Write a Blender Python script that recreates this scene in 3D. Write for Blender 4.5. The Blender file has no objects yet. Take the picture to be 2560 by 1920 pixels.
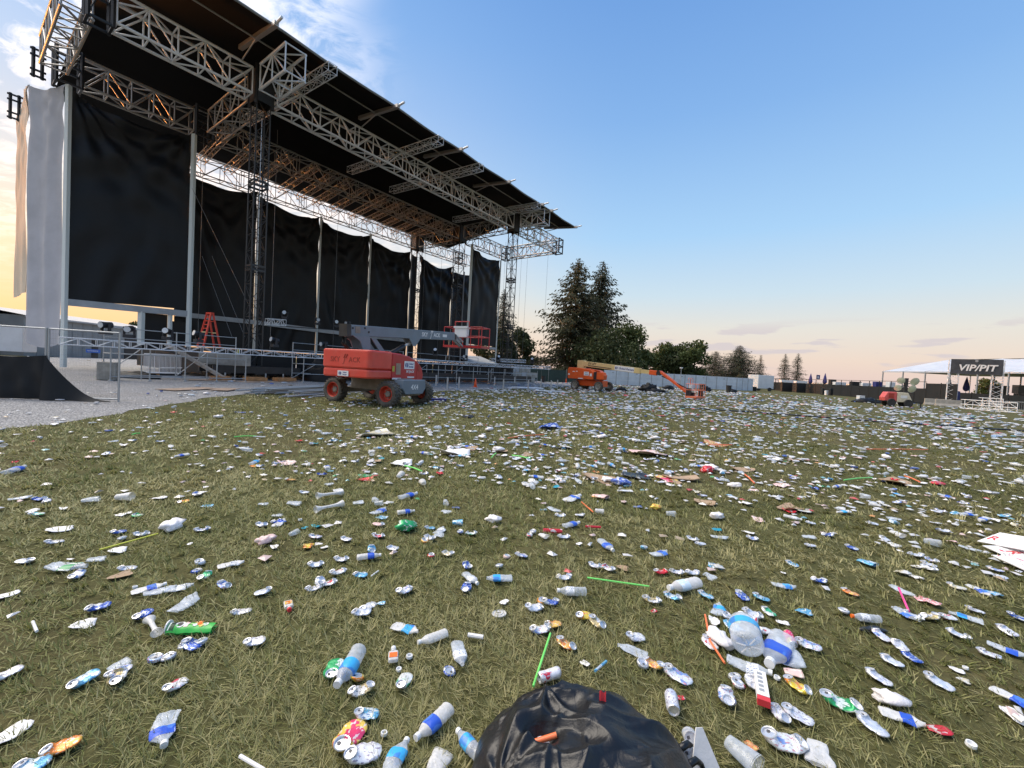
import bpy, math, random
import numpy as np
from mathutils import Vector, Matrix, Quaternion, noise

R = random.Random(7)
SC = bpy.context.scene
COL = SC.collection
rad = math.radians

# ------------------------------------------------------------------ camera, world, sun, exposure
EYE = 1.55
FOC, PIT, ROL = 1052.46, 0.0330, 0.0546
cam_d = bpy.data.cameras.new('camera')
cam = bpy.data.objects.new('camera', cam_d)
COL.objects.link(cam)
SC.camera = cam
cam_d.sensor_width = 36.0
cam_d.lens = FOC / 2560 * 36.0
cam_d.clip_start, cam_d.clip_end = 0.05, 4000
cF = Vector((0, math.cos(PIT), -math.sin(PIT)))
cU0 = Vector((0, math.sin(PIT), math.cos(PIT)))
cR = math.cos(ROL) * Vector((1, 0, 0)) + math.sin(ROL) * cU0
cU = -math.sin(ROL) * Vector((1, 0, 0)) + math.cos(ROL) * cU0
cam.matrix_world = Matrix(((cR.x, cU.x, -cF.x, 0), (cR.y, cU.y, -cF.y, 0), (cR.z, cU.z, -cF.z, EYE), (0, 0, 0, 1)))

SUN_AZ = rad(-70)                             # the sun has just gone down behind the stage
SUN_EL = rad(58)                              # lamp lifted high as an added broad fill to brighten the ground
S = Vector((math.sin(SUN_AZ) * math.cos(SUN_EL), math.cos(SUN_AZ) * math.cos(SUN_EL), math.sin(SUN_EL)))
sd = bpy.data.lights.new('sun', 'SUN')
sd.energy, sd.angle, sd.color = 1.5, rad(52), (1.0, 0.89, 0.74)
sun = bpy.data.objects.new('sun', sd)
COL.objects.link(sun)
sun.rotation_mode = 'QUATERNION'
sun.rotation_quaternion = S.to_track_quat('Z', 'Y')

world = bpy.data.worlds.new('World')
SC.world = world
world.use_nodes = True
SC.view_settings.view_transform = 'Standard'
SC.view_settings.look = 'None'
SC.view_settings.gamma = 1
SC.view_settings.use_curve_mapping = False
SC.view_settings.exposure = 1.6
SC.cycles.max_bounces = 8
SC.cycles.transparent_max_bounces = 16
SC.cycles.use_denoising = True


def ramp(nt, stops, interp='LINEAR'):
    n = nt.nodes.new('ShaderNodeValToRGB')
    n.color_ramp.interpolation = interp
    e = n.color_ramp.elements
    while len(e) < len(stops):
        e.new(0.5)
    for x, (p, c) in zip(e, stops):
        x.position = p
        x.color = (*c, 1) if len(c) == 3 else c
    return n


class NT:
    """Small node-tree writer: values or sockets go into inputs."""
    def __init__(self, nt):
        self.nt = nt

    def put(self, sock, v):
        if isinstance(v, bpy.types.NodeSocket):
            self.nt.links.new(v, sock)
        elif v is not None:
            sock.default_value = v

    def math(self, op, a, b=None, c=None, clamp=False):
        n = self.nt.nodes.new('ShaderNodeMath')
        n.operation = op
        n.use_clamp = clamp
        for i, v in enumerate((a, b, c)):
            self.put(n.inputs[i], v)
        return n.outputs[0]

    def mix(self, f, a, b, mode='MIX'):
        n = self.nt.nodes.new('ShaderNodeMix')
        n.data_type = 'RGBA'
        n.blend_type = mode
        n.clamp_factor = True
        self.put(n.inputs[0], f)
        for k, v in ((6, a), (7, b)):
            if isinstance(v, tuple) and len(v) == 3:
                v = (*v, 1)
            self.put(n.inputs[k], v)
        return n.outputs[2]

    def noise(self, vec, scale, detail=4, rough=0.55, dist=0.0):
        n = self.nt.nodes.new('ShaderNodeTexNoise')
        self.put(n.inputs['Vector'], vec)
        n.inputs['Scale'].default_value = scale
        n.inputs['Detail'].default_value = detail
        n.inputs['Roughness'].default_value = rough
        n.inputs['Distortion'].default_value = dist
        return n.outputs[0]

    def step(self, v, a, b):
        n = self.nt.nodes.new('ShaderNodeMapRange')
        n.interpolation_type = 'SMOOTHSTEP'
        self.put(n.inputs[0], v)
        n.inputs[1].default_value, n.inputs[2].default_value = a, b
        return n.outputs[0]

    def combine(self, x, y, z):
        n = self.nt.nodes.new('ShaderNodeCombineXYZ')
        for i, v in enumerate((x, y, z)):
            self.put(n.inputs[i], v)
        return n.outputs[0]

    def sep(self, v):
        n = self.nt.nodes.new('ShaderNodeSeparateXYZ')
        self.put(n.inputs[0], v)
        return n.outputs

    def mapping(self, v, scale=(1, 1, 1), loc=(0, 0, 0)):
        n = self.nt.nodes.new('ShaderNodeMapping')
        self.put(n.inputs[0], v)
        n.inputs[3].default_value = scale
        n.inputs[1].default_value = loc
        return n.outputs[0]


def build_world():
    nt = world.node_tree
    nt.nodes.clear()
    N = NT(nt)
    out = nt.nodes.new('ShaderNodeOutputWorld')
    bg = nt.nodes.new('ShaderNodeBackground')
    sky = nt.nodes.new('ShaderNodeTexSky')
    sky.sky_type = 'NISHITA'
    sky.sun_disc = False
    sky.sun_elevation = rad(3)
    sky.sun_rotation = SUN_AZ
    sky.air_density, sky.dust_density, sky.ozone_density = 1.0, 1.2, 2.0
    tc = nt.nodes.new('ShaderNodeTexCoord')
    x, y, z = N.sep(tc.outputs['Generated'])[:3]
    # evening colours by height above the horizon, away from the sun and towards it
    zc = N.math('MAXIMUM', z, 0.0)
    away = ramp(nt, [(0.0, (0.65, 0.50, 0.47)), (0.05, (0.70, 0.57, 0.49)), (0.11, (0.65, 0.62, 0.57)), (0.18, (0.50, 0.61, 0.69)), (0.30, (0.33, 0.53, 0.76)), (0.50, (0.195, 0.375, 0.68)), (0.72, (0.110, 0.260, 0.59)), (1.0, (0.09, 0.22, 0.52))])
    tow = ramp(nt, [(0.0, (0.92, 0.50, 0.25)), (0.06, (0.90, 0.55, 0.29)), (0.16, (0.88, 0.67, 0.45)), (0.28, (0.70, 0.66, 0.64)), (0.42, (0.46, 0.56, 0.74)), (0.60, (0.25, 0.43, 0.74)), (0.8, (0.14, 0.31, 0.64)), (1.0, (0.09, 0.22, 0.52))])
    nt.links.new(zc, away.inputs[0])
    nt.links.new(zc, tow.inputs[0])
    dotn = nt.nodes.new('ShaderNodeVectorMath')
    dotn.operation = 'DOT_PRODUCT'
    nt.links.new(tc.outputs['Generated'], dotn.inputs[0])
    dotn.inputs[1].default_value = (math.sin(SUN_AZ), math.cos(SUN_AZ), 0.1)
    k = N.step(dotn.outputs['Value'], 0.1, 0.98)
    grad = N.mix(k, away.outputs[0], tow.outputs[0])
    # the Nishita sky's own colour, brought to the same range, gives the slow change round the horizon
    nish = N.mix(1.0, sky.outputs[0], (0.11, 0.11, 0.11), 'MULTIPLY')
    base = N.mix(0.18, grad, nish)
    # high broken cloud towards the sun
    inv = N.math('DIVIDE', 1.0, N.math('MAXIMUM', N.math('ADD', z, 0.12), 0.03))
    pv = N.combine(N.math('MULTIPLY', x, inv), N.math('MULTIPLY', y, inv), 0.0)
    pm = N.mapping(pv, (1.0, 1.45, 1), (3.1, 0.4, 0))
    n1 = N.noise(pm, 6.5, 9, 0.62, 0.6)
    n2 = N.noise(pm, 0.8, 3, 0.5, 0.3)
    cov = N.math('ADD', n1, N.math('MULTIPLY', n2, 0.5))
    az = N.math('ARCTAN2', x, y)                     # 0 ahead, negative to the left
    leftm = N.math('SUBTRACT', 1.0, N.step(N.math('ADD', az, N.math('MULTIPLY', N.math('SUBTRACT', n2, 0.5), 1.1)), -0.48, -0.10))
    high = N.step(z, 0.05, 0.28)
    low_in = N.math('MULTIPLY', leftm, high)
    c1 = N.math('MULTIPLY', N.step(cov, 0.66, 0.90), low_in)
    ccol = N.mix(N.step(z, 0.1, 0.6), (1.05, 0.86, 0.74), (1.02, 0.96, 0.95))
    base = N.mix(N.math('MULTIPLY', c1, 0.72), base, ccol)
    # thin streaks of grey-lilac cloud low over the far side
    el = N.math('ARCSINE', z)
    sv = N.combine(N.math('MULTIPLY', az, 1.0), N.math('MULTIPLY', el, 11.0), 0.0)
    n3 = N.noise(N.mapping(sv, (3.1, 1.7, 1), (5.3, 2.2, 0)), 2.1, 6, 0.5, 0.2)
    band = N.math('MULTIPLY', N.step(el, 0.02, 0.06), N.math('SUBTRACT', 1.0, N.step(el, 0.10, 0.135)))
    rightm = N.step(az, 0.15, 0.36)
    c2 = N.math('MULTIPLY', N.math('MULTIPLY', N.step(n3, 0.52, 0.585), band), rightm)
    base = N.mix(N.math('MULTIPLY', c2, 0.75), base, (0.46, 0.42, 0.44))
    glow = N.math('MULTIPLY', N.step(dotn.outputs['Value'], 0.955, 1.0), N.math('SUBTRACT', 1.0, N.step(z, 0.015, 0.13)))
    base = N.mix(1.0, base, N.mix(glow, (0, 0, 0), (60.0, 21.0, 5.0)), 'ADD')
    below = N.step(z, -0.03, 0.0)
    base = N.mix(below, (0.10, 0.10, 0.08), base)
    nt.links.new(base, bg.inputs[0])
    bg.inputs[1].default_value = 0.485
    nt.links.new(bg.outputs[0], out.inputs[0])


build_world()

# ------------------------------------------------------------------ helpers
def ray(px, py):
    X, Y = (px - 1280) / FOC, (960 - py) / FOC
    return cF + cR * X + cU * Y


def G(px, py, z=0.0):
    """point of the level z that lies behind a photograph pixel"""
    r = ray(px, py)
    return Vector((0, 0, EYE)) + r * ((z - EYE) / r.z)


def AT(px, py, Y):
    r = ray(px, py)
    return Vector((0, 0, EYE)) + r * (Y / r.y)


TH = 0.6349
DV, NV, ORG = Vector((math.sin(TH), math.cos(TH), 0)), Vector((-math.cos(TH), math.sin(TH), 0)), Vector((-16.723, 27.408, 0))
TRH, D1, D2, SPAN, HT, WT = 17.92, 8.72, 17.05, 27.6, 1.545, 1.10


def ST(s, t, z=0.0):
    """stage frame: s along the front, t towards the back"""
    return ORG + DV * s + NV * t + Vector((0, 0, z))


def SP(px, py, t):
    r = ray(px, py)
    o = ORG + NV * t
    k = o.dot(NV) / r.dot(NV)
    return Vector((0, 0, EYE)) + r * k


def link(o, parent=None):
    COL.objects.link(o)
    if parent is not None:
        o.parent = parent
    return o


def wloc(p):
    v = Vector((0, 0, 0))
    while p is not None:
        v += Vector(p.location)
        p = p.parent
    return v


def tag(o, label=None, cat=None, group=None, kind=None):
    if label: o['label'] = label
    if cat: o['category'] = cat
    if group: o['group'] = group
    if kind: o['kind'] = kind
    return o


def thing(name, label, cat, loc=(0, 0, 0), rz=0.0, group=None):
    o = bpy.data.objects.new(name, None)
    o.empty_display_size = 0.2
    link(o)
    o.location = loc
    o.rotation_euler = (0, 0, rz)
    return tag(o, label, cat, group)


def part(name, parent, loc=(0, 0, 0)):
    o = bpy.data.objects.new(name, None)
    o.empty_display_size = 0.1
    link(o, parent)
    o.location = loc
    return o


class MB:
    def __init__(self):
        self.v, self.f, self.m = [], [], []

    def add(self, vs, fs, mi=0):
        b = len(self.v)
        self.v += [tuple(x) for x in vs]
        self.f += [tuple(i + b for i in f) for f in fs]
        self.m += [mi] * len(fs)
        return self

    def box(self, c, s, rz=0.0, mi=0, M=None):
        hx, hy, hz = s[0] / 2, s[1] / 2, s[2] / 2
        pts = [Vector((x, y, z)) for z in (-hz, hz) for x, y in ((-hx, -hy), (hx, -hy), (hx, hy), (-hx, hy))]
        Q = M if M is not None else Matrix.Rotation(rz, 3, 'Z')
        c = Vector(c)
        return self.add([Q @ p + c for p in pts], [(0, 3, 2, 1), (4, 5, 6, 7), (0, 1, 5, 4), (1, 2, 6, 5), (2, 3, 7, 6), (3, 0, 4, 7)], mi)

    def bar(self, a, b, w, h=None, mi=0):
        a, b = Vector(a), Vector(b)
        d = b - a
        M = d.to_track_quat('X', 'Z').to_matrix()
        return self.box((a + b) / 2, (d.length, w, h or w), M=M, mi=mi)

    def cyl(self, a, b, r, n=8, r2=None, mi=0, caps=True):
        a, b = Vector(a), Vector(b)
        Q = (b - a).to_track_quat('Z', 'Y').to_matrix()
        r2 = r if r2 is None else r2
        vs = []
        for c, q in ((a, r), (b, r2)):
            vs += [c + Q @ Vector((q * math.cos(2 * math.pi * i / n), q * math.sin(2 * math.pi * i / n), 0)) for i in range(n)]
        fs = [(i, (i + 1) % n, n + (i + 1) % n, n + i) for i in range(n)]
        if caps:
            fs += [tuple(range(n - 1, -1, -1)), tuple(range(n, 2 * n))]
        return self.add(vs, fs, mi)

    def tube(self, path, r, n=6, mi=0):
        path = [Vector(p) for p in path]
        vs, fs = [], []
        for k, p in enumerate(path):
            d = (path[min(k + 1, len(path) - 1)] - path[max(k - 1, 0)]).normalized()
            u = d.cross(Vector((0, 0, 1)))
            if u.length < 1e-3:
                u = d.cross(Vector((0, 1, 0)))
            u.normalize()
            w = u.cross(d)
            rr = r(k / (len(path) - 1)) if callable(r) else r
            vs += [p + rr * (u * math.cos(2 * math.pi * i / n) + w * math.sin(2 * math.pi * i / n)) for i in range(n)]
        for k in range(len(path) - 1):
            fs += [(k * n + i, k * n + (i + 1) % n, (k + 1) * n + (i + 1) % n, (k + 1) * n + i) for i in range(n)]
        fs += [tuple(range(n - 1, -1, -1)), tuple(range((len(path) - 1) * n, len(path) * n))]
        return self.add(vs, fs, mi)

    def lathe(self, prof, n=14, M=None, mi=0, close=True):
        M = M or Matrix.Identity(4)
        vs = [M @ Vector((r * math.cos(2 * math.pi * i / n), r * math.sin(2 * math.pi * i / n), z)) for r, z in prof for i in range(n)]
        fs = [(k * n + i, k * n + (i + 1) % n, (k + 1) * n + (i + 1) % n, (k + 1) * n + i) for k in range(len(prof) - 1) for i in range(n)]
        if close:
            fs += [tuple(range(n - 1, -1, -1)), tuple(range((len(prof) - 1) * n, len(prof) * n))]
        return self.add(vs, fs, mi)

    def grid(self, fn, nu, nv, mi=0):
        vs = [fn(i / nu, j / nv) for j in range(nv + 1) for i in range(nu + 1)]
        fs = [(j * (nu + 1) + i, j * (nu + 1) + i + 1, (j + 1) * (nu + 1) + i + 1, (j + 1) * (nu + 1) + i) for j in range(nv) for i in range(nu)]
        return self.add(vs, fs, mi)

    def prism(self, poly, y0, y1, mi=0):
        """outline in x,z drawn out along y"""
        n = len(poly)
        vs = [(x, y0, z) for x, z in poly] + [(x, y1, z) for x, z in poly]
        fs = [(i, (i + 1) % n, n + (i + 1) % n, n + i) for i in range(n)] + [tuple(range(n - 1, -1, -1)), tuple(range(n, 2 * n))]
        return self.add(vs, fs, mi)

    def mesh(self, name, mats, smooth=False, off=None):
        me = bpy.data.meshes.new(name)
        v = self.v
        if off is not None:
            v = [(a - off[0], b - off[1], c - off[2]) for a, b, c in v]
        me.from_pydata(v, [], self.f)
        for m in (mats if isinstance(mats, (list, tuple)) else [mats]):
            me.materials.append(m)
        if any(self.m):
            me.polygons.foreach_set('material_index', self.m)
        if smooth:
            me.polygons.foreach_set('use_smooth', [True] * len(self.f))
        me.update()
        return me

    def build(self, name, mats, parent=None, smooth=False, local=False, bevel=0.0, origin=None):
        """world-space shape unless local; origin sets where a top-level object stands"""
        off = None if local else wloc(parent)
        if origin is not None:
            off = Vector(origin)
        o = bpy.data.objects.new(name, self.mesh(name, mats, smooth, off))
        link(o, parent)
        if origin is not None:
            o.location = origin
        if bevel:
            b = o.modifiers.new('soft_edges', 'BEVEL')
            b.width, b.segments, b.limit_method = bevel, 2, 'ANGLE'
        return o


_unit = {}


def rod(name, a, b, r, mat, parent=None, n=8, local=False, square=False):
    """round or square bar between two points; all bars of a kind share one mesh"""
    key = (mat.name, n, square)
    if key not in _unit:
        mb = MB()
        if square:
            mb.box((0, 0, 0.5), (2, 2, 1))
        else:
            mb.cyl((0, 0, 0), (0, 0, 1), 1, n)
        _unit[key] = mb.mesh('bar', mat, smooth=False)
        if not square:
            for p in _unit[key].polygons[:n]:
                p.use_smooth = True
    o = bpy.data.objects.new(name, _unit[key])
    link(o, parent)
    a, b = Vector(a), Vector(b)
    d = b - a
    o.rotation_mode = 'QUATERNION'
    o.location = a if (local or parent is None) else a - wloc(parent)
    o.rotation_quaternion = d.to_track_quat('Z', 'Y')
    o.scale = (r, r, d.length)
    return o


def txt(name, body, size, mat, M, parent=None, shear=0.0, offset=0.0, extrude=0.002, space=1.0, align='CENTER'):
    cu = bpy.data.curves.new(name, 'FONT')
    cu.body = body
    cu.size = size
    cu.shear = shear
    cu.offset = offset
    cu.extrude = extrude
    cu.space_character = space
    cu.align_x = align
    cu.align_y = 'CENTER'
    cu.resolution_u = 2
    cu.materials.append(mat)
    tmp = bpy.data.objects.new(name, cu)
    me = bpy.data.meshes.new_from_object(tmp)
    bpy.data.objects.remove(tmp)
    me.materials.clear()
    me.materials.append(mat)
    o = bpy.data.objects.new(name, me)
    link(o, parent)
    o.matrix_local = M
    return o


def frame(o, x, z):
    """matrix whose local x runs along x, local y along z (for lettering)"""
    x, y = Vector(x).normalized(), Vector(z).normalized()
    w = x.cross(y).normalized()
    y = w.cross(x)
    return Matrix(((x.x, y.x, w.x, o[0]), (x.y, y.y, w.y, o[1]), (x.z, y.z, w.z, o[2]), (0, 0, 0, 1)))


# ------------------------------------------------------------------ materials
MT = {}


def pm(name, col, rough=0.5, metal=0.0, var=0.12, scale=6.0, bump=0.0, bscale=None, dirt=0.0, dcol=(0.16, 0.13, 0.09), spec=0.5, coat=0.0):
    m = bpy.data.materials.new(name)
    m.use_nodes = True
    nt = m.node_tree
    N = NT(nt)
    b = nt.nodes['Principled BSDF']
    tc = nt.nodes.new('ShaderNodeTexCoord')
    n1 = N.noise(tc.outputs['Object'], scale, 5, 0.6)
    f = N.step(n1, 0.3, 0.7)
    dk = tuple(c * (1 - var) for c in col)
    lt = tuple(min(1, c * (1 + var)) for c in col)
    c = N.mix(f, dk, lt)
    if dirt:
        n2 = N.noise(tc.outputs['Object'], scale * 0.45, 7, 0.65, 0.6)
        c = N.mix(N.math('MULTIPLY', N.step(n2, 0.45, 0.75), dirt), c, dcol)
    nt.links.new(c, b.inputs['Base Color'])
    b.inputs['Roughness'].default_value = rough
    nt.links.new(N.math('ADD', rough - 0.06, N.math('MULTIPLY', n1, 0.12)), b.inputs['Roughness'])
    b.inputs['Metallic'].default_value = metal
    b.inputs['Specular IOR Level'].default_value = spec
    b.inputs['Coat Weight'].default_value = coat
    if bump:
        bn = nt.nodes.new('ShaderNodeBump')
        bn.inputs['Strength'].default_value = bump
        bn.inputs['Distance'].default_value = 0.02
        nt.links.new(N.noise(tc.outputs['Object'], bscale or scale * 6, 6, 0.6), bn.inputs['Height'])
        nt.links.new(bn.outputs[0], b.inputs['Normal'])
    MT[name] = m
    return m


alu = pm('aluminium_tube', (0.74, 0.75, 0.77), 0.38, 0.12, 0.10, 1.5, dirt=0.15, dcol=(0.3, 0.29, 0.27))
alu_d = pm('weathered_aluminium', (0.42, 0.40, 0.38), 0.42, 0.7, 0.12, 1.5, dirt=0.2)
steel = pm('galvanised_steel', (0.42, 0.44, 0.45), 0.45, 0.6, 0.15, 4, dirt=0.2)
black_st = pm('black_painted_steel', (0.018, 0.019, 0.021), 0.45, 0.0, 0.3, 3)
grey_st = pm('dark_tower_steel', (0.034, 0.034, 0.035), 0.5, 0.2, 0.3, 3, dirt=0.25)
black_vinyl = pm('black_vinyl', (0.0075, 0.0082, 0.0098), 0.52, 0, 0.2, 0.6, bump=0.05, bscale=5, spec=0.30)
scrim_m = pm('black_scrim', (0.008, 0.009, 0.010), 0.8, 0, 0.25, 2, bump=0.15, bscale=40)
roof_m = pm('roof_canvas_black', (0.0045, 0.0042, 0.0042), 0.75, 0, 0.2, 0.8, spec=0.12)
rim_m = pm('roof_rim_grey', (0.22, 0.24, 0.25), 0.5, 0.2, 0.15, 1)
grey_cloth = pm('grey_scrim_cloth', (0.46, 0.46, 0.49), 0.8, 0, 0.10, 0.5, bump=0.1, bscale=60)
sunset_tint_cloth = pm('sunset_tint_scrim', (0.55, 0.47, 0.37), 0.8, 0, 0.10, 0.5, bump=0.1, bscale=60)  # warm sunset light put into the colour of the cloth's side face
post_w = pm('white_post_paint', (0.66, 0.70, 0.68), 0.45, 0, 0.08, 1)
rail_g = pm('grey_rail_paint', (0.34, 0.36, 0.38), 0.5, 0.1, 0.12, 1)
cable_m = pm('thin_cable', (0.20, 0.20, 0.20), 0.5, 0.3, 0.2, 2)
chain_m = pm('chain_steel', (0.45, 0.45, 0.46), 0.35, 0.9, 0.2, 40)
conc = pm('pale_concrete', (0.33, 0.31, 0.27), 0.85, 0, 0.18, 3, 0.3, 30, dirt=0.4, dcol=(0.20, 0.18, 0.15))
wood = pm('timber_orange', (0.40, 0.20, 0.08), 0.7, 0, 0.25, 5, 0.2)
ply = pm('plywood_sheet', (0.36, 0.26, 0.19), 0.8, 0, 0.2, 3)
strap_y = pm('yellow_strap', (0.45, 0.40, 0.06), 0.6)
lad_r = pm('ladder_red', (0.60, 0.045, 0.02), 0.45, 0, 0.1, 4)
lad_w = pm('ladder_rung', (0.65, 0.55, 0.30), 0.5)
lens_m = pm('lamp_lens', (0.55, 0.58, 0.60), 0.12, 0.0, 0.1, 10, coat=1)
shed_w = pm('shed_wall', (0.30, 0.30, 0.29), 0.6, 0, 0.10, 0.6)
shed_r = pm('shed_roof', (0.48, 0.46, 0.44), 0.5, 0, 0.08, 0.6)
white_p = pm('white_paint', (0.72, 0.73, 0.74), 0.45, 0, 0.06, 1, dirt=0.12, dcol=(0.45, 0.43, 0.4))
green_sc = pm('green_scrim', (0.03, 0.055, 0.045), 0.75, 0, 0.2, 1, bump=0.1, bscale=30)
panel_w = pm('white_fence_panel', (0.60, 0.65, 0.71), 0.5, 0.05, 0.10, 0.9, dirt=0.25, dcol=(0.45, 0.48, 0.52))
blue_m = pm('blue_print', (0.04, 0.13, 0.48), 0.5)
navy_m = pm('navy_canvas', (0.03, 0.035, 0.16), 0.8, 0, 0.2, 3)
tent_m = pm('tent_white_vinyl', (0.50, 0.52, 0.56), 0.45, 0, 0.06, 0.5)
sky_red = pm('lift_red_paint', (0.68, 0.068, 0.045), 0.42, 0, 0.06, 2, dirt=0.28, dcol=(0.58, 0.24, 0.18))
sky_side = pm('lift_dark_red_paint', (0.46, 0.022, 0.026), 0.35, 0, 0.06, 2, dirt=0.15, dcol=(0.35, 0.12, 0.09))
sky_grey = pm('lift_grey_paint', (0.155, 0.20, 0.245), 0.42, 0, 0.07, 2, dirt=0.2, dcol=(0.24, 0.25, 0.25))
dusty = pm('dusty_chassis', (0.22, 0.205, 0.175), 0.75, 0, 0.2, 3, dirt=0.5, dcol=(0.27, 0.24, 0.19))
rubber = pm('dusty_tyre', (0.085, 0.078, 0.068), 0.85, 0, 0.25, 5, 0.2, dirt=0.5, dcol=(0.20, 0.18, 0.14))
rubber_d = pm('black_rubber', (0.03, 0.03, 0.03), 0.8, 0, 0.25, 5, 0.2)
rim_red = pm('red_wheel_rim', (0.52, 0.055, 0.03), 0.5, 0, 0.12, 6, dirt=0.3)
rim_gr = pm('pale_wheel_rim', (0.42, 0.40, 0.36), 0.6, 0, 0.1, 6, dirt=0.4)
jlg_or = pm('lift_orange_paint', (0.76, 0.105, 0.015), 0.42, 0, 0.07, 2, dirt=0.12, dcol=(0.6, 0.2, 0.1))
jlg_cr = pm('lift_cream_paint', (0.70, 0.53, 0.24), 0.45, 0, 0.06, 2, dirt=0.15, dcol=(0.5, 0.4, 0.25))
bask_or = pm('faded_orange_basket', (0.74, 0.19, 0.09), 0.5, 0, 0.1, 5)
white_pr = pm('white_print', (0.78, 0.78, 0.78), 0.4, 0, 0.02, 3)
black_pr = pm('black_print', (0.02, 0.02, 0.025), 0.5, 0, 0.1, 3)
red_pr = pm('red_print', (0.62, 0.04, 0.05), 0.5, 0, 0.1, 3)
navy_pr = pm('navy_print', (0.03, 0.05, 0.22), 0.5, 0, 0.1, 3)
deb_red = pm('recess_shade_red', (0.33, 0.035, 0.02), 0.5, 0, 0.1, 3)  # darker red standing for shade in the recessed letters; also grilles and seam
cone_m = pm('cone_orange', (0.80, 0.10, 0.02), 0.5)
bark = pm('bark', (0.07, 0.055, 0.042), 0.9, 0, 0.3, 4, 0.4)

# ------------------------------------------------------------------ ground
def ground_mat():
    m = bpy.data.materials.new('grass_ground')
    m.use_nodes = True
    nt = m.node_tree
    N = NT(nt)
    b = nt.nodes['Principled BSDF']
    tc = nt.nodes.new('ShaderNodeTexCoord')
    P = tc.outputs['Object']
    big = N.noise(P, 0.35, 5, 0.6)
    mid = N.noise(P, 2.2, 6, 0.65, 0.3)
    fine = N.noise(P, 22, 6, 0.7)
    c = N.mix(N.step(mid, 0.32, 0.68), (0.075, 0.080, 0.027), (0.15, 0.142, 0.055))
    c = N.mix(N.math('MULTIPLY', N.step(big, 0.42, 0.7), 0.6), c, (0.17, 0.135, 0.068))
    c = N.mix(N.math('MULTIPLY', N.step(fine, 0.35, 0.7), 0.7), N.mix(0.5, c, (0.03, 0.03, 0.014)), c)
    nt.links.new(c, b.inputs['Base Color'])
    b.inputs['Roughness'].default_value = 0.95
    b.inputs['Specular IOR Level'].default_value = 0.15
    bn = nt.nodes.new('ShaderNodeBump')
    bn.inputs['Strength'].default_value = 0.6
    bn.inputs['Distance'].default_value = 0.05
    nt.links.new(N.noise(P, 30, 5, 0.7), bn.inputs['Height'])
    nt.links.new(bn.outputs[0], b.inputs['Normal'])
    return m


gm = ground_mat()
mb = MB()
xs = [-2500, -400, -120, -60, -30, -15, -8, -4, 0, 4, 8, 15, 30, 60, 120, 400, 2500]
ys = [-600, -100, -20, -6, 0, 4, 8, 15, 30, 60, 120, 300, 900, 3000]
mb.add([(x, y, 0) for y in ys for x in xs], [(j * len(xs) + i, j * len(xs) + i + 1, (j + 1) * len(xs) + i + 1, (j + 1) * len(xs) + i) for j in range(len(ys) - 1) for i in range(len(xs) - 1)])
tag(mb.build('grass_field', gm), kind='structure')


def gravel_mat():
    m = bpy.data.materials.new('gravel')
    m.use_nodes = True
    nt = m.node_tree
    N = NT(nt)
    b = nt.nodes['Principled BSDF']
    tc = nt.nodes.new('ShaderNodeTexCoord')
    P = tc.outputs['Object']
    v = nt.nodes.new('ShaderNodeTexVoronoi')
    v.inputs['Scale'].default_value = 26
    nt.links.new(P, v.inputs['Vector'])
    g = N.mix(N.noise(P, 40, 3), (0.48, 0.47, 0.455), (0.74, 0.73, 0.705))
    g = N.mix(N.step(v.outputs['Distance'], 0.1, 0.6), g, (0.17, 0.17, 0.175))
    g = N.mix(N.math('MULTIPLY', N.step(N.noise(P, 0.5, 5, 0.6), 0.5, 0.75), 0.45), g, (0.20, 0.18, 0.15))
    nt.links.new(g, b.inputs['Base Color'])
    b.inputs['Roughness'].default_value = 0.9
    bn = nt.nodes.new('ShaderNodeBump')
    bn.inputs['Strength'].default_value = 0.7
    bn.inputs['Distance'].default_value = 0.03
    nt.links.new(v.outputs['Distance'], bn.inputs['Height'])
    nt.links.new(bn.outputs[0], b.inputs['Normal'])
    return m


# ragged edge between gravel yard and grass, then the yard behind it
edge = [(-24, 5.0), (-16, 5.6), (-11.2, 6.3), (-9.35, 7.1), (-8.9, 8.3), (-9.15, 9.6), (-9.6, 11.2), (-10.2, 13.2), (-10.6, 15.2), (-10.5, 16.8), (-9.7, 18.4), (-8.6, 20.0), (-7.0, 22.4), (-4.8, 25.6), (-2.4, 30.0), (0.2, 35.5), (3.0, 43.0), (8, 52), (14, 60)]
fine_edge = []
for (x0, y0), (x1, y1) in zip(edge, edge[1:]):
    n = max(2, int(math.hypot(x1 - x0, y1 - y0) / 0.35))
    for i in range(n):
        x, y = x0 + (x1 - x0) * i / n, y0 + (y1 - y0) * i / n
        w = noise.noise(Vector((x * 0.9, y * 0.9, 3))) * 0.45 + noise.noise(Vector((x * 3, y * 3, 8))) * 0.15
        fine_edge.append((x + w, y + w * 0.6))
mb = MB()
nvt = len(fine_edge)
mb.add([(x, y, 0.006) for x, y in fine_edge] + [(x - 45 - y * 0.35, y + 42, 0.006) for x, y in fine_edge], [(i, i + 1, nvt + i + 1, nvt + i)[::-1] for i in range(nvt - 1)])
tag(mb.build('gravel_yard', gravel_mat()), kind='structure')


def on_gravel(x, y):
    """rough test, left of the ragged edge"""
    for (x0, y0), (x1, y1) in zip(edge, edge[1:]):
        if y0 <= y < y1:
            return x < x0 + (x1 - x0) * (y - y0) / (y1 - y0)
    return y >= 5 and x < -12


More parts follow.
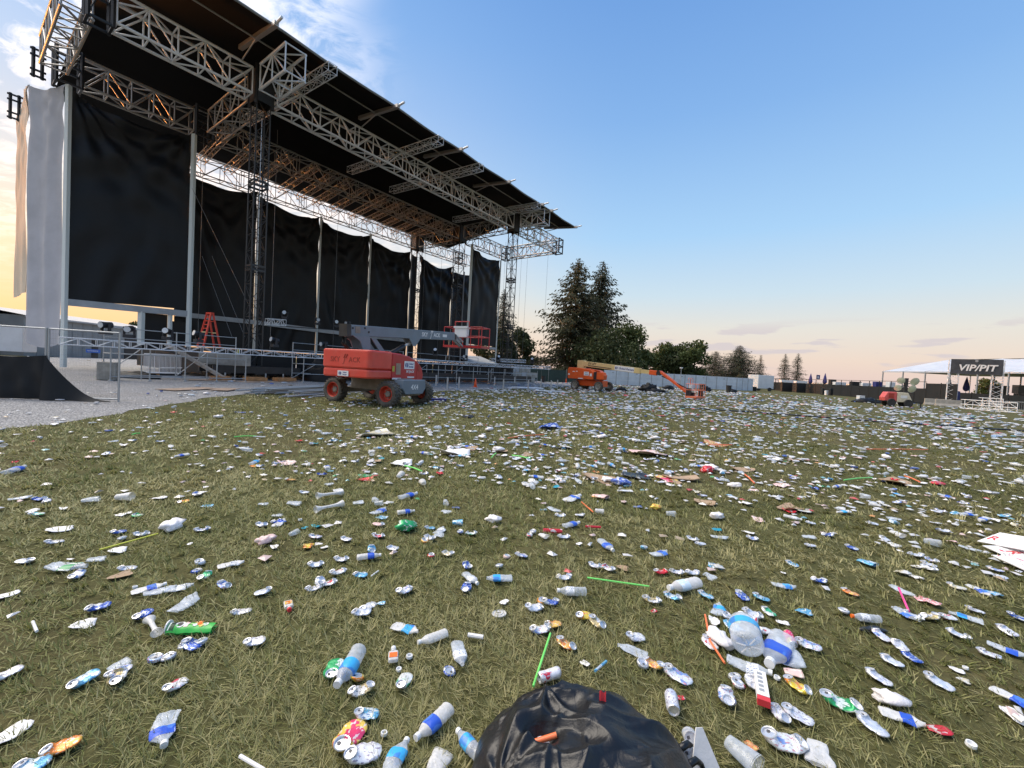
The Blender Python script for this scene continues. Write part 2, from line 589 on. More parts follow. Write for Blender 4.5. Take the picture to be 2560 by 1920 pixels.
# ------------------------------------------------------------------ grass blades (real geometry, thinning out with distance)
def grass():
    rng = np.random.default_rng(3)
    n = 360000
    lo, hi = math.log(0.95), math.log(62)
    d = np.exp(rng.uniform(lo, hi, n) * 0.5 + 0.5 * (lo + (hi - lo) * rng.beta(0.9, 1.25, n)))
    a = rng.uniform(-1.08, 1.08, n)
    x, y = d * np.sin(a), d * np.cos(a)
    # tufts: pull blades towards scattered centres
    cell = 0.06 * 2.0 ** np.floor(np.log2(np.maximum(1, d / 1.9)) + rng.uniform(0, 1, n) * 0.999)
    jx, jy = np.floor(x / cell), np.floor(y / cell)

    def hsh(u, v, k):
        q = (u.astype(np.int64) * 374761393 + v.astype(np.int64) * 668265263 + k * 1442695041) & 0xFFFFFFFF
        q = ((q ^ (q >> 13)) * 1274126177) & 0xFFFFFFFF
        q = ((q ^ (q >> 16)) * 2246822519) & 0xFFFFFFFF
        return (q ^ (q >> 15)) / 4294967296.0
    h1, h2 = hsh(jx, jy, 1), hsh(jx, jy, 2)
    pull = 0.55 * (h1 > 0.35)
    x = x * (1 - pull) + (jx + h1) * cell * pull
    y = y * (1 - pull) + (jy + h2) * cell * pull
    # coarse patches
    def vn(px, py):
        ix, iy = np.floor(px), np.floor(py)
        fx, fy = px - ix, py - iy
        fx, fy = fx * fx * (3 - 2 * fx), fy * fy * (3 - 2 * fy)
        hh = lambda u, v: hsh(u, v, 5)
        return (hh(ix, iy) * (1 - fx) + hh(ix + 1, iy) * fx) * (1 - fy) + (hh(ix, iy + 1) * (1 - fx) + hh(ix + 1, iy + 1) * fx) * fy
    patch = 0.6 * vn(x * 1.3, y * 1.3) + 0.4 * vn(x * 4.1 + 9, y * 4.1)
    keep = np.array([not on_gravel(p, q) for p, q in zip(x, y)]) & (rng.random(n) < (0.55 + 0.6 * patch) * (1 - 0.6 * np.clip((vn(x * 0.45 + 3, y * 0.45 + 8) - 0.62) * 5, 0, 1)))
    x, y, d, patch, h1 = x[keep], y[keep], d[keep], patch[keep], h1[keep]
    n = len(x)
    L = rng.uniform(0.035, 0.085, n) * (0.75 + 0.5 * patch) * np.clip(0.8 + d * 0.04, 0.8, 1.25)
    w = 0.00135 * np.clip(d / 1.7, 0.85, 26) * rng.uniform(0.7, 1.3, n)
    yaw = rng.uniform(0, 2 * math.pi, n) * 0.55 + 0.45 * (h1 * 40 % (2 * math.pi))
    lean = rng.uniform(0.5, 1.65, n)
    cx, cy = np.cos(yaw), np.sin(yaw)
    px, py = -cy, cx
    V = np.zeros((n, 7, 3), np.float32)
    for k, (f, wk) in enumerate(((0, 1.0), (0.4, 0.85), (0.75, 0.6))):
        ang = lean * (0.72 + f * 0.35)
        out = L * f * np.sin(ang * 0.8 + lean * 0.25)
        up = L * f * np.cos(ang * 0.8 + lean * 0.25)
        for sgn, j in ((-1, 2 * k), (1, 2 * k + 1)):
            V[:, j, 0] = x + cx * out + sgn * px * w * wk
            V[:, j, 1] = y + cy * out + sgn * py * w * wk
            V[:, j, 2] = np.maximum(up, 0.002) - 0.003
    ang = lean * 1.1
    V[:, 6, 0] = x + cx * L * np.sin(ang * 0.8 + lean * 0.25)
    V[:, 6, 1] = y + cy * L * np.sin(ang * 0.8 + lean * 0.25)
    V[:, 6, 2] = np.maximum(L * np.cos(ang * 0.8 + lean * 0.25), 0.004)
    tri = np.array([(0, 1, 3), (0, 3, 2), (2, 3, 5), (2, 5, 4), (4, 5, 6)])
    F = (np.arange(n)[:, None, None] * 7 + tri[None]).reshape(-1)
    me = bpy.data.meshes.new('grass')
    me.vertices.add(n * 7)
    me.vertices.foreach_set('co', V.reshape(-1))
    me.loops.add(len(F))
    me.loops.foreach_set('vertex_index', F.astype(np.int32))
    me.polygons.add(len(F) // 3)
    me.polygons.foreach_set('loop_start', np.arange(0, len(F), 3, dtype=np.int32))
    me.update(calc_edges=True)
    # each blade its own colour, from deep green to straw
    straw = np.clip(rng.normal(0.20, 0.19, n) + 0.75 * (0.65 * vn(x * 0.8 + 4, y * 0.8) + 0.35 * vn(x * 2.7, y * 2.7 + 7) - 0.38) + 0.35 * (rng.random(n) < 0.14), 0, 1)
    g0, g1, s0 = np.array([0.085, 0.108, 0.028]), np.array([0.255, 0.266, 0.082]), np.array([0.58, 0.51, 0.27])
    mixg = rng.random(n)[:, None]
    c = (g0 * (1 - mixg) + g1 * mixg) * (1 - straw[:, None]) + s0 * straw[:, None]
    col = np.ones((n, 7, 4), np.float32)
    col[:, :, :3] = c[:, None, :]
    at = me.color_attributes.new('tint', 'FLOAT_COLOR', 'POINT')
    at.data.foreach_set('color', col.reshape(-1))
    m = bpy.data.materials.new('grass_blade')
    m.use_nodes = True
    nt = m.node_tree
    b = nt.nodes['Principled BSDF']
    an = nt.nodes.new('ShaderNodeAttribute')
    an.attribute_name = 'tint'
    nt.links.new(an.outputs['Color'], b.inputs['Base Color'])
    b.inputs['Roughness'].default_value = 0.6
    b.inputs['Specular IOR Level'].default_value = 0.3
    tr = nt.nodes.new('ShaderNodeBsdfTranslucent')
    nt.links.new(an.outputs['Color'], tr.inputs['Color'])
    mx = nt.nodes.new('ShaderNodeMixShader')
    mx.inputs[0].default_value = 0.3
    nt.links.new(b.outputs[0], mx.inputs[1])
    nt.links.new(tr.outputs[0], mx.inputs[2])
    nt.links.new(mx.outputs[0], nt.nodes['Material Output'].inputs['Surface'])
    me.materials.append(m)
    o = bpy.data.objects.new('grass', me)
    link(o)
    tag(o, 'trodden green and straw grass covering the field', kind='stuff')


grass()

# ------------------------------------------------------------------ stage: box trusses, towers, roof
ZV = Vector((0, 0, 1))


def box_truss(name, label, a, b, side, h, w, nb, rc, rb, mat, group='box trusses of the stage roof', split=True, doubles=0, mat_b=None):
    """a, b: ends of the lower near chord; side: level unit vector to the far chords"""
    a, b = Vector(a), Vector(b)
    t = thing(name, label, 'truss', a, 0, group)
    mat_b = mat_b or mat
    up, sv = ZV * h, Vector(side) * w
    for o in (Vector((0, 0, 0)), up, sv, up + sv):
        rod('chord', a + o, b + o, rc, mat, t)
    P = lambda i: a + (b - a) * (i / nb)
    e = (b - a).normalized() * (rc * 1.3)
    segs = []
    for i in range(nb + 1):
        p = P(i)
        offs = (Vector((0, 0, 0)),) if not doubles or i % doubles or i in (0, nb) else (-e * 1.6, e * 1.6)
        for q in offs:
            segs += [(p + q, p + q + up), (p + q + sv, p + q + sv + up)]
        segs += [(p, p + sv), (p + up, p + up + sv)]
    for i in range(nb):
        p, q = P(i), P(i + 1)
        lo, hi = (Vector((0, 0, 0)), up) if i % 2 == 0 else (up, Vector((0, 0, 0)))
        segs += [(p + lo, q + hi), (p + sv + lo, q + sv + hi)]
        l2, h2 = (Vector((0, 0, 0)), sv) if i % 2 else (sv, Vector((0, 0, 0)))
        segs += [(p + l2, q + h2), (p + up + l2, q + up + h2)]
    if split:
        for p, q in segs:
            rod('brace', p, q, rb, mat_b, t, n=6)
    else:
        mb = MB()
        for p, q in segs:
            mb.cyl(p, q, rb, 5, caps=False)
        tag(mb.build('lacing', mat_b, t), kind='stuff')
    return t


Hh = HT
box_truss('box_truss', 'long silver front truss running between the two front towers', ST(0.75, 0, TRH), ST(SPAN - 0.75, 0, TRH), NV, Hh, WT, 18, 0.082, 0.046, alu, doubles=4)
box_truss('box_truss', 'silver front truss from the nearer front tower out to the upper picture corner', ST(-7.0, 0, TRH), ST(-0.75, 0, TRH), NV, Hh, WT, 5, 0.082, 0.046, alu)
box_truss('box_truss', 'short silver truss cantilevered forward off the nearer front tower', ST(-0.62, -0.75, TRH), ST(-0.62, -3.95, TRH), DV, Hh, 1.15, 2, 0.08, 0.046, alu)
box_truss('box_truss', 'short silver truss cantilevered forward off the farther front tower', ST(SPAN - 0.5, -0.75, TRH), ST(SPAN - 0.5, -3.95, TRH), DV, Hh, 1.1, 2, 0.08, 0.046, alu)
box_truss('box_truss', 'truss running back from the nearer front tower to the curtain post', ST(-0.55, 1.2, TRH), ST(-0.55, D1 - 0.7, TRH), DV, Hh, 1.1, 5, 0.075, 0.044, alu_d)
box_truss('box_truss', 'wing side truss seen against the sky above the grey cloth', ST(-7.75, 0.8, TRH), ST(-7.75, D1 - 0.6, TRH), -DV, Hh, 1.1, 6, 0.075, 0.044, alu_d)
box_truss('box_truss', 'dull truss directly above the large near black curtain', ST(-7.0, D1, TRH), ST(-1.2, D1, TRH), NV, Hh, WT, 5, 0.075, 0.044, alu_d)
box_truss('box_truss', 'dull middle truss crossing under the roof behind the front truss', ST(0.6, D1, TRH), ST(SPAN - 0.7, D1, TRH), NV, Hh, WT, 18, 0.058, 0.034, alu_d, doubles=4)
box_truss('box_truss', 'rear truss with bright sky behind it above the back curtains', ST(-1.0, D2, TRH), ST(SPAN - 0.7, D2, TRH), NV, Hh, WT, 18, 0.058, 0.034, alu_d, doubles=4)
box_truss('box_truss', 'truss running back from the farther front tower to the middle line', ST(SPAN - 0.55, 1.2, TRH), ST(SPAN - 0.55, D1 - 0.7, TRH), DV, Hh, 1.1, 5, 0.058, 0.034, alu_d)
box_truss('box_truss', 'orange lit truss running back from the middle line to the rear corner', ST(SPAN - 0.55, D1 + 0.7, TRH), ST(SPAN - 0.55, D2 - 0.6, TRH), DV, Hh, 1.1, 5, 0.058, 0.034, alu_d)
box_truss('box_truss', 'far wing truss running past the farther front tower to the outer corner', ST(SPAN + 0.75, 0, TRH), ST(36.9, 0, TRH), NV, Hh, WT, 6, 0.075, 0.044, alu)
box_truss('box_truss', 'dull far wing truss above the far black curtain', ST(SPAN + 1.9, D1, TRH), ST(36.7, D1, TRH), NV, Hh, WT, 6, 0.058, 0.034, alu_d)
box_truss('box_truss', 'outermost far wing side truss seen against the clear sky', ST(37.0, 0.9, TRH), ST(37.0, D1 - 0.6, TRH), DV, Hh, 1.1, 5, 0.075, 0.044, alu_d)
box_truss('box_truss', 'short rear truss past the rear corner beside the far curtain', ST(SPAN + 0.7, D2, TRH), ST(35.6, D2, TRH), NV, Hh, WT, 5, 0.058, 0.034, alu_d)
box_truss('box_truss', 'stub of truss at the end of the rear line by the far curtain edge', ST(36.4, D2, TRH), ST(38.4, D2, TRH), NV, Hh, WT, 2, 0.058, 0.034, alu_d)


def tower(label, s, t, w, z0, z1, mat, split, panel=1.05, sleeve=True, collars=(6.2, 11.6)):
    base = ST(s, t, z0)
    th = thing('lattice_tower', label, 'tower', base, 0, 'lattice towers carrying the stage roof')
    h = w / 2
    cs = [DV * a + NV * b for a, b in ((-h, -h), (h, -h), (h, h), (-h, h))]
    for c in cs:
        rod('leg', base + c, base + c + ZV * (z1 - z0), 0.045, mat, th)
    n = int((z1 - z0) / panel)
    segs = []
    for k in range(n):
        za, zb = (z1 - z0) * k / n, (z1 - z0) * (k + 1) / n
        for i in range(4):
            p, q = base + cs[i], base + cs[(i + 1) % 4]
            if (k + i) % 2:
                p, q = q, p
            segs.append((p + ZV * za, q + ZV * zb))
            segs.append((p + ZV * za, q + ZV * za))
    if split:
        for p, q in segs:
            rod('brace', p, q, 0.022, mat, th, n=5)
    else:
        mb = MB()
        for p, q in segs:
            mb.cyl(p, q, 0.022, 5, caps=False)
        tag(mb.build('lacing', mat, th), kind='stuff')
    for z in collars:
        mb = MB()
        for i in range(4):
            for dz in (0, 0.28):
                mb.bar(base + cs[i] * 1.06 + ZV * (z + dz), base + cs[(i + 1) % 4] * 1.06 + ZV * (z + dz), 0.05, 0.12)
        mb.build('collar', mat, th)
    if sleeve:
        # the block the trusses pin into: four plates with open corners
        for sg in (-1, 1):
            for ax, bx in ((DV, NV), (NV, DV)):
                mb = MB()
                mb.bar(base + ax * sg * (h + 0.09) - bx * (h + 0.05) + ZV * (TRH + Hh / 2 - z0), base + ax * sg * (h + 0.09) + bx * (h + 0.05) + ZV * (TRH + Hh / 2 - z0), 0.05, Hh + 0.45)
                mb.build('sleeve_plate', black_st, th)
        for c in cs:
            rod('sleeve_post', base + c * 1.18 + ZV * (TRH - 0.45 - z0), base + c * 1.18 + ZV * (TRH + Hh + 0.45 - z0), 0.075, black_st, th, square=True)
    return th


tower('tall dark lattice tower on timber pads, nearest the camera', 0, 0.55, 0.82, 0.9, TRH + Hh + 0.5, grey_st, True)
tower('tall dark lattice tower at the far front, standing clear against the sky', SPAN, 0.55, 0.80, 0.3, TRH + Hh + 0.5, grey_st, True)
tower('dark lattice tower under the far end of the middle truss', SPAN, D1 + 0.5, 1.0, 0.3, TRH + Hh + 0.4, black_st, False)
tower('dark lattice tower at the rear corner where the orange truss ends', SPAN, D2 + 0.4, 1.0, 0.3, TRH + Hh + 0.4, black_st, False)


def corner_block(label, s, t, z0, z1, w=0.9):
    base = ST(s, t, z0)
    th = thing('corner_block', label, 'truss corner', base, 0, 'black corner blocks of the roof grid')
    h = w / 2
    for a in (-h, h):
        for b in (-h, h):
            rod('block_post', base + DV * a + NV * b, base + DV * a + NV * b + ZV * (z1 - z0), 0.07, black_st, th, square=True)
    for z in (0.08, (z1 - z0) / 2, z1 - z0 - 0.08):
        for a, b, c, d in ((-h, -h, h, -h), (-h, h, h, h), (-h, -h, -h, h), (h, -h, h, h)):
            rod('block_rail', base + DV * a + NV * b + ZV * z, base + DV * c + NV * d + ZV * z, 0.055, black_st, th, square=True)
    for sg in (-1, 1):
        rod('block_brace', base + DV * (-h) + NV * h * sg + ZV * 0.1, base + DV * h + NV * h * sg + ZV * (z1 - z0 - 0.1), 0.03, black_st, th)
    return th


corner_block('black corner block at the top of the near wing front', -7.6, 0.4, TRH - 0.35, TRH + Hh + 1.2)
corner_block('black corner block above the top corner of the grey cloth', -7.6, D1 + 0.4, TRH - 0.4, TRH + Hh + 0.3, 1.1)
corner_block('black corner block on top of the white post beside the near curtain', -0.55, D1 + 0.4, TRH - 0.3, TRH + Hh + 0.4, 1.1)
corner_block('black corner block at the outer tip of the far wing', 37.55, 0.45, TRH - 0.25, TRH + Hh + 0.2, 1.0)
corner_block('black corner block above the outer edge of the far curtain', 37.3, D1 + 0.4, TRH - 0.25, TRH + Hh + 0.2, 0.9)
corner_block('black corner block at the end of the short rear truss', 36.0, D2 + 0.4, TRH - 0.2, TRH + Hh + 0.1, 0.8)


def bracket(label, s, t, z, k_=1.0):
    base = ST(s, t, z)
    th = thing('outrigger_bracket', label, 'bracket', base, 0, 'black outrigger brackets on the wing side')
    for k in (0, 0.35, 1.2, 1.55):
        rod('bracket_bar', base - DV * 0.7 * k_ + ZV * k, base + DV * 0.5 * k_ + ZV * k, 0.05, black_st, th, square=True)
    for a in (-0.45, 0.2):
        rod('bracket_post', base + DV * a * k_ - ZV * 0.1, base + DV * a * k_ + ZV * 1.65, 0.06, black_st, th, square=True)


bracket('black outrigger bracket just above the grey cloth top', -8.75, 9.4, TRH - 0.3, 0.55)
bracket('black outrigger bracket low beside the sunset-tinted cloth top', -9.2, 16.0, TRH - 1.0, 0.6)

# roof: canvas skin rising to a ridge, with its rim and beams
RS0, RS1 = -7.3, 34.0
zf = lambda s: 19.85 - 0.012 * max(0, s)


def roof_z(s, t):
    z0 = zf(s)
    if t <= 7:
        return z0 + (t + 4.1) / 11.1 * 2.0
    return z0 + 2.0 - (t - 7) / 11.0 * 1.75


BEAM_S = (-1.4, 6.83, 13.36, 20.0, 26.0, 27.9, 33.6)
roof = thing('stage_roof', 'huge black canvas stage roof with a thin grey rim', 'stage roof', ST(RS0, -4, 18))


def roof_pt(u, v, dz=0.0):
    s, t = RS0 + (RS1 - RS0) * u, -4.1 + 22.1 * v
    k = min(abs(s - b) for b in BEAM_S)
    sag = 0.10 * (1 - math.exp(-(k / 2.0) ** 2)) if s > -2 else 0.0
    return ST(s, t, roof_z(s, t) - sag + dz)


mb = MB()
mb.grid(lambda u, v: roof_pt(u, v), 124, 22)
n0 = len(mb.v)
mb.grid(lambda u, v: roof_pt(u, v, 0.07), 124, 22)
mb.build('roof_skin', roof_m, roof, smooth=True)
mb = MB()
mb.tube([roof_pt(u / 62, 0, 0.02) for u in range(63)], 0.07, 6)
mb.build('roof_rim', rim_m, roof)
mb = MB()
mb.tube([roof_pt(1, v / 22, 0.02) for v in range(23)], 0.06, 6)
mb.build('roof_rim', rim_m, roof)
mb = MB()
mb.tube([roof_pt(u / 62, 1, 0.02) for u in range(63)], 0.07, 6)
mb.build('roof_rim', rim_m, roof)
for s in BEAM_S:
    o = rod('roof_beam', ST(s, -4.55, roof_z(s, -4.1) - 0.12), ST(s, 0.2, roof_z(s, 0.2) - 0.30), 0.12, alu_d, roof, square=True)
    rod('beam_end', ST(s, -5.15, roof_z(s, -4.1) - 0.05), ST(s, -4.5, roof_z(s, -4.1) - 0.09), 0.075, alu, roof)
    if s > -1.5:
        rod('hanger', ST(s, -2.0, roof_z(s, -2) - 0.25), ST(s, -0.0, TRH + Hh), 0.045, alu_d, roof)
for t in (-2.0, 3.5, 11.5):
    rod('purlin', ST(RS0, t, roof_z(0, t) - 0.22), ST(RS1, t, roof_z(30, t) - 0.22), 0.05, alu_d, roof)


def rafter(label, s, t0, t1, z0, z1, mat, w=0.56):
    box_truss('rafter_truss', label, ST(s - w / 2, t0, z0), ST(s - w / 2, t1, z1), DV, w * 0.95, w, max(4, int(abs(t1 - t0) / 0.75)), 0.032, 0.017, mat, group='small rafter trusses under the roof', split=False)


names = {2.0: 'small silver rafter truss poking past the roof rim, closest to the near tower', 11.1: 'small silver rafter truss poking past the roof rim, second along from the near tower', 16.0: 'small silver rafter truss poking past the roof rim, third along from the near tower', 25.4: 'small silver rafter truss poking past the roof rim, closest to the far tower'}
for s, l in names.items():
    rafter(l, s, -4.35, 8.2, zf(s) - 0.66, zf(s) - 0.1, alu)
RN = ('first', 'second', 'third', 'fourth', 'fifth', 'sixth', 'seventh', 'eighth', 'ninth', 'tenth', 'eleventh', 'twelfth')
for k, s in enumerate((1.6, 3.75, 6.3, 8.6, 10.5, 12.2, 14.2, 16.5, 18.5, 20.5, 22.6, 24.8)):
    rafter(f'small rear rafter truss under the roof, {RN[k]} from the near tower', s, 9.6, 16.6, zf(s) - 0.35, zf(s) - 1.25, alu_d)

# ------------------------------------------------------------------ curtains
def curtain(label, fn, nu, nv, mat, amp, cat='curtain', group='black curtains hung on the stage', name='stage_curtain', normal=NV, width=6.0, height=13.0, swag=0.35, freq=26, seed=0, origin=None, pleat=0.0):
    """fn(u, v) gives the flat cloth; folds hang in swags from the two top corners and fade downwards"""
    mb = MB()

    def P(u, v):
        p = fn(u, v)
        hang = v * height + 4 * u * (1 - u) * swag * height * 0.35 * (1 - 0.3 * v)
        a = math.sin(hang * freq / 10 + 1.3 * noise.noise(Vector((u * 2.5, v * 2, seed)))) * math.exp(-v * 3.6)
        cl = math.hypot(u * width, v * height + 0.4)
        cr_ = math.hypot((1 - u) * width, v * height + 0.4)
        r1 = math.sin(math.atan2(v * height + 0.4, u * width + 0.01) * 17 + seed) * math.exp(-cl / 7.5)
        r2 = math.sin(math.atan2(v * height + 0.4, (1 - u) * width + 0.01) * 15 + seed * 2) * math.exp(-cr_ / 7.5)
        # long slanting pulls and shallow upright folds, uneven along the cloth
        dg = (u - 0.5) * width * 1.5 + (1 if seed % 2 else -1) * v * height * 0.42
        low = math.sin(dg * 1.9 + 2.2 * noise.noise(Vector((u * 2, v * 1.4, seed)))) * max(0, noise.noise(Vector((u * 1.8, v * 1.6, seed + 9))) + 0.15) * 1.3
        low += 0.5 * noise.noise(Vector((u * width * 1.1, v * height * 0.12, seed + 4)))
        if pleat:
            low += pleat * math.sin(u * width * 5.2 + 1.6 * noise.noise(Vector((u * 2, v * 1.6, seed)))) * (0.55 + 0.45 * noise.noise(Vector((u * 5, v * 0.8, seed + 2))))
        return p + normal * amp * (0.7 * a + 0.6 * (r1 + r2) + 0.8 * low)
    mb.grid(P, nu, nv)
    o = mb.build(name, mat, smooth=True, origin=origin if origin is not None else fn(0.5, 1.0))
    tag(o, label, cat, group)
    return o


def flat(s0, s1, t, top0, top1, bot0, bot1, sag):
    def fn(u, v):
        zt = top0 + (top1 - top0) * u - sag * 4 * u * (1 - u)
        zb = bot0 + (bot1 - bot0) * u
        return ST(s0 + (s1 - s0) * u, t, zt + (zb - zt) * v)
    return fn


# near wing
curtain('large near black curtain hung under the dull truss beside the grey cloth', flat(-7.5, -1.35, D1 - 0.05, 17.35, 17.55, 4.45, 4.75, 0.75), 46, 70, black_vinyl, 0.24, width=6.2, seed=1)
curtain('tall pale grey cloth wrapped round the outer wing corner', lambda u, v: ST(-9.0 + 1.25 * u, 11.2 - 2.05 * u, 17.7 - 0.35 * 4 * u * (1 - u) - 16.0 * v), 22, 60, grey_cloth, 0.10, group='pale cloths on the wing corner', normal=(NV * 0.5 - DV * 0.8), width=2.4, freq=14, swag=0.5, seed=3, pleat=1.3)
curtain('side face of the cloth tinted with sunset warmth behind the grey cloth', lambda u, v: ST(-9.05, 17.6 - 6.35 * u, 17.7 - 12.9 * v + 0.0 * u), 24, 40, sunset_tint_cloth, 0.09, group='pale cloths on the wing corner', normal=-DV, width=6, seed=5, pleat=1.0)
# rear line
segs = [(0.0, 6.6, 18.0, 18.0, 0.9), (6.6, 13.1, 17.85, 17.55, 0.75), (13.1, 19.6, 17.5, 17.4, 0.8), (19.6, 26.1, 17.35, 17.05, 0.8), (26.1, 27.35, 16.9, 16.6, 0.12), (27.9, 34.2, 17.2, 16.85, 1.0), (34.3, 38.6, 16.3, 16.5, 0.3)]
lab = ['rear black curtain behind the near lattice tower, first in the row', 'rear black curtain just past the near lattice tower', 'rear black curtain behind the raised grey boom', 'rear black curtain left of the rear corner tower', 'narrow rear black curtain strip touching the rear corner tower', 'rear black curtain with swags seen past the rear corner tower', 'dark rear curtain half hidden by the far wing curtain']
for i, ((a, b, z0, z1, sg), l) in enumerate(zip(segs, lab)):
    curtain(l, flat(a + 0.08, b - 0.08, D2 - 0.1, z0, z1, 2.2, 2.2, sg), 40 if b - a > 3 else 12, 56, black_vinyl, 0.26 if b - a > 3 else 0.05, width=b - a, height=14, seed=10 + i * 3)
curtain('far wing black curtain with sweeping folds beside the open sky', flat(29.4, 35.4, D1 - 0.05, 17.6, 17.2, 4.7, 4.8, 0.55), 44, 60, black_vinyl, 0.22, width=6, seed=31, swag=0.8, freq=20)


def post(label, s, t, z0, z1, w, mat=post_w):
    o = rod('curtain_post', ST(s, t, z0), ST(s, t, z1), w, mat, None, square=True)
    tag(o, label, 'post', 'pale upright posts between the curtains')


post('white post between the grey cloth and the large near curtain', -7.62, D1 - 0.15, 0.2, 17.5, 0.11)
post('white post at the inner edge of the large near curtain', -1.2, D1 - 0.12, 1.9, 17.6, 0.12)
post('pale post seen through the near lattice tower', 6.6, D2 - 0.3, 1.9, 17.9, 0.085)
post('pale rear post left of the raised grey boom', 13.1, D2 - 0.3, 1.9, 17.6, 0.085)
post('pale rear post rising behind the middle of the grey boom', 19.6, D2 - 0.3, 1.9, 17.4, 0.085)
post('thin grey rear post left of the rear corner tower', 26.1, D2 - 0.3, 1.9, 17.1, 0.07, rail_g)
post('thin grey rear post past the rear corner tower', 34.25, D2 - 0.3, 1.9, 16.8, 0.07, rail_g)
post('grey rear post close behind the far wing curtain edge', 36.7, D2 - 0.3, 1.9, 16.6, 0.07, rail_g)
post('wide white post at the inner edge of the far wing curtain', 29.2, D1 - 0.25, 1.9, 17.7, 0.15)
post('white post at the outer edge of the far wing curtain', 35.5, D1 - 0.15, 1.9, 17.2, 0.09)

# grey beams at the curtain feet
def beam(label, a, b, w, h, mat, z=None):
    a, b = Vector(a), Vector(b)
    mb = MB()
    mb.bar(a, b, w, h)
    o = mb.build('curtain_beam', mat, origin=(a + b) / 2)
    tag(o, label, 'beam', 'grey beams along the curtain feet', 'thing')


beam('grey beam along the foot of the large near curtain', ST(-7.5, D1 - 0.1, 4.28), ST(-1.3, D1 - 0.1, 4.42), 0.12, 0.42, rail_g)
beam('grey beam crossing low over the first rear curtain', ST(0.1, D2 - 0.35, 4.9), ST(6.5, D2 - 0.35, 4.95), 0.1, 0.42, rail_g)
beam('grey beam crossing low over the second rear curtain', ST(6.7, D2 - 0.35, 4.95), ST(13.0, D2 - 0.35, 4.85), 0.1, 0.42, rail_g)
beam('grey beam crossing low behind the raised boom', ST(13.2, D2 - 0.35, 4.85), ST(26, D2 - 0.35, 4.8), 0.1, 0.42, rail_g)
beam('pale beam along the foot of the far wing curtain', ST(29.4, D1 - 0.1, 4.5), ST(35.4, D1 - 0.1, 4.5), 0.2, 0.3, rail_g)
# small doorway uprights under the near curtain
for s, w, l in ((-3.9, 0.14, 'pale upright of the doorway under the near curtain'), (-2.3, 0.1, 'thin pale upright nearer the white post under the near curtain')):
    tag(rod('doorway_upright', ST(s, D1, 1.9), ST(s, D1, 4.2), w, post_w, None, square=True), l, 'post')
mb = MB()
mb.grid(lambda u, v: ST(-3.75 + 1.4 * u, D1 + 0.4, 4.2 - 2.6 * v), 4, 6)
tag(mb.build('doorway_drape', black_vinyl, origin=ST(-3, D1 + 0.4, 1.6)), 'black drape filling the doorway under the near curtain', 'drape')
mb = MB()
mb.grid(lambda u, v: ST(-2.2 + 1.0 * u, D1 + 0.6, 3.8 - 2.2 * v), 4, 6)
tag(mb.build('doorway_drape', black_vinyl, origin=ST(-1.7, D1 + 0.6, 1.6)), 'narrow black drape between the doorway uprights and the white post', 'drape')

# ------------------------------------------------------------------ cables and chains hanging from the grid
def cable(label, a, b, r=0.013, mat=cable_m, name='cable', group='thin cables hanging from the roof grid'):
    tag(rod(name, a, b, r, mat, None, n=5), label, 'cable', group)


for k, (px, l) in enumerate(((1369, 'cable hanging farthest out beside the tall twin spruces'), (1318, 'cable hanging in open sky, second from the spruces'), (1303, 'cable hanging in open sky, third from the spruces'), (1262, 'cable hanging right beside the far wing curtain edge'))):
    tt = (0.4, 0.4, 0.4, 4.0)[k]
    p = SP(px, 660, tt)
    cable(l, (p.x, p.y, 0.6), (p.x, p.y, TRH))
for px, py, t, l in ((688, 500, 4.0, 'cable hanging in front of the second rear curtain'), (843, 600, 10.0, 'cable hanging in front of the third rear curtain'), (506, 470, 9.5, 'cable hanging near the inner edge of the white post'), (1060, 700, 12.0, 'cable hanging in front of the swagged rear curtain'), (1102, 700, 12.0, 'second cable hanging in front of the swagged rear curtain')):
    p = SP(px, py, t)
    cable(l, (p.x, p.y, 2.0), (p.x, p.y, TRH + 0.5))
cable('chain hanging down past the rear corner tower', ST(27.0, D2 - 0.9, 2.0), ST(27.0, D2 - 0.9, TRH), 0.03, chain_m, 'chain', 'chains hanging from the roof grid')
cable('bright chain running down inside the near tower', ST(0.15, 0.7, 1.2), ST(0.15, 0.7, TRH - 1), 0.03, chain_m, 'chain', 'chains hanging from the roof grid')
for a, b, l in (((480, 470), (640, 800), 'slack guy line crossing the first rear curtain'), ((505, 640), (580, 842), 'guy line running down to the deck by the red ladder'), ((530, 640), (612, 842), 'guy line running down to the deck by the near tower')):
    p, q = SP(a[0], a[1], 8), SP(b[0], b[1], 4)
    cable(l, p, q, 0.012, cable_m, 'guy_line', 'guy lines on the stage')

# ------------------------------------------------------------------ stage deck, scaffold, light truss and clutter
deck = thing('stage_deck', 'dark stage deck with black skirts under the curtains', 'stage deck', ST(12, 6, 0))
mb = MB()
for k in range(12):
    a = -2.4 + k * 2.6
    mb.box(ST(a + 1.3, 8.0, 1.83), (2.58, 15.6, 0.16), rz=math.pi / 2 - TH)
mb.build('platform', black_st, deck)
for k in range(12):
    a = -2.4 + k * 2.6
    m2 = MB()
    m2.bar(ST(a + 0.03, 0.4, 1.0), ST(a + 2.57, 0.4, 1.0), 0.03, 1.46)
    m2.build('skirt_panel', black_vinyl, deck)
for k in range(3):
    m2 = MB()
    m2.bar(ST(-2.45, 1.6 + k * 5, 1.0), ST(-2.45, 6.4 + k * 5, 1.0), 0.03, 1.46)
    m2.build('skirt_panel', black_vinyl, deck)


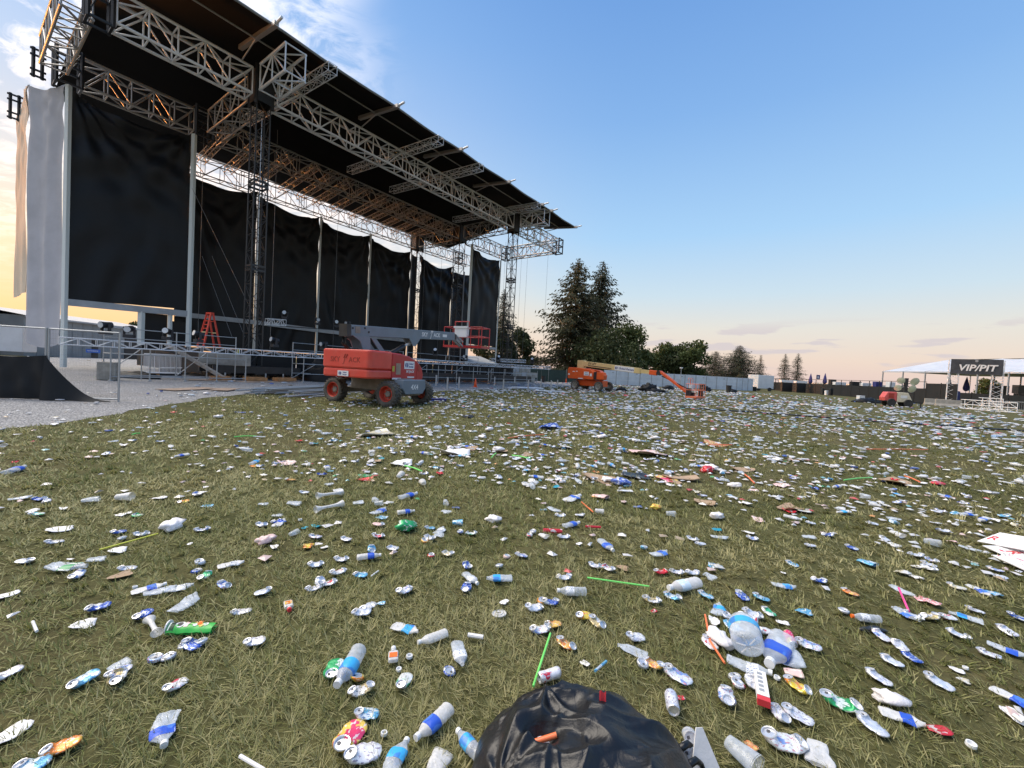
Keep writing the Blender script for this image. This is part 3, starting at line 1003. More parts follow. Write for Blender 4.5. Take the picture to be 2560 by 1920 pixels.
def scaffold(label, s0, s1, n, t=-2.6, rails=(0.55, 1.2), zt=1.62, hand=True):
    th = thing('scaffold_frame', label, 'scaffold', ST((s0 + s1) / 2, t, 0), 0, 'scaffold frames under the silver ground truss')
    for i in range(n + 1):
        s = s0 + (s1 - s0) * i / n
        for tt in (t, t + 1.5):
            rod('standard', ST(s, tt, 0), ST(s, tt, zt + (1.0 if hand and tt > t and i % 2 == 0 else 0)), 0.03, steel, th)
        rod('transom', ST(s, t, rails[-1]), ST(s, t + 1.5, rails[-1]), 0.022, steel, th)
        rod('base_jack', ST(s, t, 0.0), ST(s, t, 0.05), 0.09, steel, th)
        if i < n and i % 2 == 0:
            rod('diagonal', ST(s, t + 1.5, 0.2), ST(s + (s1 - s0) / n, t + 1.5, zt), 0.022, steel, th)
    for z in rails:
        rod('ledger', ST(s0, t, z), ST(s1, t, z), 0.024, steel, th)
        rod('ledger', ST(s0, t + 1.5, z), ST(s1, t + 1.5, z), 0.024, steel, th)
    if hand:
        for z in (2.1, 2.58):
            rod('handrail', ST(s0, t + 1.5, z), ST(s1, t + 1.5, z), 0.022, steel, th)


scaffold('scaffold of grey tubes below the ground truss in front of the near curtain', -7.4, -1.6, 4, rails=(0.2, 1.3))
scaffold('scaffold of grey tubes below the ground truss behind the red lift', 1.8, 11.0, 4)
scaffold('scaffold of grey tubes below the ground truss behind the red basket', 11.4, 20.6, 4)
scaffold('scaffold of grey tubes below the far end of the ground truss', 21.0, 29.6, 4, hand=False)
zt = lambda s: 1.93 + 0.009 * max(0, s)
gl = ['ground truss section nearest the wire fence', 'ground truss section over the concrete ballast blocks', 'ground truss section behind the red lift counterweight', 'ground truss section between the red lift and its basket', 'ground truss section below the far wing curtain', 'last ground truss section reaching past the far tower']
gs = [(-9.1, -2.1), (-2.0, 2.75), (2.95, 9.6), (9.7, 17.2), (17.3, 25.0), (25.1, 31.8)]
for (a, b), l in zip(gs, gl):
    box_truss('light_truss', 'silver ' + l, ST(a, -3.0, zt(a) - 0.33), ST(b, -3.0, zt(b) - 0.33), NV, 0.31, 0.31, int((b - a) / 0.55), 0.026, 0.014, alu, group='silver ground truss sections along the stage front', split=a < 9)
box_truss('light_truss', 'second short silver truss lying above the far end of the ground truss', ST(22.5, -1.4, 2.35), ST(28.8, -1.4, 2.5), NV, 0.31, 0.31, 11, 0.026, 0.014, alu, group='silver ground truss sections along the stage front', split=False)
p0, p1 = SP(669, 812, 6.5), SP(715, 815, 6.5)
box_truss('light_truss', 'short white truss piece hanging over the stage deck', p0, p1, NV, 0.50, 0.45, 4, 0.035, 0.02, white_p, group='short truss pieces')

# moving-head lamps
def lamp_head(label, p, yaw, tilt, sc=1.0):
    th = thing('stage_lamp', label, 'stage light', p, yaw, 'black stage lamps on the trusses')
    mb = MB()
    mb.box((0, 0, 0.07 * sc), (0.34 * sc, 0.30 * sc, 0.14 * sc))
    mb.build('lamp_base', black_pr, th, local=True, bevel=0.015)
    mb = MB()
    for sg in (-1, 1):
        mb.box((sg * 0.17 * sc, 0, 0.30 * sc), (0.05 * sc, 0.10 * sc, 0.34 * sc))
    mb.build('yoke', black_pr, th, local=True)
    d = Vector((0, -math.cos(tilt), math.sin(tilt)))
    c = Vector((0, 0, 0.38 * sc))
    mb = MB()
    mb.cyl(c - d * 0.2 * sc, c + d * 0.05 * sc, 0.13 * sc, 10, 0.125 * sc)
    mb.cyl(c + d * 0.05 * sc, c + d * 0.2 * sc, 0.125 * sc, 10, 0.14 * sc)
    mb.build('lamp_body', black_pr, th, local=True)
    mb = MB()
    mb.cyl(c + d * 0.2 * sc, c + d * 0.215 * sc, 0.12 * sc, 12)
    mb.build('lens', lens_m, th, local=True)


for px, py, t, l in ((264, 836, -2.8, 'black stage lamp nearest the wire fence on the ground truss'), (323, 845, -2.8, 'black stage lamp second along from the wire fence'), (419, 850, -2.8, 'black stage lamp before the white post on the ground truss'), (496, 856, -2.8, 'black stage lamp below the red ladder'), (686, 868, -2.6, 'black stage lamp just past the near tower on the ground truss'), (809, 876, -2.6, 'black stage lamp behind the red counterweight top'), (1088, 890, -2.6, 'black stage lamp behind the red lift hood'), (1163, 903, -2.8, 'black stage lamp below the red basket'), (1245, 905, -2.8, 'black stage lamp before the far tower'),
                     (712, 797, 6.8, 'raised black stage lamp on the short white truss piece'), (792, 812, 6.8, 'raised black stage lamp by the first pale rear post'), (839, 818, 6.8, 'raised black stage lamp right of the first pale rear post'), (869, 820, 6.8, 'raised black stage lamp at the boom end'), (1330, 909, -2.8, 'small stage lamp on the last ground truss section')):
    lamp_head(l, SP(px, py, t), R.uniform(-0.6, 0.9), rad(R.uniform(-12, 40)), 1.15 if t < 0 else 1.25)
rod_t = tag(rod('lamp_pipe', SP(700, 815, 6.8), SP(880, 828, 6.8), 0.035, black_st, None), 'black pipe carrying the raised stage lamps', 'pipe')


# red stepladder
def ladder():
    p = SP(523, 850, 1.6)
    p.z = 1.92
    th = thing('stepladder', 'tall red stepladder standing open on the deck before the first rear curtain', 'ladder', p, math.pi / 2 - TH + 0.25)
    H, W = 2.15, 0.52
    for sg, nm in ((-1, 'climbing_side'), (1, 'back_side')):
        for k in (-1, 1):
            rod('rail', (sg * W, k * 0.29, 0), (sg * 0.06, k * 0.2, H), 0.042, lad_r, th, square=True, local=True)
        for i in range(1, 9):
            f = i / 9
            x = sg * (W + (0.06 - W) * f)
            y = 0.29 + (0.2 - 0.29) * f
            if sg < 0 or i in (1, 4, 7):
                rod('rung', (x, -y, H * f), (x, y, H * f), 0.028, lad_w if i == 4 else lad_r, th, square=True, local=True)
    mb = MB()
    mb.box((0, 0, H + 0.02), (0.2, 0.5, 0.09))
    mb.build('top_cap', lad_r, th, local=True)
    rod('spreader', (-W * 0.55, 0.24, H * 0.45), (W * 0.55, 0.24, H * 0.45), 0.02, lad_w, th, local=True)


ladder()

k_px = (2, 1, 0)
# near tower base: concrete blocks, black ballast frame, mats
for k, (ds, l) in enumerate(((-0.55, 'concrete ballast block nearest the stage at the near tower'), (-0.30, 'middle concrete ballast block at the near tower'), (0.0, 'front concrete ballast block strapped to the near tower'))):
    mb = MB()
    c = SP(585 - 22 * k_px[k], 900 - 2 * k_px[k], -0.5 + 0.5 * k_px[k])
    mb.box(c, (1.75, 0.52, 0.70), rz=math.pi / 2 - TH - 0.35)
    tag(mb.build('concrete_block', conc, bevel=0.03, origin=c), l, 'concrete block', 'ballast blocks at the near tower')
mb = MB()
c = ST(0.35, 0.9, 1.3)
mb.box(c, (1.6, 0.55, 0.62), rz=math.pi / 2 - TH)
tag(mb.build('concrete_block', conc, bevel=0.03, origin=c), 'concrete ballast block sitting inside the near tower legs', 'concrete block', 'ballast blocks at the near tower')
bf = thing('ballast_frame', 'black steel base frame under the near lattice tower', 'base frame', ST(0, 0.5, 0.2))
for s in (-1.9, 0.0, 1.9):
    mb = MB()
    mb.bar(ST(s, -0.6, 0.62), ST(s, 1.7, 0.62), 0.55, 0.5)
    mb.build('beam', black_st, bf)
for t in (-0.55, 1.65):
    mb = MB()
    mb.bar(ST(-2.6, t, 0.66), ST(2.6, t, 0.66), 0.16, 0.44)
    mb.build('beam', black_st, bf)
for s in (-2.0, -0.9, 0.3, 1.4):
    rod('jack', ST(s, -0.75, 0.12), ST(s, -0.75, 0.45), 0.05, steel, bf)
rod('tower_strap', ST(-1.35, -0.2, 0.95), ST(-1.1, -0.2, 1.95), 0.05, strap_y, bf, square=True)
for k, (s, t, w, l) in enumerate(((-0.7, -1.7, 1.1, 'orange timber block pad before the near tower'), (1.0, -1.8, 1.15, 'second orange timber pad before the near tower'), (-2.4, -1.2, 0.9, 'orange timber pad under the ballast blocks'), (-4.6, 2.4, 2.4, 'long orange timber baulk on the gravel behind the tower'))):
    c = ST(s, t, 0.17)
    th = thing('timber_pad', l, 'timber pad', ST(s, t, 0.03), math.pi / 2 - TH, 'timber pads around the near tower')
    for j in range(3):
        mb = MB()
        mb.box((0, (j - 1) * 0.26, 0.12), (w, 0.25, 0.19 + 0.01 * j))
        mb.build('baulk', wood, th, local=True)
for k, (s, t, a, b, rz, l) in enumerate(((-0.2, -2.3, 3.2, 1.2, 0.2, 'plywood sheet under the timber pads'), (-2.9, -1.6, 2.2, 1.2, -0.3, 'plywood sheet lying nearer the ballast blocks'), (-6.0, -8.6, 2.2, 0.9, 0.5, 'flattened plywood sheet at the gravel edge'), (-4.9, -9.1, 1.5, 0.7, 0.9, 'second flattened plywood sheet at the gravel edge'))):
    c = ST(s, t, 0.02 + 0.012 * k)
    mb = MB()
    mb.box(c, (a, b, 0.02), rz=math.pi / 2 - TH + rz)
    tag(mb.build('plywood_sheet', ply, origin=c), l, 'plywood', 'plywood sheets on the gravel')
# soft black bundle of drapes beside the tower base
def lump(name, label, cat, c, r, mat, seed, group=None, nu=20, nv=12, amp=0.28, fq=2.2, rz=0.0):
    mb = MB()
    def f(u, v):
        a, e = 2 * math.pi * u, math.pi * (0.5 * v)
        d = Vector((math.cos(a) * math.cos(e), math.sin(a) * math.cos(e), math.sin(e)))
        k = 1 + amp * noise.noise(d * fq + Vector((seed, seed * 2, 0))) + amp * 0.5 * noise.noise(d * fq * 3 + Vector((seed, 0, 5)))
        q = Vector((d.x * r[0] * k, d.y * r[1] * k, d.z * r[2] * k))
        q.rotate(Quaternion((0, 0, 1), rz))
        return Vector(c) + q
    mb.grid(f, nu, nv)
    return tag(mb.build(name, mat, smooth=True, origin=c), label, cat, group)


lump('drape_bundle', 'tall heap of black drapes beside the near tower base', 'drapes', ST(3.9, -1.2, 0), (1.3, 0.8, 1.5), black_vinyl, 3)
lump('drape_bundle', 'low heap of black drapes on the gravel under the near scaffold', 'drapes', ST(-6.0, 0.2, 0), (1.4, 0.5, 0.35), black_vinyl, 5)
# long black box ledge along the foot of the stage and orange cone
for k in range(7):
    a = 6.4 + k * 3.2
    mb = MB()
    mb.bar(ST(a, -2.0, 0.62), ST(a + 3.15, -2.0, 0.62), 0.7, 0.62)
    tag(mb.build('barrier_box', black_st, origin=ST(a + 1.6, -2.0, 0.3)), ['black barrier box nearest the red lift hood', 'black barrier box second from the red lift', 'black barrier box under the red basket', 'black barrier box behind the traffic cone', 'black barrier box left of the far tower', 'black barrier box at the far tower foot', 'last black barrier box past the far tower'][k], 'barrier box', 'black barrier boxes along the stage foot')


def cone(p, label, h=0.72):
    th = thing('traffic_cone', label, 'traffic cone', p)
    mb = MB()
    mb.box((0, 0, 0.02), (0.38, 0.38, 0.04))
    mb.build('foot', cone_m, th, local=True)
    mb = MB()
    mb.lathe([(0.14, 0.04), (0.10, 0.3), (0.06, 0.55), (0.03, h)], 12)
    mb.build('body', cone_m, th, local=True, smooth=True)


cone(G(1188, 968), 'orange traffic cone standing alone before the stage foot')
cone(G(1415, 957), 'tiny orange traffic cone by the green screen fence', 0.7)
# grey stub posts
for k, (px, py) in enumerate(((1090, 965), (1118, 975), (1147, 972), (1236, 965), (1258, 975), (1286, 963), (1320, 978), (1352, 970), (1377, 975), (1393, 972))):
    p = G(px, py)
    h = (935 + 0.054 * (px - 1280) - (py - 26)) / 1052 * p.y + 1.55 - 0.5
    o = rod('stub_post', p, p + Vector((0.0, 0, 0.85)), 0.05, steel, None, square=True)
    tag(o, 'grey stub post ' + ['closest to the lift wheel', 'second from the lift wheel', 'third from the lift wheel', 'at the near end of the steel sheets', 'over the middle of the steel sheets', 'behind the steel sheets', 'before the concrete block wall', 'second before the concrete block wall', 'near the black bin', 'nearest the orange lift'][k], 'post', 'grey stub posts standing in the field before the stage')


# stacked steel: pipe pile and sheet piles
def pipes(label, p, q, n, seed):
    rr = random.Random(seed)
    th = thing('pipe_pile', label, 'pipe pile', (Vector(p) + Vector(q)) / 2)
    d = (Vector(q) - Vector(p))
    u = d.cross(ZV).normalized()
    for i in range(n):
        o = u * rr.uniform(-0.55, 0.55) + d.normalized() * rr.uniform(-0.5, 0.5)
        z = 0.05 + 0.085 * (i % 3) + rr.uniform(0, 0.02)
        rod('pipe', Vector(p) + o + ZV * z, Vector(q) + o + u * rr.uniform(-0.2, 0.2) + ZV * (z + rr.uniform(0, 0.06)), 0.032, steel if i % 3 else rail_g, th)


pipes('pile of grey scaffold pipes at the gravel edge left of the red lift', G(640, 986), G(800, 977), 18, 2)
pipes('loose grey pipes beside the rear wheel of the red lift', G(740, 995), G(835, 988), 9, 4)


def sheets(label, p, rz, n, size, seed, mat):
    rr = random.Random(seed)
    th = thing('sheet_pile', label, 'sheet pile', p, rz, 'piles of sheets on the grass before the stage')
    for i in range(n):
        mb = MB()
        mb.box((rr.uniform(-.3, .3), rr.uniform(-.2, .2), 0.03 + i * 0.05), (size[0] * rr.uniform(.8, 1), size[1] * rr.uniform(.8, 1), 0.04), rz=rr.uniform(-.12, .12))
        mb.build('sheet', mat, th, local=True)


sheets('pile of pale steel sheets behind the orange cone', G(1262, 962), 0.5, 5, (2.8, 1.0), 3, rail_g)
sheets('pile of pale blue steel sheets before the concrete blocks', G(1310, 972), 0.55, 3, (3.0, 1.0), 5, panel_w)
sheets('low pile of steel sheets nearest the orange lift', G(1372, 980), 0.4, 2, (2.6, 0.8), 6, panel_w)
sheets('dark flattened sheets on the grass before the cone', G(1095, 1003), 0.4, 2, (1.3, 0.5), 8, navy_m)

# concrete block wall at the far tower
bw = thing('block_wall', 'wall of stacked pale concrete blocks behind the far tower foot', 'block wall', ST(32, 1.0, 0))
for r_ in range(3):
    for k in range(8):
        s = 26.4 + k * 1.27 + (0.6 if r_ == 1 else 0)
        if r_ == 2 and k > 6: continue
        mb = MB()
        mb.box((0, 0, 0), (1.22, 0.75, 0.66), rz=math.pi / 2 - TH)
        o = mb.build('block', conc if (k + r_) % 3 else rail_g, bw, local=True, bevel=0.02)
        o.location = ST(s, 2.2, 0.34 + r_ * 0.68) - bw.location
# plastic bin beside it
def bin_(label, p, h=0.95, w=0.6, mat=rubber_d):
    th = thing('rubbish_bin', label, 'bin', p, R.uniform(-.2, .2), 'black rubbish bins along the fences')
    mb = MB()
    mb.lathe([(w * 0.38, 0.0), (w * 0.42, 0.05), (w * 0.5, h - 0.05), (w * 0.54, h - 0.05), (w * 0.54, h), (w * 0.46, h), (w * 0.40, h * 0.5)], 14)
    mb.build('body', mat, th, local=True)


bin_('black bin at the end of the concrete block wall', G(1358, 956))

# road case and ramp on the gravel, left of the near tower
rc = thing('road_case', 'black road case with a ridged silver top on the gravel under the scaffold', 'road case', G(428, 944), 0.6)
mb = MB(); mb.box((0, 0, 0.28), (1.0, 0.7, 0.5)); mb.build('case_body', black_st, rc, local=True, bevel=0.02)
for i in range(6):
    rod('ridge', (-0.48, -0.3 + i * 0.12, 0.56), (0.48, -0.3 + i * 0.12, 0.60), 0.022, alu, rc, local=True)
for x in (-.4, .4):
    for y in (-.28, .28):
        rod('caster', (x, y - .03, 0.05), (x, y + .03, 0.05), 0.05, rubber_d, rc, local=True)
rod('case_edge', (-0.5, -0.355, 0.05), (0.5, -0.355, 0.05), 0.02, alu, rc, local=True)
# stack of folded barricades
bs = thing('barricade_stack', 'stack of pale barricade panels leaning under the near scaffold', 'barricades', ST(-5.0, -0.6, 0))
for k in range(5):
    y = -0.8 + 0.22 * k
    a, b = ST(-5.6, y, 0.35), ST(-4.2, y, 0.35)
    for z in (0, 1.0):
        rod('barricade_rail', a + ZV * z, b + ZV * z, 0.025, alu, bs)
    for f in np.linspace(0, 1, 7):
        rod('barricade_bar', a.lerp(b, float(f)), a.lerp(b, float(f)) + ZV, 0.014, alu, bs)
c = ST(-7.4, -2.2, 0.45)
mb = MB(); mb.box(c, (0.7, 0.5, 0.86), rz=.4)
tag(mb.build('concrete_block', conc, bevel=.03, origin=c), 'upright concrete block behind the draped fence corner', 'concrete block', 'ballast blocks at the near tower')
st_ = thing('access_stair', 'sloping steel stair rails under the near scaffold', 'stair', ST(-4, -1.0, 0))
for t in (-1.5, -0.7):
    rod('stringer', ST(-4.9, t, 1.9), ST(-2.2, t, 0.15), 0.05, alu_d, st_, square=True)
for i in range(7):
    f = (i + .5) / 7
    rod('tread', ST(-4.9 + 2.7 * f, -1.5, 1.9 - 1.75 * f), ST(-4.9 + 2.7 * f, -0.7, 1.9 - 1.75 * f), 0.05, alu_d, st_, square=True)

# ------------------------------------------------------------------ wire fence with black scrim at the left edge
fz = 2.02
f0, f1, f2 = G(-240, 989), G(128, 1000), G(296, 1005)
wf = thing('wire_fence_panel', 'open wire fence panel with a blue notice before the gravel', 'fence panel', f2, 0, 'wire fence panels by the gravel')
pB = f1 + (f1 - f2) * 0.05
for p in (f2, pB):
    rod('fence_post', p, p + ZV * fz, 0.026, steel, wf)
for z in (0.08, fz - 0.02):
    rod('fence_rail', f2 + ZV * z, pB + ZV * z, 0.022, steel, wf)
mb = MB()
for i in range(1, 46):
    p = f2.lerp(pB, i / 46)
    mb.cyl(p + ZV * 0.08, p + ZV * (fz - 0.02), 0.0013, 3, caps=False)
for j in range(1, 14):
    mb.cyl(f2 + ZV * (fz * j / 14), pB + ZV * (fz * j / 14), 0.0013, 3, caps=False)
tag(mb.build('wire_mesh', grey_st, wf), kind='stuff')
q = f2.lerp(pB, 0.38)
dx = (f2 - pB).normalized()
mb = MB()
mb.bar(q - dx * 0.17 + ZV * 1.44, q + dx * 0.17 + ZV * 1.44, 0.012, 0.10)
nb = mb.build('notice_board', blue_m, wf)
nrm = dx.cross(ZV)
if nrm.y > 0: nrm = -nrm
txt('lettering', 'FENCE RENTAL', 0.038, white_pr, frame(q + nrm * 0.009 + ZV * 1.44 - wf.location, dx, ZV), wf)
w2 = thing('wire_fence_panel', 'wire fence panel covered with sagging black scrim at the picture edge', 'fence panel', pB, 0, 'wire fence panels by the gravel')
for f in (0.0, 0.55, 1.0):
    p = (pB - dx * 0.06).lerp(f0, f)
    rod('fence_post', p, p + ZV * fz, 0.026, steel, w2)
for z in (0.08, fz - 0.02):
    rod('fence_rail', pB - dx * 0.06 + ZV * z, f0 + ZV * z, 0.022, steel, w2)


def scrim(u, v):
    s = pB.lerp(f0, u * 1.0)
    top = 1.23 - 0.06 * math.sin(u * 6) - 0.05 * u
    return s + nrm * (0.06 + 0.03 * math.sin(u * 40 + v * 2) * (0.3 + v) + 0.05 * noise.noise(Vector((u * 9, v * 3, 0)))) + ZV * (top * (1 - v) + 0.02)


mb = MB(); mb.grid(scrim, 40, 14)
tag(mb.build('fence_scrim', scrim_m, smooth=True, origin=pB), 'black scrim hung on the fence at the left picture edge', 'scrim', 'black scrims on the wire fence')


def drape(u, v):
    # loose end pulled down and outwards into a long pointed tail
    top = 1.22 * (1 - u) ** 2.3 + 0.02
    along = pB + dx * (1.55 * u ** 0.9)
    fold = 0.10 * math.sin(u * 9 + 1) * (1 - u) * (0.3 + 0.7 * v)
    return along + nrm * (0.10 + fold + 0.25 * u * v * (1 - u) + 0.10 * v) + ZV * (top * (1 - v) + 0.012)


mb = MB(); mb.grid(drape, 36, 16)
tag(mb.build('fence_scrim', scrim_m, smooth=True, origin=pB + dx * .4), 'loose tail of black scrim trailing down to the gravel', 'scrim', 'black scrims on the wire fence')

# ------------------------------------------------------------------ sheds behind the stage
def shed(label, a, b, h0, depth, mat, roof_mat, cat='building', ribs=14, door=None):
    a, b = Vector(a), Vector(b)
    th = thing('shed', label, cat, (a + b) / 2)
    d = (b - a)
    back = Vector((-d.y, d.x, 0)).normalized() * depth
    mb = MB()
    vs = [a, b, b + back, a + back]
    mb.add(vs + [v + ZV * h0 for v in vs], [(0, 1, 5, 4), (1, 2, 6, 5), (2, 3, 7, 6), (3, 0, 4, 7)])
    mb.build('wall', mat, th)
    o = d.normalized() * 0.3
    f = -back.normalized() * 0.4
    rp = [a - o + f, b + o + f, b + o + back, a - o + back, ]
    mid0, mid1 = a - o + back / 2 + ZV * (h0 + 1.1), b + o + back / 2 + ZV * (h0 + 1.1)
    mb = MB()
    mb.add([rp[0] + ZV * h0, rp[1] + ZV * h0, mid1, mid0, rp[2] + ZV * h0, rp[3] + ZV * h0, rp[0] + ZV * (h0 - .22), rp[1] + ZV * (h0 - .22)], [(0, 1, 2, 3), (3, 2, 4, 5), (6, 7, 1, 0)])
    mb.build('roof', roof_mat, th)
    for i in range(1, ribs):
        p = a + d * (i / ribs) + f * 0.05
        rod('wall_rib', p, p + ZV * (h0 - .25), 0.03, mat, th, square=True)
    if door:
        for k, w, hh in door:
            p = a + d * k + f * 0.12
            mb = MB()
            mb.bar(p + ZV * hh / 2, p + d.normalized() * w + ZV * hh / 2, 0.06, hh)
            mb.build('door', black_pr, th)
    return th


sa, sb = AT(60, 795, 52), AT(395, 827, 74)
shed('long grey metal shed seen under the large near curtain', (sa.x, sa.y, 0), (sb.x, sb.y, 0), 5.05, 14, shed_w, shed_r, door=((0.42, 1.0, 2.6), (0.68, 3.5, 3.2)))
sa, sb = AT(1168, 905, 66), AT(1236, 912, 70)
shed('small pale shed seen under the far wing curtain', (sa.x, sa.y, 0), (sb.x, sb.y, 0), 2.5, 8, shed_w, shed_w, ribs=6)
th = thing('site_trailer', 'white site trailer at the left picture edge behind the fence', 'trailer', G(10, 900, 0))
p = AT(-20, 830, 36)
mb = MB(); mb.box((p.x, p.y, 1.9), (4.6, 2.4, 2.2), rz=0.5)
th.location = (p.x, p.y, 0)
mb.build('body', white_p, th, bevel=.05)
for k in (-.8, .8):
    rod('wheel', (p.x + k - 1, p.y - 1.2, .4), (p.x + k - 1, p.y - 1.0, .4), 0.4, rubber_d, th, n=12)

# unseen wood added off the stage wing to block glow from the field
rngw = np.random.default_rng(77)
nw = 26000
azw = rngw.uniform(rad(-118), rad(-55), nw)
dw = rngw.uniform(74, 96, nw)
hw = 9.0 + 1.6 * np.sin(azw * 37) + 1.0 * np.sin(azw * 91 + 2)
zw = hw * rngw.uniform(0.0, 1.0, nw) ** 0.75
ADDED_WOOD = (np.stack([dw * np.sin(azw), dw * np.cos(azw), zw], 1), rngw)

# ------------------------------------------------------------------ boom lifts
def rbox(x0, x1, y0, y1, z0, z1):
    mb = MB()
    mb.box(((x0 + x1) / 2, (y0 + y1) / 2, (z0 + z1) / 2), (x1 - x0, y1 - y0, z1 - z0))
    return mb


def wheel(parent, c, ax, r, w, tyre_m, rim_m, dish=1, spin=0.0, lugs=22):
    """tyre with lugs, dished rim and hub; ax: outward unit vector"""
    wp = part('wheel', parent, c)
    Q = Vector(ax).to_track_quat('Z', 'Y').to_matrix().to_4x4()
    mb = MB()
    mb.lathe([(r * 0.62, w * 0.40), (r * 0.66, w * 0.47), (r * 0.80, w * 0.50), (r * 0.93, w * 0.46), (r * 0.965, w * 0.3), (r * 0.965, -w * 0.3), (r * 0.93, -w * 0.46), (r * 0.80, -w * 0.50), (r * 0.62, -w * 0.42), (r * 0.58, -w * 0.3), (r * 0.58, w * 0.3), (r * 0.62, w * 0.40)], 32, Q, close=False)
    for i in range(lugs):
        for sg in (-1, 1):
            a = 2 * math.pi * (i + (0.5 if sg > 0 else 0)) / lugs + spin
            M3 = Matrix.Rotation(a, 3, 'Z') @ Matrix.Rotation(sg * 0.5, 3, 'X')
            b2 = MB()
            b2.box((0, 0, 0), (r * 0.085, r * 0.11, w * 0.50), M=M3)
            off = Vector((math.cos(a) * r * 0.975, math.sin(a) * r * 0.975, sg * w * 0.24))
            mb.add([Q.to_3x3() @ (Vector(p) + off) for p in b2.v], b2.f)
    mb.build('tyre', tyre_m, wp, local=True)
    mb = MB()
    mb.lathe([(r * 0.63, w * 0.43), (r * 0.60, w * 0.45), (r * 0.565, w * 0.42), (r * 0.53, w * 0.15), (r * 0.50, w * (-0.02 if dish else 0.25)), (r * 0.30, w * (-0.05 if dish else 0.28)), (r * 0.26, w * 0.0), (0.001, w * 0.0)], 28, Q, close=False)
    mb.build('rim', rim_m, wp, local=True, smooth=False)
    mb = MB()
    mb.lathe([(r * 0.25, w * -0.05), (r * 0.24, w * 0.16), (r * 0.17, w * 0.22), (0.001, w * 0.23)], 14, Q, close=False)
    for i in range(8):
        a = 2 * math.pi * i / 8
        p = Vector((math.cos(a) * r * 0.36, math.sin(a) * r * 0.36, w * -0.02 if dish else w * 0.28))
        mb.cyl(Q.to_3x3() @ p, Q.to_3x3() @ (p + Vector((0, 0, 0.03))), 0.018, 6)
    mb.build('hub', dusty, wp, local=True)
    return wp


def logo_mark(parent, M, sc, c1=navy_pr, c2=white_pr):
    """round mark split by a white bar, as on the rental stickers"""
    mb = MB()
    for sg in (-1, 1):
        pts = [(sg * 0.09, -0.36)] + [(sg * (0.09 + 0.36 * math.cos(a)), 0.46 * math.sin(a)) for a in np.linspace(-1.25, 1.25, 11)] + [(sg * 0.09, 0.36)]
        mb.add([(x * sc, y * sc, 0.003) for x, y in pts], [tuple(range(len(pts)))[::sg]])
    o = bpy.data.objects.new('sticker_mark', mb.mesh('sticker_mark', c1))
    link(o, parent)
    o.matrix_local = M
    return o


def sticker(parent, o, x, up, w, h, lines, mark=True):
    """white sticker plate with mark and lettering; kept one level under the part it is stuck to"""
    n = Vector(x).cross(Vector(up)).normalized()
    F = frame(Vector(o) + n * 0.006, x, up)
    mb = MB()
    mb.box((0, 0, 0), (w, h, 0.006))
    p = bpy.data.objects.new('sticker', mb.mesh('sticker', white_pr))
    link(p, parent)
    p.matrix_local = F
    T = lambda a, b: F @ Matrix.Translation((a, b, 0.0045))
    if mark:
        logo_mark(parent, T(-w * 0.27, 0), h * 0.7)
    for i, (body, size, dx, dy) in enumerate(lines):
        txt('lettering', body, size, navy_pr, T(dx, dy), parent, shear=0.1, offset=size * 0.02)


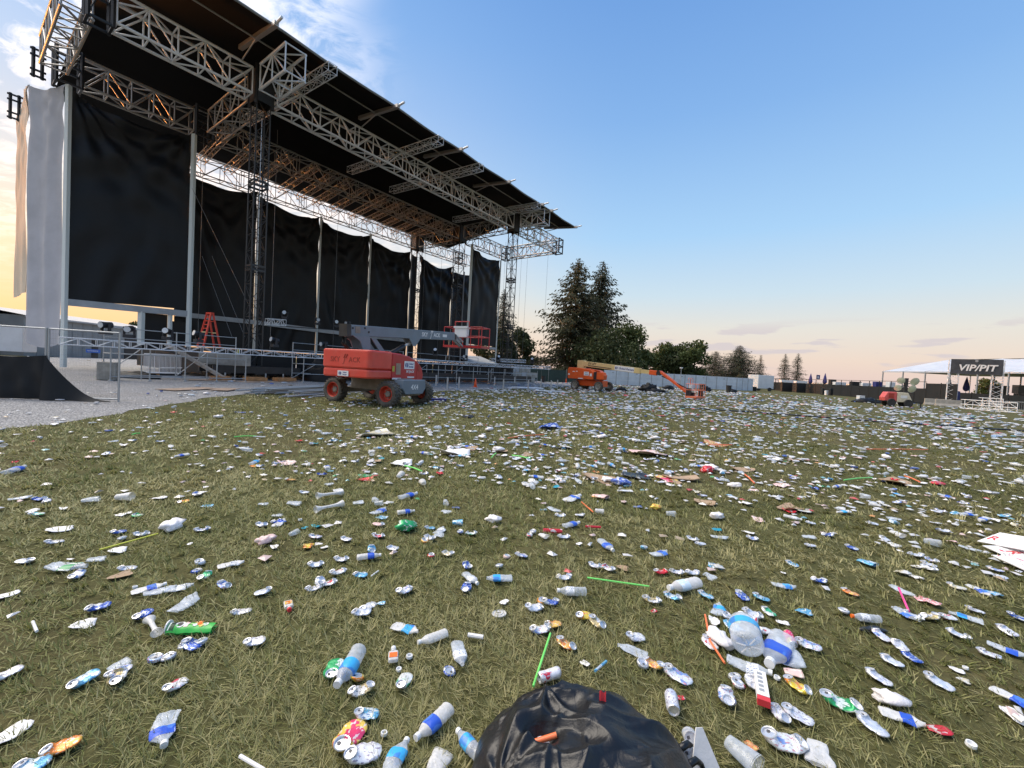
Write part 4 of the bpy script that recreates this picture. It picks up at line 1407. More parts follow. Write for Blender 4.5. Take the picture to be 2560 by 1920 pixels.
def red_lift():
    ang = math.atan2(0.917, 0.40)
    t = thing('boom_lift', 'red and grey boom lift with raised boom and chunky dusty tyres before the stage', 'boom lift', (-5.15, 16.45, 0), ang, 'boom lifts')
    ca = math.atan2(-0.39, 0.92) - ang
    ch = lambda x, y, z: Vector((x * math.cos(ca) - y * math.sin(ca), x * math.sin(ca) + y * math.cos(ca), z))
    CM = Matrix.Rotation(ca, 3, 'Z')
    # chassis
    mb = MB()
    mb.box(ch(0, 0, 0.74), (2.1, 0.92, 0.46), M=CM)
    mb.box(ch(0, 0, 0.985), (2.5, 0.80, 0.05), M=CM)
    mb.build('chassis', dusty, t, local=True, bevel=0.03)
    mb = MB()
    for x in (-1.22, 1.22):
        mb.box(ch(x, 0, 0.46), (0.24, 1.6, 0.22), M=CM)
    mb.build('axle', dusty, t, local=True, bevel=0.02)
    mb = MB()
    x0 = 1.30
    pts = [(-0.78, 0.98), (0.78, 0.98), (0.82, 0.66), (0.60, 0.44), (-0.60, 0.44), (-0.82, 0.66)]
    vs = [ch(x0, y, z) for y, z in pts] + [ch(x0 + 0.34, y * 0.86, z) for y, z in pts]
    mb.add(vs, [(0, 1, 2, 3, 4, 5), (11, 10, 9, 8, 7, 6)] + [(i, 6 + i, 6 + (i + 1) % 6, (i + 1) % 6) for i in range(6)])
    nose = mb.build('nose_plate', sky_grey, t, local=True, bevel=0.025)
    txt('lettering', '4X4', 0.26, white_pr, frame(ch(x0 + 0.343, -0.02, 0.70), ch(0, 1, 0), ZV), nose, offset=0.004)
    for x, y in ((-1.25, -1.0), (1.25, -1.0), (1.25, 1.0), (-1.25, 1.0)):
        wheel(t, ch(x, y, 0.455), ch(0, 1 if y > 0 else -1, 0), 0.455, 0.38, rubber, rim_red)
    # slewing ring
    mb = MB(); mb.cyl((0, 0, 0.98), (0, 0, 1.08), 0.5, 20)
    mb.build('slew_ring', dusty, t, local=True)
    # counterweight: rounded block in two castings
    def rounded(x0, x1, y0, y1, z0, z1, r):
        pts = []
        for cx, cy, a0 in ((x1 - 0.02, y1 - 0.02, 0), (x0 + r, y1 - r, 90), (x0 + r, y0 + r, 180), (x1 - 0.02, y0 + 0.02, 270)):
            rr = r if cx < x1 - 0.1 else 0.02
            for k in range(5):
                a = rad(a0 + 90 * k / 4)
                pts.append((cx + rr * math.cos(a), cy + rr * math.sin(a)))
        m = MB(); n = len(pts)
        vs = []
        for z, k in ((z0, 0.965), (z0 + 0.05, 1), (z1 - 0.07, 1), (z1 - 0.02, 0.985), (z1, 0.955)):
            cx0, cy0 = (x0 + x1) / 2, (y0 + y1) / 2
            vs += [(cx0 + (x - cx0) * k, cy0 + (y - cy0) * k, z) for x, y in pts]
        fs = [(j * n + i, j * n + (i + 1) % n, (j + 1) * n + (i + 1) % n, (j + 1) * n + i) for j in range(4) for i in range(n)]
        m.add(vs, fs + [tuple(range(n - 1, -1, -1)), tuple(range(4 * n, 5 * n))])
        return m
    cw = rounded(-1.85, -0.72, -1.12, 1.12, 1.31, 1.97, 0.16).build('counterweight', sky_red, t, local=True, smooth=False, bevel=0.02)
    rounded(-1.83, -0.72, -1.11, 1.11, 0.99, 1.295, 0.16).build('counterweight', sky_red, t, local=True, bevel=0.02)
    fr = lambda y, z, d=0.0: frame((-1.853 - d, y, z), (0, -1, 0), ZV)
    txt('lettering', 'SKY', 0.25, deb_red, fr(0.46, 1.60), cw, offset=0.004, space=1.05)
    txt('lettering', 'ACK', 0.25, deb_red, fr(-0.44, 1.60), cw, offset=0.004, space=1.05)
    txt('lettering', 'J', 0.22, deb_red, fr(0.045, 1.56), cw, offset=0.004, shear=0.3)
    for dy in (0.05, -0.04):
        rod('logo_stroke', (-1.855, dy + 0.0, 1.66), (-1.855, dy - 0.07, 1.80), 0.014, deb_red, cw, local=True, square=True)
    sticker(cw, (-1.85, 0.06, 1.115), (0, -1, 0), ZV, 0.50, 0.19, [('United', 0.062, 0.08, 0.035), ('Rentals', 0.062, 0.08, -0.04)])
    m = MB()
    m.box((-1.1, 0.1, 1.965), (0.7, 0.85, 0.05))  # black slab stands for the shade in the notch on top
    m.build('notch_shade', black_pr, t, local=True)
    # side hoods with a curved nose
    for y0, y1, nm in ((-1.12, -0.42, 'hood'), (0.42, 1.12, 'hood')):
        pr = [(-0.70, 0.98), (-0.70, 1.94), (-0.2, 1.93), (0.35, 1.85), (0.85, 1.68), (1.15, 1.42), (1.24, 1.15), (1.20, 0.95), (0.5, 0.90)]
        h = MB().prism(pr, y0, y1).build(nm, sky_side, t, local=True, bevel=0.05)
        if y0 < 0:
            ys = -1.122
            hx, up = (1, 0, 0), ZV
            sticker(h, (0.30, ys, 1.52), hx, up, 0.62, 0.30, [('United', 0.10, 0.10, 0.05), ('Rentals', 0.10, 0.10, -0.06)])
            txt('lettering', 'SKYJACK', 0.125, white_pr, frame((0.36, ys - 0.004, 1.27), hx, up), h, shear=0.15, offset=0.003)
            for x, z, w, hh in ((-0.42, 1.0, 0.5, 0.06), (0.42, 1.06, 0.42, 0.05)):
                b = MB(); b.box((x, ys - 0.002, z), (w, 0.006, hh)); b.build('sticker', white_pr, h, local=True)
            b = MB(); b.box((-0.35, ys - 0.004, 1.36), (0.26, 0.012, 0.42)); b.build('data_plate', ply, h, local=True)
            b = MB(); b.box((-0.62, ys - 0.002, 1.36), (0.12, 0.006, 0.2)); b.build('sticker', strap_y, h, local=True)
            b = MB(); b.box((0.92, ys - 0.002, 1.42), (0.14, 0.02, 0.26)); b.build('grille', deb_red, h, local=True, bevel=.02)
            rod('seam', (0.78, ys, 0.95), (0.78, ys, 1.71), 0.006, deb_red, h, local=True, square=True)
    # boom on its riser
    by = 0.22
    tilt = rad(3.6)
    bd = Vector((math.cos(tilt), 0, math.sin(tilt)))
    bu = Vector((-math.sin(tilt), 0, math.cos(tilt)))
    B0 = Vector((-1.62, by, 2.65))
    BM = Matrix((bd, Vector((0, 1, 0)), bu)).transposed()
    mb = MB()
    mb.box(B0 + bd * 3.55, (7.0, 0.36, 0.40), M=BM)
    boom = mb.build('boom', sky_grey, t, local=True, bevel=0.02)
    ys = by - 0.183
    F = lambda x, z: frame(B0 + bd * x + bu * z + Vector((0, ys - by - 0.002, 0)), bd, bu)
    txt('lettering', 'SKY', 0.26, white_pr, F(4.46, 0.0), boom, offset=0.006, shear=0.05)
    txt('lettering', 'ACK', 0.26, white_pr, F(5.42, 0.0), boom, offset=0.006, shear=0.05)
    txt('lettering', 'J', 0.24, white_pr, F(4.93, -0.04), boom, offset=0.006, shear=0.3)
    for k in (0, 0.09):
        rod('logo_stroke', F(4.93 + k, 0.07).translation, F(4.99 + k, 0.19).translation, 0.012, white_pr, boom, local=True, square=True)
    for x, z, w, h_, m in ((0.36, 0.03, 0.24, 0.24, dusty), (6.1, 0.0, 0.36, 0.13, white_pr)):
        b = MB(); b.box(B0 + bd * x + bu * z + Vector((0, ys - by, 0)), (w, 0.02, h_), M=BM); b.build('boom_plate', m, boom, local=True)
    for x, z in ((0.72, 0.11), (0.92, -0.03), (0.12, 0.08)):
        p = B0 + bd * x + bu * z + Vector((0, ys - by, 0))
        rod('boom_pin', p + Vector((0, 0.01, 0)), p - Vector((0, 0.012, 0)), 0.04, black_pr, boom, local=True)
    mb = MB()
    mb.box(B0 + bd * (-0.06), (0.2, 0.38, 0.44), M=BM)
    mb.build('boom_end_frame', grey_st, t, local=True)
    # side cheeks, riser arms and lift cylinder
    for dy in (-0.23, 0.23):
        pr = [(-1.55, 2.48), (-0.70, 2.52), (-0.62, 2.05), (-0.95, 1.86), (-1.18, 2.3)]
        MB().prism(pr, by + dy - 0.02, by + dy + 0.02).build('boom_cheek', sky_grey, t, local=True)
        pr = [(-0.62, 2.46), (-0.36, 2.46), (0.42, 1.80), (0.05, 1.80)]
        MB().prism(pr, by + dy - 0.02, by + dy + 0.02).build('riser_arm', sky_grey, t, local=True)
    mb = MB()
    mb.tube([(-1.7, by - .1, 2.4), (-1.75, by - .1, 2.15), (-1.5, by - .1, 1.98), (-1.2, by - .15, 2.0), (-0.95, by - .15, 1.9)], 0.045, 7)
    mb.tube([(-1.65, by + .1, 2.42), (-1.68, by + .1, 2.2), (-1.4, by + .1, 1.95), (-1.0, by + .1, 1.88)], 0.05, 7)
    mb.build('hydraulic_hose', rubber_d, t, local=True, smooth=True)
    c0, c1 = Vector((0.55, by, 1.85)), B0 + bd * 3.65 - bu * 0.38
    rod('lift_cylinder', c0, c0.lerp(c1, 0.72), 0.10, black_pr, t, local=True, n=12)
    rod('cylinder_rod', c0.lerp(c1, 0.7), c1, 0.05, alu, t, local=True, n=10)
    pr = [(3.35, 0.0), (4.15, 0.0), (3.82, -0.34), (3.62, -0.34)]
    mb = MB()
    for dy in (-0.16, 0.16):
        q = MB().prism(pr, dy - .02, dy + .02)
        mb.add([B0 - bu * 0.18 + bd * v[0] + bu * v[2] + Vector((0, v[1], 0)) for v in q.v], q.f)
    mb.build('cylinder_bracket', sky_grey, t, local=True)
    # jib and basket
    E = B0 + bd * 7.05
    mb = MB(); mb.box(E + bd * 0.08 - bu * 0.02, (0.3, 0.26, 0.26), M=BM)
    mb.build('fly_end', black_st, t, local=True)
    J = E + bd * 0.95 - ZV * 0.48
    for dy in (-0.09, 0.09):
        rod('jib_arm', E + bd * 0.1 + ZV * 0.12 + Vector((0, dy, 0)), J + ZV * 0.22 + Vector((0, dy, 0)), 0.035, rail_g, t, local=True, square=True)
        rod('jib_arm', E + bd * 0.1 - ZV * 0.08 + Vector((0, dy, 0)), J - ZV * 0.02 + Vector((0, dy, 0)), 0.035, rail_g, t, local=True, square=True)
    bk = part('basket', t, J + Vector((0.55, 0, -0.06)))
    mb = MB(); mb.box((0, 0, 0.05), (0.95, 2.35, 0.12)); mb.build('basket_floor', sky_side, bk, local=True)
    for x in (-0.45, 0.45):
        for z in (0.6, 1.08):
            rod('basket_rail', (x, -1.15, z), (x, 1.15, z), 0.022, sky_side, bk, local=True)
        for y in (-1.15, -0.5, 0.5, 1.15):
            rod('basket_post', (x, y, 0.1), (x, y, 1.08), 0.022, sky_side, bk, local=True)
    for y in (-1.15, 1.15):
        for z in (0.6, 1.08):
            rod('basket_rail', (-0.45, y, z), (0.45, y, z), 0.022, sky_side, bk, local=True)
    mb = MB(); mb.box((-0.47, 0.05, 0.78), (0.22, 0.75, 0.5)); mb.build('control_panel', white_p, bk, local=True, bevel=.02)
    mb = MB(); mb.box((-0.47, 0.05, 1.06), (0.3, 0.85, 0.1)); mb.build('control_lid', white_p, bk, local=True)
    for y in (-.4, .45):
        rod('guard_bar', (-0.5, y, 1.08), (-0.5, y, 1.36), 0.025, sky_side, bk, local=True)
    rod('guard_bar', (-0.5, -.4, 1.36), (-0.5, .45, 1.36), 0.025, sky_side, bk, local=True)


red_lift()


def orange_lift():
    ang = rad(-42)
    t = thing('boom_lift', 'orange boom lift with long cream boom and low basket near the white fence', 'boom lift', (7.75, 40.9, 0), ang, 'boom lifts')
    t.scale = (0.9, 0.92, 1.0)
    rbox(-1.6, 1.6, -0.55, 0.55, 0.42, 1.0).build('chassis', jlg_or, t, local=True, bevel=.03)
    for x in (-1.45, 1.45):
        rbox(x - .14, x + .14, -0.95, 0.95, 0.32, 0.58).build('axle', dusty, t, local=True)
    for x, y in ((-1.45, -1.05), (1.45, -1.05), (1.45, 1.05), (-1.45, 1.05)):
        wheel(t, Vector((x, y, 0.46)), Vector((0, 1 if y > 0 else -1, 0)), 0.46, 0.36, rubber, rim_gr, lugs=18)
    pr = [(-2.35, 1.05), (-2.42, 1.9), (-2.3, 2.14), (-1.2, 2.14), (0.45, 1.98), (0.85, 1.75), (0.82, 1.05)]
    h = MB().prism(pr, -1.2, -0.45).build('hood', jlg_or, t, local=True, bevel=.05)
    MB().prism(pr, 0.45, 1.2).build('hood', jlg_or, t, local=True, bevel=.05)
    rbox(-2.3, -1.5, -0.44, 0.44, 1.05, 1.7).build('counterweight', jlg_or, t, local=True, bevel=.04)
    pr = [(1.2, 1.1), (1.2, 1.78), (1.9, 1.78), (2.1, 1.5), (2.05, 1.1)]
    MB().prism(pr, -1.15, -0.5).build('tank_cover', jlg_or, t, local=True, bevel=.05)
    rbox(0.86, 1.18, -1.1, -0.4, 1.1, 1.8).build('valve_bay', black_pr, t, local=True)
    fx, up, ys = (1, 0, 0), ZV, -1.203
    sticker(h, (0.0, ys, 1.60), fx, up, 0.60, 0.36, [('United', 0.13, 0.0, 0.07), ('Rentals', 0.13, 0.0, -0.08)], mark=False)
    for x, z, w, hh in ((-2.2, 1.47, .22, .14), (-1.6, 1.75, .3, .07), (-0.7, 1.12, .6, .08), (0.55, 1.5, .26, .26), (-1.2, 1.78, .2, .06)):
        b = MB(); b.box((x, ys - .002, z), (w, .006, hh)); b.build('sticker', white_pr, h, local=True)
    rbox(-0.6, 0.6, -.4, .4, 0.98, 1.3).build('turret_base', black_pr, t, local=True)
    # boom sloping gently down
    tilt = rad(-4.2)
    bd = Vector((math.cos(tilt), 0, math.sin(tilt))); bu = Vector((-math.sin(tilt), 0, math.cos(tilt)))
    BM = Matrix((bd, Vector((0, 1, 0)), bu)).transposed()
    B0 = Vector((-1.75, 0, 2.62))
    mb = MB(); mb.box(B0 + bd * 3.6, (7.3, 0.42, 0.50), M=BM)
    boom = mb.build('boom', jlg_cr, t, local=True, bevel=.02)
    rbox(-1.85, -1.0, -.26, .26, 2.05, 2.9).build('boom_root', jlg_cr, t, local=True, bevel=.03)
    F = lambda x, z: frame(B0 + bd * x + bu * z + Vector((0, -0.214, 0)), bd, bu)
    txt('lettering', 'JLG LIFT', 0.27, black_pr, F(1.75, 0.09), boom, shear=0.28, offset=0.008)
    rod('boom_stripe', F(1.3, -0.12).translation, F(4.1, -0.12).translation, 0.028, black_pr, boom, local=True, square=True)
    o = F(5.55, 0.0)
    sticker(boom, o.translation, bd, bu, 2.15, 0.44, [('United Rentals', 0.28, 0.22, 0.0)], mark=False)
    logo_mark(boom, o @ Matrix.Translation((-0.88, 0, 0.012)), 0.30)
    mb = MB(); mb.box(B0 + bd * 7.75, (1.2, 0.30, 0.34), M=BM)
    fly = mb.build('fly_boom', jlg_cr, t, local=True)
    mb = MB(); mb.box(B0 + bd * 8.55, (0.75, 0.34, 0.42), M=BM)
    mb.build('fly_end', jlg_or, t, local=True, bevel=.03)
    K = B0 + bd * 9.15 + ZV * 0.05
    mb = MB(); mb.cyl(K - Vector((0, .28, 0)), K + Vector((0, .28, 0)), 0.2, 12)
    mb.build('knuckle', black_st, t, local=True)
    Q = Vector((10.25, 0, 0.42))
    for dy in (-.17, .17):
        rod('jib_arm', K + Vector((0.08, dy, 0.12)), Q + Vector((0, dy, 0)), 0.085, jlg_or, t, local=True, square=True)
    rod('jib_cylinder', K + Vector((.25, 0, -0.25)), Q + Vector((.1, 0, 0.3)), 0.05, black_pr, t, local=True)
    bk = part('basket', t, Vector((10.85, 0, 0.12)))
    mb = MB(); mb.box((0, 0, 0.05), (0.92, 2.4, 0.14)); mb.build('basket_floor', bask_or, bk, local=True)
    for x in (-.45, .45):
        for z in (0.62, 1.1):
            rod('basket_rail', (x, -1.18, z), (x, 1.18, z), 0.022, bask_or, bk, local=True)
        for y in (-1.18, -.6, 0, .6, 1.18):
            rod('basket_post', (x, y, .1), (x, y, 1.1), 0.02, bask_or, bk, local=True)
    for y in (-1.18, 1.18):
        for z in (0.62, 1.1):
            rod('basket_rail', (-.45, y, z), (.45, y, z), 0.022, bask_or, bk, local=True)
    rbox(-.6, -.3, -.75, -.2, .1, .75).build('control_box', black_pr, bk, local=True)
    rbox(-.55, -.3, -.2, .2, .55, 1.05).build('control_panel', white_p, bk, local=True)
    rbox(.1, .4, .35, .75, .12, .6).build('tool_box', black_pr, bk, local=True)
    rbox(-.5, -.2, .1, .4, .12, .4).build('cable_box', black_pr, bk, local=True)
    for y0 in (-.75, -.1):
        mb = MB(); mb.tube([(-.45, y0, 1.1), (-.45, y0, 1.5), (-.45, y0 + .12, 1.58), (-.45, y0 + .45, 1.55), (-.45, y0 + .55, 1.45), (-.45, y0 + .55, 1.1)], .022, 6)
        mb.build('guard_bar', bask_or, bk, local=True)


orange_lift()


# ------------------------------------------------------------------ trees
def leaf_mat(name, c0, c1, c2=None):
    m = bpy.data.materials.new(name)
    m.use_nodes = True
    nt = m.node_tree
    N = NT(nt)
    b = nt.nodes['Principled BSDF']
    tc = nt.nodes.new('ShaderNodeTexCoord')
    n1 = N.noise(tc.outputs['Object'], 0.7, 6, 0.7)
    n2 = N.noise(tc.outputs['Object'], 9, 3, 0.6)
    c = N.mix(N.step(n2, 0.3, 0.7), c0, c1)
    if c2:
        c = N.mix(N.math('MULTIPLY', N.step(n1, 0.45, 0.7), 0.8), c, c2)
    nt.links.new(c, b.inputs['Base Color'])
    b.inputs['Roughness'].default_value = 0.7
    b.inputs['Specular IOR Level'].default_value = 0.25
    tr = nt.nodes.new('ShaderNodeBsdfTranslucent')
    nt.links.new(c, tr.inputs['Color'])
    mx = nt.nodes.new('ShaderNodeMixShader')
    mx.inputs[0].default_value = 0.25
    nt.links.new(b.outputs[0], mx.inputs[1])
    nt.links.new(tr.outputs[0], mx.inputs[2])
    nt.links.new(mx.outputs[0], nt.nodes['Material Output'].inputs['Surface'])
    return m


spruce_m = leaf_mat('spruce_needles', (0.040, 0.050, 0.026), (0.075, 0.080, 0.040), (0.115, 0.085, 0.042))
spruce_m2 = leaf_mat('dark_spruce_needles', (0.032, 0.045, 0.030), (0.062, 0.075, 0.045), (0.075, 0.070, 0.042))
leaf_g = leaf_mat('green_leaves', (0.045, 0.065, 0.022), (0.085, 0.115, 0.035), (0.125, 0.130, 0.045))
leaf_d = leaf_mat('dark_green_leaves', (0.035, 0.050, 0.022), (0.065, 0.085, 0.032), (0.085, 0.09, 0.04))


def quads_mesh(name, P, A, B, mat):
    """P centres, A and B half-edge vectors: a four-pointed leaf clump each"""
    n = len(P)
    V = np.stack([P - A, P + B * 0.55, P + A, P - B * 0.55], 1).astype(np.float32)
    me = bpy.data.meshes.new(name)
    me.vertices.add(n * 4)
    me.vertices.foreach_set('co', V.reshape(-1))
    me.loops.add(n * 4)
    me.loops.foreach_set('vertex_index', np.arange(n * 4, dtype=np.int32))
    me.polygons.add(n)
    me.polygons.foreach_set('loop_start', np.arange(0, n * 4, 4, dtype=np.int32))
    me.update(calc_edges=True)
    me.materials.append(mat)
    return me


def conifer(label, base, h, rw, seed, mat, dens=1.0, group=None, lean=0.0, bare=0.04):
    rng = np.random.default_rng(seed)
    t = thing('spruce_tree', label, 'tree', base, 0, group)
    mb = MB()
    mb.tube([(0, 0, 0), (lean * .3, 0, h * 0.4), (lean * .8, 0, h * .8), (lean, 0, h * 0.985)], lambda f: 0.016 * h * (1 - f) + 0.02, 7)
    mb.build('trunk', bark, t, local=True)
    P, A, B = [], [], []
    limbs = MB()
    z = h * bare
    while z < h * 0.985:
        f = z / h
        prof = (1 - f) ** 0.72 * (0.75 + 0.35 * rng.random()) * (0.55 + 0.45 * min(1, f / 0.12))
        nb = int(rng.integers(5, 9))
        a0 = rng.uniform(0, 6.28)
        for b in range(nb):
            a = a0 + b * 6.283 / nb + rng.normal(0, 0.25)
            L = max(0.35, rw * prof * rng.uniform(0.45, 1.2))
            d = np.array([math.cos(a), math.sin(a), 0])
            rise = 0.25 * f
            n = max(5, int(L * 11 * dens))
            s = np.sort(rng.uniform(0.12, 1, n))
            p = np.outer(s * L, d)
            p[:, 2] = z + L * (rise * s - 0.42 * s ** 1.5 + 0.22 * s ** 4)
            p[:, 0] += lean * f
            p += rng.normal(0, 0.10 + 0.05 * L, (n, 3)) * [1, 1, 0.5]
            if L > h * 0.04:
                limbs.tube([(lean * f, 0, z), tuple(d * L * .55 + [lean * f, 0, z + L * (rise * .55 - .17)]), tuple(d * L * .95 + [lean * f, 0, z + L * (rise - .25)])], lambda q, L=L: 0.012 * L * (1 - q) + .008, 4)
            side = np.cross(d, [0, 0, 1])
            w = rng.choice([-1, 1], n)
            dirv = d[None] * rng.uniform(0.3, 1, (n, 1)) + side[None] * (w * rng.uniform(0.2, 1, n))[:, None]
            dirv[:, 2] -= rng.uniform(0.25, 1.0, n)
            dirv /= np.linalg.norm(dirv, axis=1)[:, None]
            sz = rng.uniform(0.14, 0.36, n) * (0.55 + 0.5 * min(1.5, L / 3)) * h / 22
            P.append(p); A.append(dirv * sz[:, None])
            bb = np.cross(dirv, rng.normal(0, 1, (n, 3)))
            bb /= np.linalg.norm(bb, axis=1)[:, None]
            B.append(bb * sz[:, None] * 0.6)
        z += h * rng.uniform(0.016, 0.026) * (1.15 - 0.5 * f)
    limbs.build('limbs', bark, t, local=True)
    o = bpy.data.objects.new('crown', quads_mesh('crown', np.concatenate(P), np.concatenate(A), np.concatenate(B), mat))
    link(o, t)
    return t


def leafy(label, base, h, w, seed, mat, n=4200, group=None, leaf=0.34, low=0.12):
    rng = np.random.default_rng(seed)
    t = thing('leafy_tree', label, 'tree', base, 0, group)
    mb = MB()
    mb.tube([(0, 0, 0), (0.1, 0, h * 0.3), (-0.1, 0.1, h * 0.62)], lambda f: 0.03 * h * (1 - f * .8), 7)
    lobes = []
    for k in range(16):
        a, e = rng.uniform(0, 6.28), rng.uniform(low + .1, 0.92)
        rr = w * 0.36 * math.sin(math.pi * min(1, (e - low) / (1.02 - low)) ** 0.8) * rng.uniform(0.6, 1.1)
        lobes.append((np.array([rr * math.cos(a), rr * math.sin(a), h * e]), w * rng.uniform(0.14, 0.25)))
        if k % 2 == 0:
            mb.tube([(0, 0, h * 0.25), tuple(lobes[-1][0] * [.5, .5, 1] * 0.75 + [0, 0, h * .05]), tuple(lobes[-1][0])], lambda f: 0.010 * h * (1 - f * .9), 5)
    mb.build('trunk', bark, t, local=True)
    P = []
    for c, r in lobes:
        m = int(n / len(lobes))
        d = rng.normal(0, 1, (m, 3)); d /= np.linalg.norm(d, axis=1)[:, None]
        P.append(c + d * r * rng.uniform(0.45, 1.08, (m, 1)) * [1, 1, 0.8])
    P = np.concatenate(P)
    P = P[P[:, 2] > h * low * rng.uniform(.6, 1.2, len(P))]
    m = len(P)
    A = rng.normal(0, 1, (m, 3)); A /= np.linalg.norm(A, axis=1)[:, None]
    Bv = np.cross(A, rng.normal(0, 1, (m, 3))); Bv /= np.linalg.norm(Bv, axis=1)[:, None]
    s = rng.uniform(0.6, 1.2, (m, 1)) * leaf
    o = bpy.data.objects.new('crown', quads_mesh('crown', P, A * s, Bv * s, mat))
    link(o, t)
    return t


def gx(px, Z):
    """ground point at distance Z ahead below a photograph column"""
    p = AT(px, 940, Z)
    return Vector((p.x, p.y, 0))


TG = 'trees beyond the fences'
_P, _r = ADDED_WOOD
_A = _r.normal(0, 1, _P.shape); _A /= np.linalg.norm(_A, axis=1)[:, None]
_B = np.cross(_A, _r.normal(0, 1, _P.shape)); _B /= np.linalg.norm(_B, axis=1)[:, None]
_o = bpy.data.objects.new('woods', quads_mesh('woods', _P, _A * 0.62, _B * 0.62, leaf_d))
link(_o)
tag(_o, 'added unseen wood blocking the low sunset glow beyond the stage wing', kind='stuff')
conifer('tall brownish spruce, the left one of the twin spruces, catching warm light', gx(1430, 86), 25.0, 11.8, 2, spruce_m, .9, TG)
conifer('tall dark spruce, the right one of the twin spruces', gx(1490, 92), 26.6, 11.0, 5, spruce_m2, .9, TG)
conifer('dark spruce half hidden behind the far wing curtain and far tower', gx(1250, 80), 17.0, 5.5, 8, spruce_m2, 1.0, TG)
conifer('tiny distant spruce between the far tower and the twin spruces', gx(1341, 170), 9.5, 3.2, 9, spruce_m2, .8, TG)
leafy('dark bushy tree below the end of the far wing truss', gx(1285, 84), 9.6, 9.5, 11, leaf_d, group=TG)
leafy('low bushy tree hidden behind the ground truss end', gx(1235, 82), 8.6, 9, 12, leaf_d, group=TG)
leafy('rounded green tree leaning out of the twin spruces on the side of the white fence', gx(1566, 82), 11.0, 10.5, 13, leaf_g, group=TG)
leafy('dark tree tucked under the twin spruces behind the cream boom', gx(1520, 80), 9.4, 14, 14, leaf_d, group=TG)
leafy('light green bush behind the tip of the cream boom', gx(1612, 92), 6.6, 8.5, 15, leaf_g, 3200, TG)
leafy('upright green tree, narrow top, over the white fence', gx(1652, 96), 9.4, 8.5, 16, leaf_g, 4200, TG)
leafy('dark rounded tree in the middle of the group over the white fence', gx(1687, 95), 8.8, 10.0, 17, leaf_d, 4600, TG)
leafy('bright green tree, tallest of the group over the white fence', gx(1724, 94), 10.2, 9.0, 18, leaf_g, 4600, TG)
conifer('dark pine with open crown, left of a pair beyond the white fence end', gx(1786, 120), 10.2, 8.2, 19, spruce_m2, 1.5, TG)
conifer('bigger dark pine with wide crown beyond the far end of the white fence', gx(1845, 118), 12.0, 10.5, 20, spruce_m2, 1.5, TG)
conifer('small thin spruce standing alone behind the white trailer', gx(1899, 150), 11.8, 3.8, 21, spruce_m2, .9, TG)
conifer('neat dark spruce, left of two beyond the black fence', gx(1960, 150), 12.8, 4.0, 22, spruce_m2, 1.1, TG)
conifer('neat dark spruce, right of two beyond the black fence', gx(1992, 148), 13.0, 4.4, 23, spruce_m2, 1.1, TG)
leafy('small tree showing under the near curtain above the shed roof', gx(344, 90), 8.2, 5, 24, leaf_g, 1500, TG)
leafy('pale green tree seen under the entrance sign', gx(2478, 120), 7.0, 7, 25, leaf_g, 2000, TG)

# ------------------------------------------------------------------ fences and compound on the far side
wfn = thing('panel_fence', 'long white panel fence along the far edge of the field', 'fence', gx(1600, 74))
pts = [(1500, 70), (1843, 79), (1886, 84)]
a, b, c = gx(1517, 71), gx(1843, 79), gx(1884, 83)
def along(a, b, step):
    n = max(1, round((b - a).length / step))
    return [(a.lerp(b, i / n), a.lerp(b, (i + 1) / n)) for i in range(n)]
runs = along(a - (b - a) * 0.02, b, 2.42) + along(b, c, 2.42)
for i, (p, q) in enumerate(runs):
    d = (q - p).normalized()
    zt2 = 2.42 + R.uniform(-.03, .03)
    mb = MB(); mb.bar(p + d * .03 + ZV * (zt2 / 2 + .04), q - d * .03 + ZV * (zt2 / 2 + .04), 0.05, zt2 - .04)
    mb.build('panel', panel_w, wfn)
    rod('fence_post', p + Vector((0, -.05, 0)), p + Vector((0, -.05, zt2 + .06)), 0.045, rail_g, wfn, square=True)
    for z in (0.85, 1.55):
        rod('panel_rail', p + Vector((0, -.045, z)), q + Vector((0, -.045, z)), 0.022, white_p, wfn, square=True)
    if i % 2 == 0:
        mm = p.lerp(q, .72)
        mb = MB(); mb.bar(mm - d * .17 + ZV * 2.05 + Vector((0, -.05, 0)), mm + d * .17 + ZV * 2.05 + Vector((0, -.05, 0)), .01, .13)
        mb.build('panel_tag', rail_g, wfn)
g0, g1 = gx(1325, 66), gx(1500, 70.5)
gfn = thing('screen_fence', 'dark green screen fence between the concrete blocks and the orange lift', 'fence', g0)
for p, q in along(g0, g1, 3.0):
    mb = MB(); mb.bar(p + ZV * 1.0, q + ZV * 1.0, .03, 1.95)
    mb.build('screen_panel', green_sc, gfn)
    rod('fence_post', p + Vector((0, -.05, 0)), p + Vector((0, -.05, 2.2)), .03, steel, gfn)
lamp = thing('lamp_post', 'small pale lamp on a post above the white fence', 'lamp post', gx(1702, 70))
rod('pole', gx(1702, 70), gx(1702, 70) + ZV * 3.4, .05, rail_g, lamp)
mb = MB(); q = gx(1702, 70) + ZV * 3.45; mb.box(q, (.4, .3, .2)); mb.build('lamp_housing', white_p, lamp)
for px, py, l in ((1655, 965, 'black bin between the cream boom and the white fence'), (1757, 968, 'black bin just past the low orange basket at the white fence'), (1824, 972, 'black bin at the far end of the white fence')):
    p = gx(px, 1631 / (py - (925.3 + .0542 * (px - 1282))) if py < 966 else 62)
    bin_(l, p, 1.05, .75)
for px, Z, r, l in ((1672, 60, (.9, .6, .6), 'black bag slumped beside the bin by the cream boom'), (1766, 61, (.8, .6, .75), 'dark green bag slumped beside the bin past the basket'), (1833, 64, (.8, .5, .5), 'black bag at the last bin of the white fence'), (1556, 44, (.55, .4, .4), 'small black bag behind the front wheel of the orange lift')):
    lump('rubbish_bag', l, 'rubbish bag', gx(px, Z), r, black_vinyl, px, 'black bags near the white fence')
